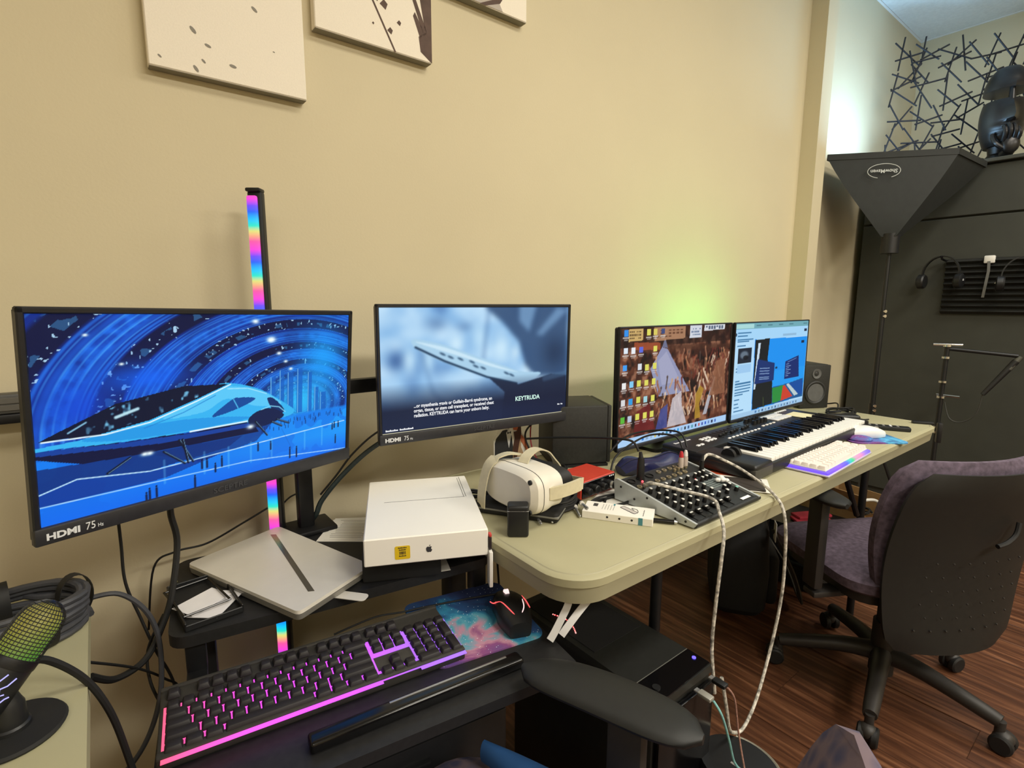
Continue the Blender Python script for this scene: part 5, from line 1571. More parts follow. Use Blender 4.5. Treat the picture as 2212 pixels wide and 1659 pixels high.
# plugs standing in the mixer
xp = thing('xlr_plug', 'tall black plug standing in the mixer left input', 'plug', tuple(mw + rear(-0.074, 0.7)), 0)
obj('barrel', MB().tube([(0, 0, 0.002), (0, 0, 0.030), (0.001, 0.001, 0.052)], [0.0092, 0.0092, 0.0075], 16), BLACK, xp)
obj('strain_relief', MB().tube([(0.001, 0.001, 0.05), (0.0, 0.003, 0.066)], [0.006, 0.0035], 12), RUBBER, xp)
for i, (u, c_, nm) in enumerate(((0.075, 'white_clear', 'red'), (0.094, 'white_clear', 'white'))):
    tpl = thing('phono_plug', 'clear phono plug with a %s cap standing in the mixer' % nm, 'plug', tuple(mw + rear(u, 0.50)), 0)
    obj('barrel', MB().tube([(0, 0, 0.004), (0, 0, 0.026), (0, 0, 0.032)], [0.0066, 0.0066, 0.005], 14), mat('plug_clear', '#c3b5ab', 0.25, var=0.1), tpl)
    obj('cap', MB().tube([(0, 0, 0.031), (0, 0, 0.040), (0, 0, 0.046)], [0.0058, 0.0050, 0.003], 12), mat('cap_' + nm, '#c02a34' if nm == 'red' else '#e8e6e2', 0.4), tpl)
jt = thing('jack_plug', 'black jack plug standing in the mixer beside the phono plugs', 'jack plug', tuple(mw + on_deck(0.118, 1.0)), 0, 'jack plugs on the table')
obj('barrel', MB().tube([(0, 0, 0.0), (0, 0.001, 0.030)], [0.0062, 0.0058], 14), BLACK, jt)
obj('strain_relief', MB().tube([(0, 0.001, 0.03), (0.004, 0.001, 0.044)], [0.005, 0.003], 12), RUBBER, jt)
cr_ = mat('crumpled_tissue', '#e9e9e6', 0.85)
tis = MB()
for (a, b_, c_, r_) in ((0, 0, 0.006, 0.010), (0.012, 0.004, 0.007, 0.009), (-0.011, 0.003, 0.005, 0.009), (0.004, -0.008, 0.005, 0.008), (0.02, -0.004, 0.005, 0.006)):
    tis.ball((a, b_, c_), (r_, r_ * 0.8, r_ * 0.6), 7, 5, Matrix.Rotation(a * 40, 4, 'Z'))
single('crumpled_tissue', tis, cr_, 'small crumpled white tissue on the mixer right end', 'tissue', None, tuple(mw + on_deck(0.108, 0.55) + Vector((0.006, 0, 0.004))), 0, 20)
# papers right of the mixer
single('orange_folder', MB().box((0, 0, 0.001), (0.16, 0.10, 0.002)), mat('folder_orange', '#d8552c', 0.6), 'orange folder between the mixer and the piano keyboard', 'folder', None, (1.285, -0.628, T), -64, 0)
single('white_sheet', MB().box((0, 0, 0.0006), (0.17, 0.11, 0.001)), PAPER, 'white sheet sticking out right of the mixer under the dark booklet', 'paper', None, (1.27, -0.672, T + 0.0022), -58, 0)
single('dark_booklet', MB().rbox((0, 0, 0.002), (0.14, 0.085, 0.004), 0.001, 1), mat('booklet', '#3a3430', 0.6), 'dark booklet on the white sheet right of the mixer', 'booklet', None, (1.262, -0.678, T + 0.0034), -56, 0)

# navy pouch behind the mixer
NAVY = mat('navy_satin', '#23264f', 0.35, var=0.25, scale=18)
nv = MB()
prof_n = []
for i in range(15):
    t = i / 14
    x = -0.105 + 0.21 * t
    hh = 0.020 + 0.026 * math.sin(math.pi * t) + 0.010 * math.sin(t * 9)
    ww = 0.018 + 0.036 * math.sin(math.pi * min(1, t + 0.08)) 
    prof_n.append([(x, ww * math.cos(a) * (1 + 0.12 * math.sin(3 * a + 5 * t)), max(0, hh * (0.5 + 0.5 * math.sin(a)) * (1 + 0.15 * math.sin(2 * a + 7 * t)))) for a in np.linspace(0, 2 * math.pi, 20, endpoint=False)])
nv.layers(prof_n)
nt_ = thing('cloth_pouch', 'dark navy satin pouch lying behind the mixer below the monitor', 'pouch', (1.19, -0.478, T), -18)
obj('pouch', nv, NAVY, nt_)
obj('piping', MB().tube([tuple(Vector(r[5]) + Vector((0, 0, 0.001))) for r in prof_n], 0.0014, 6), mat('navy_dark', '#15172e', 0.5), nt_)

# ------------------------------------------------------------------ piano-style controller keyboard
MK = mat('controller_black', '#1a1b1c', 0.42, var=0.12, scale=90)
MKS = mat('controller_grey', '#44423c', 0.55, var=0.05, scale=50)
WK = mat('white_key', '#efeee8', 0.28)
BK = mat('black_key', '#0e0e10', 0.25)
mk = thing('piano_controller', 'black piano-style controller keyboard in front of the two monitors', 'keyboard', (1.74, -0.552, T), 1.5)
x0m, x1m = -0.432, 0.424
obj('chassis', MB().rbox(((x0m + x1m) / 2, 0.0, 0.022), (x1m - x0m, 0.29, 0.030), 0.006, 2), MK, mk)
obj('control_deck', MB().rbox(((x0m + x1m) / 2, 0.085, 0.040), (x1m - x0m - 0.004, 0.115, 0.014), 0.004, 2), MK, mk)
obj('wheel_block', MB().rbox((x0m + 0.050, -0.045, 0.036), (0.100, 0.20, 0.020), 0.008, 3), MK, mk)
obj('end_face', MB().rbox((x0m + 0.050, -0.137, 0.021), (0.102, 0.018, 0.030), 0.006, 2), MKS, mk)
for lx in (-0.38, 0.36):
    for ly in (-0.11, 0.11):
        obj('foot', MB().cyl((lx, ly, 0), (lx, ly, 0.010), 0.010, n=12), RUBBER, mk)
nW = 29
kx0 = x0m + 0.106
kp = (x1m - 0.014 - kx0) / nW
wme = to_mesh('white_key', MB().rbox((0, 0, 0), (kp - 0.0012, 0.140, 0.016), 0.0015, 2))
wme.materials.append(WK)
bme = to_mesh('black_key', MB().layers([[(x, y, 0) for x, y in rrect(-0.0058, -0.045, 0.0058, 0.045, 0.001, 1)], [(x, y, 0.011) for x, y in rrect(-0.0045, -0.040, 0.0045, 0.045, 0.001, 1)]]))
bme.materials.append(BK)
ledm = mat('key_led', '#b9b6ac', 0.4)
for i in range(nW):
    wk = inst('white_key', wme, mk, (kx0 + (i + 0.5) * kp, -0.066, 0.040))
    if i < nW - 1 and i % 7 not in (2, 6):
        inst('black_key', bme, mk, (kx0 + (i + 1) * kp, -0.041, 0.048))
obj('end_cheek', MB().rbox((x1m - 0.006, -0.045, 0.032), (0.011, 0.20, 0.030), 0.004, 2), MK, mk)
for i, wy in enumerate((-0.03, -0.075)):
    obj('wheel', MB().cyl((x0m + 0.040 + 0.03 * (i % 2), -0.045, 0.045), (x0m + 0.052 + 0.03 * (i % 2), -0.045, 0.045), 0.020, n=24), RUBBER, mk)
for i in range(9):
    fs = obj('fader_slot', MB().box((-0.215 + i * 0.024, 0.090, 0.0475), (0.003, 0.055, 0.001)), RUBBER, mk, smooth=0)
    obj('fader_cap', MB().rbox((-0.215 + i * 0.024, 0.075 + 0.004 * (i % 3), 0.052), (0.014, 0.008, 0.009), 0.002, 1), BLACK, fs)
for i in range(9):
    obj('button', MB().rbox((-0.215 + i * 0.024, 0.044, 0.0485), (0.014, 0.006, 0.004), 0.001, 1), PRINTW, mk)
for i in range(6):
    obj('button', MB().rbox((-0.30 + (i % 3) * 0.020, 0.090 - (i // 3) * 0.020, 0.0485), (0.014, 0.012, 0.004), 0.001, 1), PRINTW, mk)
for i in range(2):
    obj('button', MB().rbox((-0.37 + i * 0.020, 0.058, 0.0485), (0.014, 0.009, 0.004), 0.001, 1), PRINTW, mk)
glyphs('maker_mark', 8, 0.009, PRINTW, mk, (-0.405, 0.112, 0.0472), (0, 0, 0), 0.085)
for r_ in range(2):
    for i in range(4):
        kn = obj('knob', MB().lathe([(0.0085, 0), (0.0072, 0.014), (0.0, 0.015)], 16), KNOB, mk, (0.035 + i * 0.026, 0.118 - r_ * 0.030, 0.047))
for i in range(4):
    obj('button', MB().rbox((0.035 + i * 0.026, 0.056, 0.0485), (0.015, 0.007, 0.004), 0.001, 1), mat('button_lit', '#e8e4dc', 0.5), mk)
padm = mat('pad_white', '#e4e3de', 0.5, var=0.03)
for r_ in range(2):
    for i in range(4):
        obj('drum_pad', MB().rbox((0.165 + i * 0.030, 0.108 - r_ * 0.034, 0.0495), (0.027, 0.031, 0.005), 0.002, 2), padm, mk)
for i in range(6):
    obj('button', MB().rbox((0.29 + i * 0.016, 0.128, 0.0485), (0.011, 0.008, 0.004), 0.001, 1), PRINTW, mk)
single('sticky_note', MB().box((0, 0, 0.0006), (0.085, 0.085, 0.0012)), mat('note_yellow', '#e9dfae', 0.75, var=0.02), 'pale yellow sticky note lying on the piano controller', 'sticky note', None, (2.060, -0.496, T + 0.0482), 4, 0)

# ------------------------------------------------------------------ compact white keyboard with rainbow underglow
wkb = thing('white_keyboard', 'compact white keyboard with rainbow underglow at the table front', 'keyboard', (1.688, -0.735, T), 2.5)
under = ramp_glow('rainbow_underglow', 0, -0.18, 0.18, [(0.0, '#7a50ff'), (0.25, '#9a58ff'), (0.42, '#5a60ff'), (0.5, '#20d8d8'), (0.56, '#30e890'), (0.63, '#e8b0d0'), (0.75, '#ff9ad0'), (0.88, '#a080ff'), (1.0, '#7a60ff')], 0.95)
obj('underglow_tray', MB().rbox((0, 0, 0.008), (0.358, 0.126, 0.012), 0.004, 2), under, wkb)
obj('clear_skirt', MB().rbox((0, 0, 0.004), (0.364, 0.132, 0.005), 0.002, 2), mat('clear_plastic', '#cfc9e0', 0.2), wkb)
obj('key_plate', MB().rbox((0, 0.002, 0.0155), (0.346, 0.112, 0.004), 0.001, 1), WHITE, wkb)
WCAP = mat('white_keycap', '#efe7e0', 0.5, var=0.01)
UW = 0.0215
wc = {}
def wcap(wu):
    if wu not in wc:
        a, b = wu * UW / 2 - 0.0008, 0.0215 / 2 - 0.0008
        me = to_mesh('keycap', MB().layers([[(x, y, 0) for x, y in rrect(-a, -b, a, b, 0.0015, 2)], [(x, y, 0.0085) for x, y in rrect(-a + 0.0022, -b + 0.002, a - 0.0022, b - 0.0024, 0.002, 2)]]), 40)
        me.materials.append(WCAP)
        wc[wu] = me
    return wc[wu]
for r_, keys in enumerate(([1] * 16, [1.5] + [1] * 13 + [1.5], [1.75] + [1] * 11 + [2.25, 1], [2.25] + [1] * 10 + [1.75, 1, 1], [1.25, 1.25, 1.25, 6.25, 1, 1, 1, 1, 1, 1])):
    xk = 0
    tot = sum(keys)
    for kx in keys:
        inst('keycap', wcap(kx), wkb, (-0.170 + (xk + kx / 2) * UW * 16 / max(16, tot), 0.044 - r_ * 0.0215, 0.0180))
        xk += kx

# small galaxy mat, white mouse, remote, black bits at the table's right end
GAL2 = galaxy_mat('galaxy_print_small', [(0.10, '#5a3470'), (0.3, '#7a4690'), (0.45, '#4a72b8'), (0.56, '#58b4e0'), (0.7, '#3a7ab0'), (0.9, '#2a4a6a')], 6.5, 0.03)
m2t = thing('wrist_mouse_mat', 'small galaxy mouse mat with a raised wrist pad under the white mouse', 'mouse mat', (2.090, -0.705, T), -38)
obj('mat', MB().prism(rrect(-0.095, -0.085, 0.095, 0.085, 0.02), 0, 0.004), GAL2, m2t)
obj('wrist_pad', MB().ball((-0.05, -0.045, 0.008), (0.04, 0.03, 0.012), 20, 10), GAL2, m2t)
w2 = thing('white_mouse', 'white computer mouse on the small galaxy mat', 'mouse', (2.085, -0.706, T + 0.0042), -122)
obj('shell', mouse_shell(0.120, 0.068, 0.040), mat('mouse_white', '#ecebe8', 0.35), w2)
obj('scroll_wheel', MB().cyl((-0.003, 0.036, 0.029), (0.003, 0.036, 0.029), 0.008), PRINTG, w2)
dsk = single('blue_ring', MB().tube([(0.022 * math.cos(a), 0.022 * math.sin(a), 0.0035) for a in np.linspace(0, 2 * math.pi, 28, endpoint=False)], 0.0034, 8, True), mat('ring_blue', '#7fc4e4', 0.4),
             'pale blue ring on the small galaxy mat beside the white mouse', 'ring', None, (2.028, -0.655, T + 0.0035))
rc = thing('remote_control', 'slim black remote control behind the white mouse', 'remote control', (2.285, -0.703, T), -62)
obj('body', MB().rbox((0, 0, 0.008), (0.155, 0.036, 0.016), 0.004, 2), BLACK, rc)
for i in range(5):
    for j in range(2):
        obj('button', MB().rbox((-0.05 + i * 0.022, -0.007 + j * 0.014, 0.0165), (0.008, 0.006, 0.002), 0.0008, 1), PRINTG if i != 3 else PRINTW, rc)
coil_cable('heap of black cable beside the small speaker at the table end', 2.43, -0.50, 0.085, 0.045, 3.6, 0.0035, T, 0.006, RUBBER, wob=0.12, seed=8)
ph = thing('power_brick', 'black power brick among the cables at the table right end', 'power brick', (2.33, -0.545, T), -50)
obj('block', MB().rbox((0, 0, 0.013), (0.11, 0.05, 0.026), 0.008, 3), BLACK, ph)
obj('lead', MB().tube(spline([(0.05, 0, 0.012), (0.075, 0.005, 0.006), (0.10, 0.02, 0.005)], 5), 0.003, 8), RUBBER, ph)
cp = thing('table_clamp', 'small black clamp at the table far corner', 'clamp', (2.515, -0.760, T), -62)
obj('jaw', MB().rbox((0, 0, 0.005), (0.07, 0.022, 0.010), 0.003, 2), BLACK, cp)
obj('lower_jaw', MB().rbox((0.055, 0, -0.03), (0.016, 0.022, 0.078), 0.003, 2), BLACK, cp)
cable('speaker_lead', [(2.60, -0.33, T + 0.05), (2.63, -0.36, T + 0.008), (2.60, -0.42, T + 0.02), (2.53, -0.45, T + 0.006), (2.45, -0.47, T + 0.006)], 0.003, RUBBER, 'black cable curving from the small speaker into the heap')

# cables on and off the table
BRD = mat('braid_bw', '#b9b4aa', 0.6, var=0.75, scale=110)
cable('braided_cable', [(0.995, -0.60, 0.748), (0.955, -0.64, 0.795), (0.99, -0.70, 0.788), (1.03, -0.755, 0.775), (1.00, -0.79, 0.762), (0.965, -0.822, 0.742), (0.94, -0.835, 0.70), (0.935, -0.832, 0.60), (0.935, -0.83, 0.50), (0.94, -0.84, 0.40)], 0.0037, BRD,
      'braided black and white cable crossing the mixer and dropping off the table')
cable('braided_loop_cable', [(1.186, -0.628, 0.795), (1.21, -0.632, 0.815), (1.24, -0.66, 0.80), (1.27, -0.70, 0.775), (1.255, -0.78, 0.745), (1.212, -0.832, 0.712), (1.215, -0.84, 0.58), (1.205, -0.84, 0.48), (1.170, -0.84, 0.375), (1.115, -0.845, 0.295), (1.055, -0.85, 0.262), (1.000, -0.855, 0.285), (0.970, -0.86, 0.32), (0.955, -0.86, 0.37), (0.945, -0.85, 0.44)], 0.0037, BRD,
      'long braided cable looping from the mixer down to the floor and back to the computer')
cable('mixer_black_cable', [(0.99, -0.582, 0.85), (0.985, -0.565, 0.872), (0.97, -0.52, 0.872), (0.955, -0.44, 0.86), (0.93, -0.35, 0.845), (0.90, -0.27, 0.83)], 0.003, RUBBER, 'black cable arching left from the tall mixer plug past the speaker')
cable('phono_cable', [(1.143, -0.60, 0.835), (1.143, -0.575, 0.862), (1.12, -0.52, 0.858), (1.08, -0.49, 0.835), (1.03, -0.475, 0.80), (0.985, -0.50, 0.76)], 0.0026, RUBBER, 'thin black cable arching from the red phono plug')
cable('phono_cable_white', [(1.162, -0.60, 0.835), (1.165, -0.572, 0.868), (1.14, -0.50, 0.862), (1.09, -0.46, 0.845), (1.04, -0.45, 0.81)], 0.0026, RUBBER, 'thin black cable arching from the white phono plug')
cable('interface_cable', [(1.005, -0.603, 0.745), (1.02, -0.59, 0.741), (0.99, -0.555, 0.739), (0.93, -0.545, 0.7385), (0.90, -0.56, 0.7385)], 0.003, RUBBER, 'black cable running from the interface plug to the coil')
WT = mat('white_tie', '#e9e8e6', 0.5)
for i, (pts, lb_) in enumerate((([(0.634, -0.72, 0.690), (0.628, -0.72, 0.660), (0.614, -0.72, 0.640), (0.598, -0.718, 0.616), (0.588, -0.716, 0.602)], 'white flat cable hanging under the table corner, left one'),
                                ([(0.728, -0.72, 0.690), (0.700, -0.72, 0.660), (0.655, -0.72, 0.633), (0.628, -0.718, 0.612), (0.616, -0.716, 0.600)], 'white flat cable hanging under the table corner, right one'))):
    single('white_flat_cable', MB().strip(spline(pts, 5), 0.013, 0.003, (-0.65, -0.65, 0.3)), WT, lb_, 'cable', 'white flat cables under the table corner')

# ------------------------------------------------------------------ swivel office chair at the folding table
FAB = mat('chair_fabric', '#5d5160', 0.9, var=0.35, scale=70, bump=0.5)
SHELL = mat('chair_shell', '#181918', 0.55, var=0.1, scale=60)
FRAME = mat('chair_frame', '#2b2826', 0.5)
def loft_back(wd, zb, zt, th, ybase, lean, n=9, inset=0.0):
    """curved backrest slab in chair coordinates (back side towards -y)"""
    rings = []
    n = 17
    for i in range(n):
        t = i / (n - 1)
        z = zb + (zt - zb) * t
        k = math.sqrt(max(0.0, 1 - (max(0.0, t - 0.84) / 0.16) ** 2)) if t > 0.84 else 1.0
        kb_ = math.sqrt(max(0.0, 1 - (max(0.0, 0.12 - t) / 0.12) ** 2)) if t < 0.12 else 1.0
        hw = (wd / 2 * (0.74 + 0.26 * math.sin(math.pi * (0.15 + 0.60 * t))) - inset) * (0.80 + 0.20 * k) * (0.86 + 0.14 * kb_)
        tt = th * (0.25 + 0.75 * k)
        y = ybase - lean * t + 0.03 * math.sin(math.pi * t)
        cv = 0.035
        fr_, bk = [], []
        for j in range(13):
            u = -1 + 2 * j / 12
            e = 1 - 0.55 * abs(u) ** 6
            bk.append((u * hw, y - tt / 2 * e + cv * u * u, z))
            fr_.append((u * hw * 0.985, y + tt / 2 * e + cv * u * u, z))
        rings.append(bk + fr_[::-1])
    return MB().layers(rings)
def office_chair(label, loc, rz, leg0, seat_mat, armz, backz, group=None, seat_z=0.45, boff=0.0, arms=(-1, 1)):
    t = thing('office_chair', label, 'office chair', loc, rz)
    st = []
    seatr = []
    for zz, k in ((seat_z - 0.055, 0.90), (seat_z - 0.040, 0.985), (seat_z - 0.012, 1.0), (seat_z, 0.94), (seat_z + 0.006, 0.80)):
        seatr.append([(x * k, y * k + 0.02, zz) for x, y in rrect(-0.255, -0.185, 0.255, 0.240, 0.09, 7)])
    obj('seat', MB().layers(seatr), seat_mat, t)
    obj('seat_pan', MB().prism([(x * 0.86, y * 0.86 + 0.02) for x, y in rrect(-0.255, -0.185, 0.255, 0.240, 0.09, 5)], seat_z - 0.085, seat_z - 0.055), FRAME, t)
    zb, zt = backz
    obj('back_cushion', loft_back(0.445, zb + 0.12, zt, 0.050, -0.180 + boff, 0.05), seat_mat, t)
    bs_ = obj('back_shell', loft_back(0.44, zb, zt - 0.022, 0.022, -0.222 + boff, 0.05), SHELL, t)
    # grip slot and vent dots on the shell
    obj('grip_slot', MB().tube(spline([(0.085, -0.258 + boff, zt - 0.155), (0.075, -0.262 + boff, zt - 0.185), (0.050, -0.264 + boff, zt - 0.205), (0.020, -0.266 + boff, zt - 0.212)], 4), 0.006, 8), RUBBER, bs_)
    vd = MB()
    for r_ in range(6):
        for c_ in range(7):
            x_ = -0.135 + c_ * 0.042 + 0.02 * (r_ % 2)
            vd.ball((x_, -0.2405 + 0.035 * (x_ / 0.2) ** 2 - 0.05 * (0.1 + 0.07 * r_) + 0.015 + boff, zb + 0.07 + r_ * 0.040), 0.0028, 6, 4)
    obj('vent_stud', vd, FRAME, bs_)['kind'] = 'stuff'
    obj('back_stem', MB().tube(spline([(0, -0.165 + boff * 0.9, zb + 0.16), (0, -0.17 + boff * 0.9, seat_z - 0.10), (0, -0.12, seat_z - 0.11), (0, -0.02, seat_z - 0.09)], 5), 0.022, 10), FRAME, t)
    obj('gas_column', MB().cyl((0, 0, 0.09), (0, 0, seat_z - 0.08), 0.026).cyl((0, 0, 0.05), (0, 0, 0.22), 0.034), FRAME, t)
    for s in arms:
        ap = MB()
        sec = []
        for i in range(17):
            k = i / 16
            y = -0.135 + 0.275 * k
            e = math.sqrt(max(0.02, 1 - abs(2 * k - 1) ** 5))
            hw = 0.046 * (0.80 + 0.20 * math.sin(math.pi * (0.1 + 0.85 * k))) * e
            x = s * (0.30 - 0.03 * k ** 3)
            sec.append([(x + hw * math.cos(a), y, armz + (0.012 if math.sin(a) > 0 else 0.017) * math.sin(a) * (0.4 + 0.6 * e)) for a in np.linspace(0, 2 * math.pi, 20, endpoint=False)])
        obj('armrest', ap.layers(sec), SHELL, t)
        obj('arm_post', MB().rbox((s * 0.295, -0.03, (armz + seat_z - 0.08) / 2), (0.028, 0.055, armz - seat_z + 0.06), 0.006).rbox((s * 0.24, -0.03, seat_z - 0.09), (0.13, 0.05, 0.018), 0.005), FRAME, t)
    for k in range(5):
        a = R(leg0 + 72 * k)
        ca, sa = math.cos(a), math.sin(a)
        lg = obj('base_leg', MB().tube(spline([(0.02 * ca, 0.02 * sa, 0.115), (0.12 * ca, 0.12 * sa, 0.112), (0.29 * ca, 0.29 * sa, 0.082)], 5), [0.030, 0.029, 0.027, 0.026, 0.025, 0.024, 0.023, 0.022, 0.021, 0.020, 0.018], 12), FRAME, t)
        cs = obj('caster', MB().cyl((0.29 * ca, 0.29 * sa, 0.085), (0.29 * ca, 0.29 * sa, 0.05), 0.012, n=12), FRAME, t)
        pd_ = Vector((-sa, ca, 0))
        c_ = Vector((0.30 * ca, 0.30 * sa, 0.0275))
        for q in (-1, 1):
            obj('wheel', MB().tube([c_ + pd_ * q * 0.006, c_ + pd_ * q * 0.010, c_ + pd_ * q * 0.022, c_ + pd_ * q * 0.026], [0.024, 0.027, 0.027, 0.022], 20), RUBBER, cs)
        obj('wheel_hood', MB().ball(tuple(c_ + Vector((0, 0, 0.012))), (0.024, 0.024, 0.022), 14, 8), FRAME, cs)
    return t
office_chair('purple-grey office chair on casters, seen from behind at the right', (1.86, -0.885, 0), -30, -96 + 30, FAB, 0.665, (0.27, 0.805))

# near chair at the bottom of the view
FAB2 = mat('chair_fabric_near', '#6b6070', 0.9, var=0.4, scale=28, bump=0.4)
def pattern(m):
    nt = m.node_tree
    b = nt.nodes['Principled BSDF']
    tc = nt.nodes.new('ShaderNodeTexCoord')
    wv = nt.nodes.new('ShaderNodeTexVoronoi')
    wv.inputs['Scale'].default_value = 46
    nt.links.new(tc.outputs['Object'], wv.inputs['Vector'])
    rp = nt.nodes.new('ShaderNodeValToRGB')
    for e, (p_, c_) in zip(rp.color_ramp.elements, ((0.25, '#4a4a66'), (0.70, '#74646c'))):
        e.position = p_
        e.color = (*rgb(c_), 1)
    nt.links.new(wv.outputs['Distance'], rp.inputs['Fac'])
    nt.links.new(rp.outputs['Color'], b.inputs['Base Color'])
pattern(FAB2)
nc = office_chair('near office chair with patterned back and broad black armrest beside the keyboard tray', (0.262, -0.968, 0), 15, 20, FAB2, 0.625, (0.33, 0.822), boff=-0.105, arms=(1,))
BLUE = mat('blue_cloth', '#1f4f86', 0.7, var=0.15, scale=20)
cu = []
for i in range(11):
    t = i / 10
    y_ = -0.15 + 0.30 * t
    hw = 0.036 * (1.0 - 0.75 * t ** 2)
    cu.append([(0.012 * math.sin(3 * t) + hw * math.cos(a), y_, 0.478 + 0.020 * math.sin(a)) for a in np.linspace(0, 2 * math.pi, 14, endpoint=False)])
single('blue_cloth_roll', MB().layers(cu), BLUE, 'rolled blue cloth on the right side of the near chair seat', 'cloth', None, (0.468, -0.875, 0), 14)

# ------------------------------------------------------------------ computer tower under the table corner
pcm = mat('tower_black', '#1a1b19', 0.5, var=0.15, scale=70)
pc = thing('computer_tower', 'black computer tower with a red-lit fan ring under the table corner', 'computer', (0.835, -0.628, 0), 0)
obj('case', MB().rbox((0, 0, 0.235), (0.19, 0.41, 0.46), 0.006, 2), pcm, pc)
obj('top_cover', MB().layers([[(x, y, 0.462) for x, y in rrect(-0.094, -0.215, 0.094, 0.205, 0.012)], [(x, y, 0.474) for x, y in rrect(-0.09, -0.212, 0.09, 0.202, 0.012)]]), pcm, pc)
obj('front_strip', MB().prism([(-0.085, -0.205), (-0.06, -0.212), (0.085, -0.208), (0.088, -0.155), (-0.088, -0.155)], 0.474, 0.477), GLOSSB, pc)
obj('strip_line', MB().box((0, -0.153, 0.4755), (0.176, 0.0015, 0.001)), mat('edge_grey', '#6a6a64', 0.4), pc, smooth=0)
obj('front_panel', MB().rbox((0, -0.212, 0.225), (0.18, 0.012, 0.43), 0.004, 2), GLOSSB, pc)
obj('power_light', MB().cyl((0.072, -0.180, 0.477), (0.072, -0.180, 0.479), 0.004, n=14), glow('led_blue', '#5a4cff', 3.0), pc)
obj('top_mesh', MB().box((0, 0.07, 0.4745), (0.15, 0.22, 0.0012)), mat('vent_mesh', '#0b0b0c', 0.7, var=0.4, scale=400), pc, smooth=0)
ring = MB()
arc = spline([(-0.052, 0.113, 0.4756), (-0.042, 0.080, 0.4756), (-0.048, 0.052, 0.4756), (-0.060, 0.030, 0.4756)], 5)
for p_ in arc[::1]:
    ring.ball(tuple(p_), 0.0016, 8, 5)
fr2 = obj('fan_ring', MB().tube(arc, 0.0012, 6), glow('ring_red', '#ff2a34', 0.9), pc)
obj('fan_light', ring, glow('ring_pink', '#ffa8a0', 2.0), fr2)['kind'] = 'stuff'
obj('reset_button', MB().cyl((-0.06, -0.185, 0.477), (-0.06, -0.185, 0.479), 0.008, n=16), BLACK, pc)
def usb(label, x, z, m):
    t = thing('usb_plug', label, 'plug', (x, -0.628 - 0.2185, z), 0)
    obj('shell', MB().rbox((0, -0.004, 0), (0.012, 0.010, 0.0045), 0.001, 1), SILVER, t)
    obj('grip', MB().rbox((0, -0.022, 0), (0.016, 0.028, 0.008), 0.002, 2), m, t)
    return t
usb('silver usb plug with a teal cable on the computer tower front', 0.855, 0.455, mat('plug_grey', '#a9a79e', 0.4, metal=0.4))
usb('small black usb plug near the tower power light', 0.905, 0.458, BLACK)
cable('teal_cable', [(0.855, -0.885, 0.455), (0.862, -0.90, 0.43), (0.885, -0.905, 0.37), (0.91, -0.905, 0.31), (0.925, -0.91, 0.285)], 0.0024, mat('teal_braid', '#7fb8b8', 0.6, var=0.2, scale=200), 'teal braided cable plugged into the tower front')
cable('copper_cable', [(0.905, -0.885, 0.458), (0.92, -0.893, 0.43), (0.93, -0.90, 0.36), (0.93, -0.915, 0.30), (0.925, -0.93, 0.27), (0.92, -0.99, 0.15), (0.93, -1.02, 0.02)], 0.002, mat('copper_braid', '#9a7468', 0.6, var=0.3, scale=200), 'thin copper-brown cable hanging down the tower front')
# rounded floor unit in front of the tower
fu = thing('floor_unit', 'black rounded floor unit with a silver rim before the computer tower', 'floor unit', (0.945, -0.90, 0), 0)
RU = 0.075
prof_u = [(0.07 * math.cos(a) * 1.0, 0.07 * math.sin(a) * 1.15) for a in np.linspace(0, 2 * math.pi, 40, endpoint=False)]
obj('body', MB().layers([[(x * 0.96, y * 0.96, 0.0) for x, y in prof_u], [(x, y, 0.02) for x, y in prof_u], [(x, y, 0.270) for x, y in prof_u], [(x * 0.97, y * 0.97, 0.277) for x, y in prof_u]]), BLACK, fu)
obj('silver_rim', MB().tube([(0.0715 * math.cos(R(a)), 0.0715 * 1.15 * math.sin(R(a)), 0.272) for a in range(-130, 31, 8)], 0.0045, 8), mat('rim_silver', '#a8a596', 0.35, metal=0.6), fu)
obj('maker_mark', MB().box((-0.01, -0.01, 0.2772), (0.005, 0.045, 0.0004)), PRINTG, fu, smooth=0)
obj('side_knob', MB().cyl((0.062, -0.04, 0.21), (0.080, -0.05, 0.21), 0.012, n=16), SILVER, fu)
cable('floor_cable', [(1.05, -0.70, 0.008), (1.15, -0.80, 0.008), (1.22, -0.92, 0.008), (1.25, -1.03, 0.008), (1.22, -1.16, 0.008), (1.24, -1.25, 0.008)], 0.0055, mat('cable_brown', '#1d120e', 0.6), 'dark cable snaking over the wood floor by the near chair')
single('paper_scrap', MB().box((0, 0, 0.001), (0.05, 0.13, 0.001)), mat('scrap', '#8d8a86', 0.8), 'pale paper scrap on the dark floor behind the tower', 'paper', None, (1.37, -0.52, 0), 10, 0)
cable('under_table_cable', [(1.06, -0.30, 0.66), (1.08, -0.28, 0.50), (1.10, -0.24, 0.30), (1.12, -0.2, 0.10), (1.3, -0.22, 0.008)], 0.004, RUBBER, 'black cable hanging under the table near its left leg')
cable('under_table_lead', [(0.80, -0.12, 0.66), (0.79, -0.10, 0.50), (0.80, -0.09, 0.30), (0.83, -0.10, 0.02)], 0.004, RUBBER, 'black cable hanging by the wall behind the computer tower')
cable('wall_lead', [(0.98, -0.06, 0.66), (0.96, -0.05, 0.50), (0.97, -0.05, 0.30), (0.99, -0.06, 0.02)], 0.0035, RUBBER, 'thin cable hanging down the wall under the table')

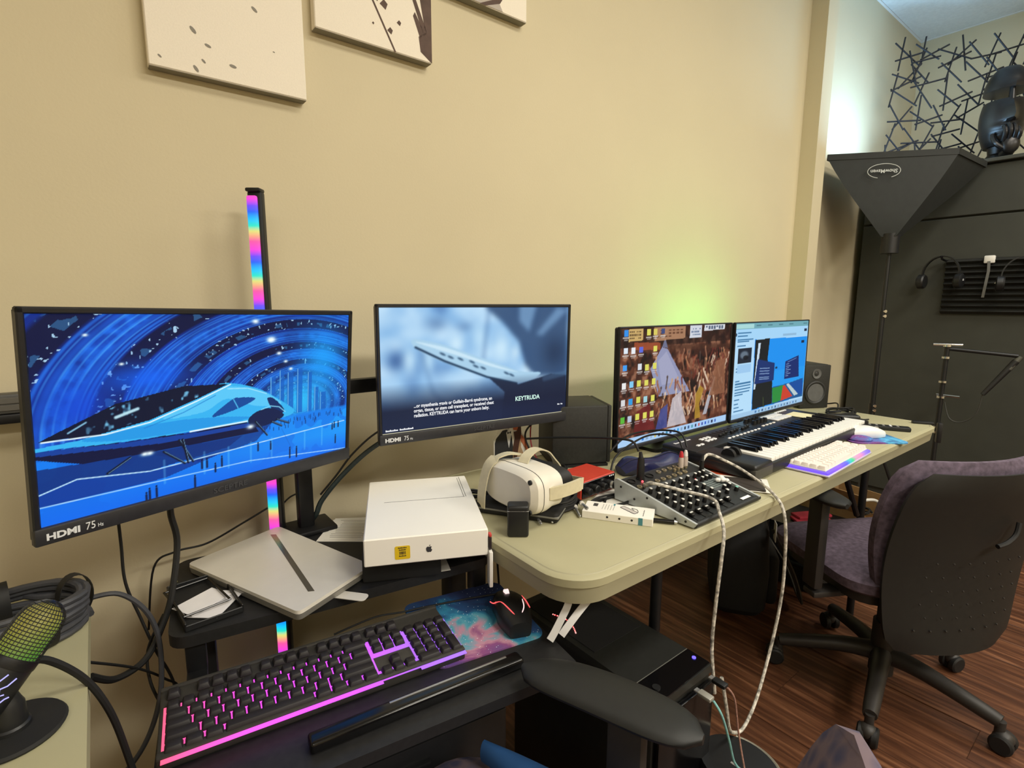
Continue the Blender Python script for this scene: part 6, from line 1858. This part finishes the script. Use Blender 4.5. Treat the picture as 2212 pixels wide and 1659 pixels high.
# ------------------------------------------------------------------ backpack, bin, carton under the table
bp_ = thing('backpack', 'black backpack with a grey strap under the folding table', 'backpack', (1.98, -0.33, 0), 35)
rings = []
for zz, k in ((0.0, 0.85), (0.03, 1.0), (0.18, 1.05), (0.34, 0.95), (0.42, 0.7), (0.45, 0.35)):
    rings.append([(x * k, y * k, zz) for x, y in rrect(-0.16, -0.10, 0.16, 0.10, 0.06, 5)])
obj('bag', MB().layers(rings), MATTE, bp_)
obj('front_pocket', MB().rbox((0, -0.115, 0.14), (0.22, 0.05, 0.20), 0.02, 3), MATTE, bp_)
GSTR = mat('strap_grey', '#4a463f', 0.8)
obj('strap', MB().strip(spline([(-0.13, -0.10, 0.36), (-0.17, -0.17, 0.22), (-0.10, -0.22, 0.08), (0.0, -0.23, 0.05), (0.10, -0.2, 0.12), (0.13, -0.12, 0.24)], 6), 0.03, 0.005, (0.3, -1, 0.4)), GSTR, bp_)
obj('tag', MB().box((-0.145, -0.105, 0.36), (0.045, 0.002, 0.07)), PAPER, bp_, smooth=0)
bn = thing('storage_bin', 'low dark storage bin beside the cardboard box under the table', 'bin', (2.36, -0.42, 0), 0)
obj('tub', MB().layers([[(x * 0.88, y * 0.88, 0.0) for x, y in rrect(-0.13, -0.14, 0.13, 0.14, 0.03)], [(x, y, 0.26) for x, y in rrect(-0.13, -0.14, 0.13, 0.14, 0.03)]]), MATTE, bn)
obj('lid', MB().prism(rrect(-0.135, -0.145, 0.135, 0.145, 0.03), 0.26, 0.275), BLACK, bn)
rc_ = MB()
for i, (a, b_) in enumerate(((0, 0), (0.015, 0.02))):
    rc_.rbox((a, b_, 0.008 + 0.012 * i), (0.16, 0.06, 0.014), 0.006, 2, Matrix.Rotation(R(-8 + 10 * i), 4, 'Z'))
single('red_cloth', rc_, mat('cloth_red', '#a3283a', 0.8, var=0.2, scale=30), 'folded red cloth on the dark bin under the table', 'cloth', None, (2.34, -0.46, 0.2752), -30)
cb = thing('cardboard_box', 'open cardboard box full of cables under the table end', 'cardboard box', (2.72, -0.475, 0), -14)
CBM = mat('cardboard', '#9a7a50', 0.85, var=0.12, scale=25)
for c_, d_ in (((-0.17, 0, 0.15), (0.005, 0.34, 0.30)), ((0.17, 0, 0.15), (0.005, 0.34, 0.30)), ((0, -0.17, 0.15), (0.34, 0.005, 0.30)), ((0, 0.17, 0.15), (0.34, 0.005, 0.30))):
    obj('side', MB().box(c_, d_), CBM, cb, smooth=0)
obj('base', MB().box((0, 0, 0.003), (0.34, 0.34, 0.005)), CBM, cb, smooth=0)
for M_, nm in ((Matrix.Translation((-0.17, 0, 0.30)) @ Matrix.Rotation(R(-20), 4, 'Y'), 'flap'), (Matrix.Translation((0, -0.17, 0.30)) @ Matrix.Rotation(R(58), 4, 'X'), 'flap'), (Matrix.Translation((0, 0.17, 0.30)) @ Matrix.Rotation(R(-15), 4, 'X'), 'flap')):
    if nm:
        sz = (0.005, 0.33, 0.10) if M_.to_3x3()[2][0] else (0.33, 0.005, 0.10)
        obj('flap', MB().box((0, 0, 0.05), sz, M_), CBM, cb, smooth=0)
def boxed(label, seed, m, r, z0):
    r_ = np.random.default_rng(seed)
    pts = []
    for i in range(26):
        a = i * 1.0
        pts.append((2.72 + (0.05 + 0.08 * r_.random()) * math.cos(a), -0.475 + (0.05 + 0.08 * r_.random()) * math.sin(a), z0 + 0.05 * r_.random()))
    return cable('boxed_cable', pts, r, m, label, n=6, sp=4)
boxed('tangle of black cables heaped inside the cardboard box', 3, RUBBER, 0.005, 0.21)
boxed('tangle of dark grey cables deeper in the cardboard box', 4, GREYC, 0.005, 0.15)
cable('white_hose', [(2.60, -0.44, 0.25), (2.64, -0.50, 0.295), (2.72, -0.54, 0.305), (2.79, -0.56, 0.29), (2.83, -0.57, 0.25)], 0.007, WHITE, 'white cable arching over the top of the cardboard box')

# ------------------------------------------------------------------ tall black cabinet in the corner
CAB = mat('cabinet_black', '#383a34', 0.6, var=0.1, scale=9)
FX = 3.80
cab = thing('black_cabinet', 'tall black cabinet filling the corner behind the table end', 'cabinet', (FX, 0, 0), 0)
obj('carcass', MB().box((0.385, -1.065, 0.97), (0.73, 2.06, 1.94)), CAB, cab, smooth=0)
yy = -0.04
for wd in (1.02, 1.02):
    obj('door_panel', MB().rbox((0.008, yy - wd / 2, 0.86), (0.024, wd - 0.006, 1.62), 0.003, 1), CAB, cab)
    obj('upper_panel', MB().rbox((0.008, yy - wd / 2, 1.805), (0.024, wd - 0.006, 0.25), 0.003, 1), CAB, cab)
    yy -= wd
obj('top_board', MB().rbox((0.37, -1.065, 1.948), (0.80, 2.08, 0.02), 0.003, 1), CAB, cab)
# ridged foam tile
FOAM = mat('foam_dark', '#191a17', 0.95, var=0.3, scale=120, bump=0.4)
fm = thing('foam_panel', 'ridged black acoustic foam panel on the cabinet door', 'foam panel', (FX - 0.0045, -0.80, 1.295), 0)
obj('backing', MB().box((-0.006, 0, 0), (0.012, 0.64, 0.30)), FOAM, fm, smooth=0)
for i in range(10):
    z_ = -0.135 + i * 0.030
    obj('ridge', MB().prism([(-0.012, -0.013), (-0.034, 0.0), (-0.012, 0.013)], -0.32, 0.32, Matrix.Translation((0, 0, z_)) @ Matrix(((1, 0, 0, 0), (0, 0, 1, 0), (0, 1, 0, 0), (0, 0, 0, 1)))), FOAM, fm, smooth=0)
def headphones(label, y, z, rot):
    t = thing('headphones', label, 'headphones', (FX - 0.085, y, z), rot)
    band = [(0, 0.085 * math.cos(R(a)), 0.10 * math.sin(R(a))) for a in range(0, 181, 12)]
    obj('headband', MB().strip(band, 0.022, 0.006, [(0, p[1], p[2] + 0.001) for p in band]), SHELL, t)
    for s in (-1, 1):
        ec = obj('ear_cup', MB().tube([(0, s * 0.068, -0.035), (0, s * 0.075, -0.035), (0, s * 0.098, -0.035), (0, s * 0.104, -0.035)], [0.034, 0.040, 0.040, 0.030], 20), BLACK, t)
        obj('yoke', MB().tube([(0, s * 0.085, 0.0), (0, s * 0.098, -0.02), (0, s * 0.104, -0.035)], 0.005, 8), SILVER, ec)
    hk = obj('wall_hook', MB().tube([(0.082, 0, 0.078), (0.03, 0, 0.080), (-0.006, 0, 0.085), (-0.018, 0, 0.100)], 0.006, 8), STEEL, t)
    return t
headphones('black headphones hanging at the left of the foam panel', -0.475, 1.36, -6)
headphones('black headphones hanging further right on the foam panel', -0.815, 1.34, 10)
wh = thing('white_hook', 'white wall hook above the foam panel between the headphones', 'hook', (FX - 0.035, -0.665, 1.435), 0)
obj('plate', MB().rbox((0.0, 0, 0), (0.02, 0.045, 0.04), 0.005, 2), WHITE, wh)
obj('strap', MB().strip([(-0.012, 0, -0.01), (-0.014, -0.004, -0.06), (-0.010, 0.006, -0.20)], 0.012, 0.003, (1, 0, 0)), mat('hook_grey', '#6a6a66', 0.6), wh)

# microphone stand in front of the cabinet
ms_ = thing('mic_stand', 'black microphone stand with chrome joints behind the table corner', 'mic stand', (3.40, -0.615, 0), 0)
obj('pole', MB().cyl((0, 0, 0.08), (0, 0, 0.99), 0.011, n=14), BLACK, ms_)
for zz in (0.535, 0.562, 0.72, 0.80, 0.925, 0.985):
    obj('chrome_joint', MB().cyl((0, 0, zz), (0, 0, zz + 0.010), 0.019, n=16), CHROME, ms_)
obj('cross_pin', MB().cyl((-0.02, 0.055, 0.995), (0.02, -0.055, 0.995), 0.007, n=10), CHROME, ms_)
obj('cross_pin', MB().cyl((0.0, 0.02, 0.735), (0.0, -0.075, 0.735), 0.007, n=10), CHROME, ms_)
obj('boom', MB().cyl((0, 0, 0.975), (0.05, -0.26, 0.955), 0.009, n=12), BLACK, ms_)
obj('mic_holder', MB().cyl((0.05, -0.255, 0.93), (0.0, -0.16, 0.76), 0.015, 0.010, n=14), BLACK, ms_)
obj('mic_tip', MB().cyl((0.056, -0.268, 0.952), (0.038, -0.235, 0.89), 0.013, 0.013, n=14), mat('mic_tip', '#5d5e58', 0.4, metal=0.5), ms_)
for k in range(3):
    a = R(20 + 120 * k)
    obj('tripod_leg', MB().cyl((0, 0, 0.16), (0.24 * math.cos(a), 0.24 * math.sin(a), 0.012), 0.008, n=10), BLACK, ms_)
cable('mic_stand_cable', [(3.40, -0.775, 0.76), (3.40, -0.76, 0.66), (3.40, -0.71, 0.61), (3.40, -0.66, 0.62), (3.41, -0.63, 0.70)], 0.003, mat('cable_grey', '#3c3d3a', 0.5), 'thin cable looping below the microphone stand boom')

# ------------------------------------------------------------------ softbox lamp pointing at the ceiling
sb = thing('softbox_lamp', 'large black softbox lamp on a stand, lighting the corner wall', 'softbox', (3.30, -0.345, 0), 0)
rim = [Vector((3.125, -0.072, 1.962)), Vector((3.43, -0.555, 1.946)), Vector((3.76, -0.60, 1.925)), Vector((3.62, -0.085, 1.955))]
org = Vector((3.30, -0.345, 0))
rim = [p - org for p in rim]
apex = [Vector((0.045 * math.cos(R(a)), 0.045 * math.sin(R(a)), 1.545)) for a in (135, 225, 315, 45)]
CLOTH = mat('softbox_cloth', '#1e211f', 0.7, var=0.15, scale=30, bump=0.15)
LINER = mat('softbox_liner', '#dfe3e4', 0.5, metal=0.3)
for i in range(4):
    j = (i + 1) % 4
    rows = []
    for a in range(7):
        t = a / 6
        bulge = 0.05 * math.sin(math.pi * t)
        pa_, pb_ = apex[i].lerp(rim[i], t), apex[j].lerp(rim[j], t)
        mid = (pa_ + pb_) / 2
        out = Vector((mid.x, mid.y, 0)).normalized() if mid.xy.length > 1e-4 else Vector((0, 0, 0))
        pa_, pb_ = pa_ + Vector((pa_.x, pa_.y, 0)) * bulge, pb_ + Vector((pb_.x, pb_.y, 0)) * bulge
        rows.append((pa_, pb_))
    vs = [p for r_ in rows for p in r_]
    ins = [p - Vector((p.x, p.y, 0)).normalized() * 0.004 for p in vs]
    fs = [(2 * k, 2 * k + 1, 2 * k + 3, 2 * k + 2) for k in range(6)]
    obj('cloth_side', MB().add(vs, fs).add([v + Vector((v.x, v.y, 0)).normalized() * 0.003 for v in vs], fs), CLOTH, sb, smooth=60)
    obj('liner', MB().add(ins, fs), LINER, sb, smooth=60)
    obj('rim_band', MB().strip([rim[i], rim[j]], 0.03, 0.006, tuple(((rim[i] + rim[j]) / 2 - Vector((0.1, 0, 1.95))).normalized())), CLOTH, sb, smooth=0)
DIFS = glow('softbox_diffuser', '#d6eeff', 3.0)
cen = sum(rim, Vector()) / 4 + Vector((0, 0, 0.018))
dv = [p.lerp(cen, 0.02) + Vector((0, 0, 0.012)) for p in rim]
obj('diffuser', MB().add(dv + [cen + Vector((0, 0, 0.006))], [(0, 1, 4), (1, 2, 4), (2, 3, 4), (3, 0, 4)]), DIFS, sb, smooth=0)
ld = bpy.data.lights.new('softbox_light', 'AREA')
ld.shape = 'RECTANGLE'
ld.size, ld.size_y = 0.42, 0.36
ld.energy = 10
ld.color = (0.31, 0.63, 1.0)
lo = bpy.data.objects.new('softbox_light', ld)
C.objects.link(lo)
lo.parent = sb
lo.location = cen + Vector((0, 0, 0.025))
lo.rotation_euler = (R(180), 0, 0)
obj('lamp_holder', MB().cyl((0, 0, 1.46), (0, 0, 1.56), 0.04), BLACK, sb)
obj('stand_pole', MB().cyl((0, 0, 0.10), (0, 0, 0.66), 0.016, n=14).cyl((0, 0, 0.66), (0, 0, 1.16), 0.013, n=14).cyl((0, 0, 1.16), (0, 0, 1.48), 0.010, n=14), BLACK, sb)
for zz in (0.625, 0.65, 1.135, 1.16, 1.50, 1.525):
    obj('chrome_collar', MB().cyl((-0.008, -0.012, zz), (-0.012, -0.018, zz), 0.008, n=12), CHROME, sb)
for k in range(3):
    a = R(70 + 120 * k)
    obj('stand_leg', MB().cyl((0, 0, 0.55), (0.22 * math.cos(a), 0.22 * math.sin(a), 0.012), 0.008, n=10), BLACK, sb)
# maker's oval, upside down on the near side of the softbox
LOGOG = mat('softbox_logo', '#c9ccca', 0.6)
pn_ = [rim[0], rim[1], apex[1], apex[0]]
e1 = (rim[1] - rim[0]).normalized()
mid_t = rim[0].lerp(rim[1], 0.44)
dn = ((apex[0] + apex[1]) / 2 - (rim[0] + rim[1]) / 2)
nrm = e1.cross(dn).normalized()
if nrm.dot(Vector((-1, -0.3, -0.2))) < 0:
    nrm = -nrm
e2 = nrm.cross(e1).normalized()
if e2.z < 0:
    e2 = -e2
ctr = mid_t + dn.normalized() * 0.085 + nrm * 0.016
def lg(u, v):
    return ctr + e1 * u + e2 * v
obj('logo_ring', MB().tube([lg(0.072 * math.cos(a), 0.036 * math.sin(a)) for a in np.linspace(R(-60), R(250), 40)], 0.0016, 6), LOGOG, sb)
X_, Y_ = -e1, -e2
Z_ = X_.cross(Y_)
tm = text('logo_text', 'ShowMaven', 0.026, LOGOG, sb, (0, 0, 0), (0, 0, 0), 0.0005, 'CENTER', sx=0.95, bold=0.0003)
tm.matrix_local = Matrix(((X_.x, Y_.x, Z_.x, 0), (X_.y, Y_.y, Z_.y, 0), (X_.z, Y_.z, Z_.z, 0), (0, 0, 0, 1)))
tm.location = lg(0, 0.008)

# ------------------------------------------------------------------ stick wall sculpture
WIRE = mat('wire_navy', '#15181f', 0.5, metal=0.3)
sk = thing('stick_wall_art', 'large corner sculpture of crossing thin black metal sticks', 'wall art', (3.79, -0.11, 0), -45)
r_ = np.random.default_rng(12)
rod = to_mesh('rod', MB().cyl((0, 0, -0.5), (0, 0, 0.5), 0.0046, n=6))
rod.materials.append(WIRE)
ny, nz_ = 8, 6
Wk, z0k, z1k = 1.08, 1.985, 2.72
for i in range(ny):
    for j in range(nz_):
        cx_ = Wk * (i + 0.5 + r_.uniform(-0.15, 0.15)) / ny
        cz = z0k + (z1k - z0k) * (j + 0.5 + r_.uniform(-0.15, 0.15)) / nz_
        a0 = r_.uniform(0, math.pi)
        for k in range(3):
            a = a0 + k * math.pi / 3 + r_.uniform(-0.12, 0.12)
            L = r_.uniform(0.15, 0.20)
            ox, oz = 0.042 * math.cos(a + 1.57), 0.042 * math.sin(a + 1.57)
            hx, hz = abs(math.cos(a)) * L / 2, abs(math.sin(a)) * L / 2
            x_ = min(max(cx_ + ox, hx + 0.004), Wk - hx)
            z_ = min(max(cz + oz, z0k + hz - 0.02), z1k - hz)
            inst('rod', rod, sk, (x_, r_.uniform(-0.006, 0.006), z_), (0, math.pi / 2 - a, 0), (1, 1, L))
for x_ in (0.25, 0.85):
    obj('foot_rod', MB().cyl((x_, 0, 1.9585), (x_, 0, 2.05), 0.006, n=8), WIRE, sk)

# ------------------------------------------------------------------ dark sculpted head on the cabinet
BRZ = mat('dark_bronze', '#22201f', 0.32, metal=0.35, var=0.5, scale=9)
hd = thing('head_sculpture', 'dark bronze sculpture of a split face with raised hand', 'sculpture', (3.97, -0.60, 1.9585), 0)
# the face looks along local -y after turning
hd.rotation_euler.z = R(-62)
hd.rotation_euler.x = 0
obj('pedestal', MB().lathe([(0.07, 0), (0.065, 0.02), (0.045, 0.05), (0.05, 0.09)], 20), BRZ, hd)
def face_piece(z0, z1, n, prof):
    rings = []
    for i in range(n):
        t = i / (n - 1)
        z = z0 + (z1 - z0) * t
        rx_, ry_, ky = prof(t)
        ring = []
        for k in range(32):
            a = 2 * math.pi * k / 32
            x, y = rx_ * math.cos(a), ry_ * math.sin(a)
            fr = max(0.0, -math.sin(a))
            nose = ky * math.exp(-(x / 0.016) ** 2) * fr
            ring.append((x, y - nose, z))
        rings.append(ring)
    return MB().layers(rings)
def lower(t):
    rx_ = 0.058 + 0.050 * math.sin(math.pi * min(1, 0.10 + 0.62 * t)) 
    lips = 0.013 * (math.exp(-((t - 0.30) / 0.045) ** 2) + math.exp(-((t - 0.40) / 0.045) ** 2))
    chin = 0.014 * math.exp(-((t - 0.10) / 0.09) ** 2)
    ns = 0.054 * max(0, 1 - abs(t - 0.60) / 0.42) if t > 0.48 else 0.0
    return rx_ * 0.92, rx_ * 1.0 + (lips + chin) * 0.6, ns + lips
obj('lower_face', face_piece(0.085, 0.315, 26, lower), BRZ, hd)
def brow(t):
    r0 = 0.104 * math.sqrt(max(0.03, 1 - (t * 0.86) ** 2))
    return r0 * 0.92, r0 * 1.04, 0.012 * math.exp(-((t - 0.12) / 0.12) ** 2)
obj('brow_cap', face_piece(0.366, 0.485, 14, brow), BRZ, hd)
obj('nose_bridge', MB().layers([[(0.016 * math.cos(a), -0.088 + 0.020 * math.sin(a), 0.295) for a in np.linspace(0, 2 * math.pi, 14, endpoint=False)],
                               [(0.012 * math.cos(a), -0.080 + 0.016 * math.sin(a), 0.36) for a in np.linspace(0, 2 * math.pi, 14, endpoint=False)],
                               [(0.018 * math.cos(a), -0.070 + 0.020 * math.sin(a), 0.40) for a in np.linspace(0, 2 * math.pi, 14, endpoint=False)]]), BRZ, hd)
# hand against the chin: palm plus five bent fingers in one continuous mesh part
hn = MB()
hn.ball((0.012, -0.112, 0.075), (0.040, 0.022, 0.048), 18, 10)
for i, (fx, L) in enumerate(((-0.022, 0.075), (-0.002, 0.088), (0.018, 0.082), (0.036, 0.064))):
    hn.tube(spline([(fx, -0.115, 0.095), (fx * 1.05, -0.135, 0.095 + L * 0.45), (fx * 1.0 - 0.004, -0.132, 0.095 + L * 0.8), (fx - 0.008, -0.118, 0.095 + L)], 4), [0.0105] * 5 + [0.0100] * 4 + [0.009] * 3 + [0.006], 10)
hn.tube(spline([(-0.020, -0.112, 0.060), (-0.050, -0.112, 0.085), (-0.062, -0.095, 0.120), (-0.060, -0.085, 0.140)], 4), [0.012] * 5 + [0.011] * 4 + [0.009] * 3 + [0.006], 10)
hn.tube([(0.012, -0.10, 0.06), (0.015, -0.085, 0.045), (0.01, -0.06, 0.034)], [0.024, 0.027, 0.030], 14)
obj('hand', hn, BRZ, hd)

# green backlight strip behind the browser monitor
gl_ = obj('backlight_strip', MB().box((0, 0.055, 0.10), (0.40, 0.006, 0.012)), glow('green_strip', '#30ff50', 6.0), m4, smooth=0)
gd = bpy.data.lights.new('backlight_light', 'AREA')
gd.shape = 'RECTANGLE'
gd.size, gd.size_y = 0.40, 0.05
gd.energy = 1.2
gd.color = (0.22, 1.0, 0.25)
go = bpy.data.objects.new('backlight_light', gd)
C.objects.link(go)
go.parent = m4
go.location = (0.0, 0.065, 0.10)
go.rotation_euler = (R(110), 0, 0)
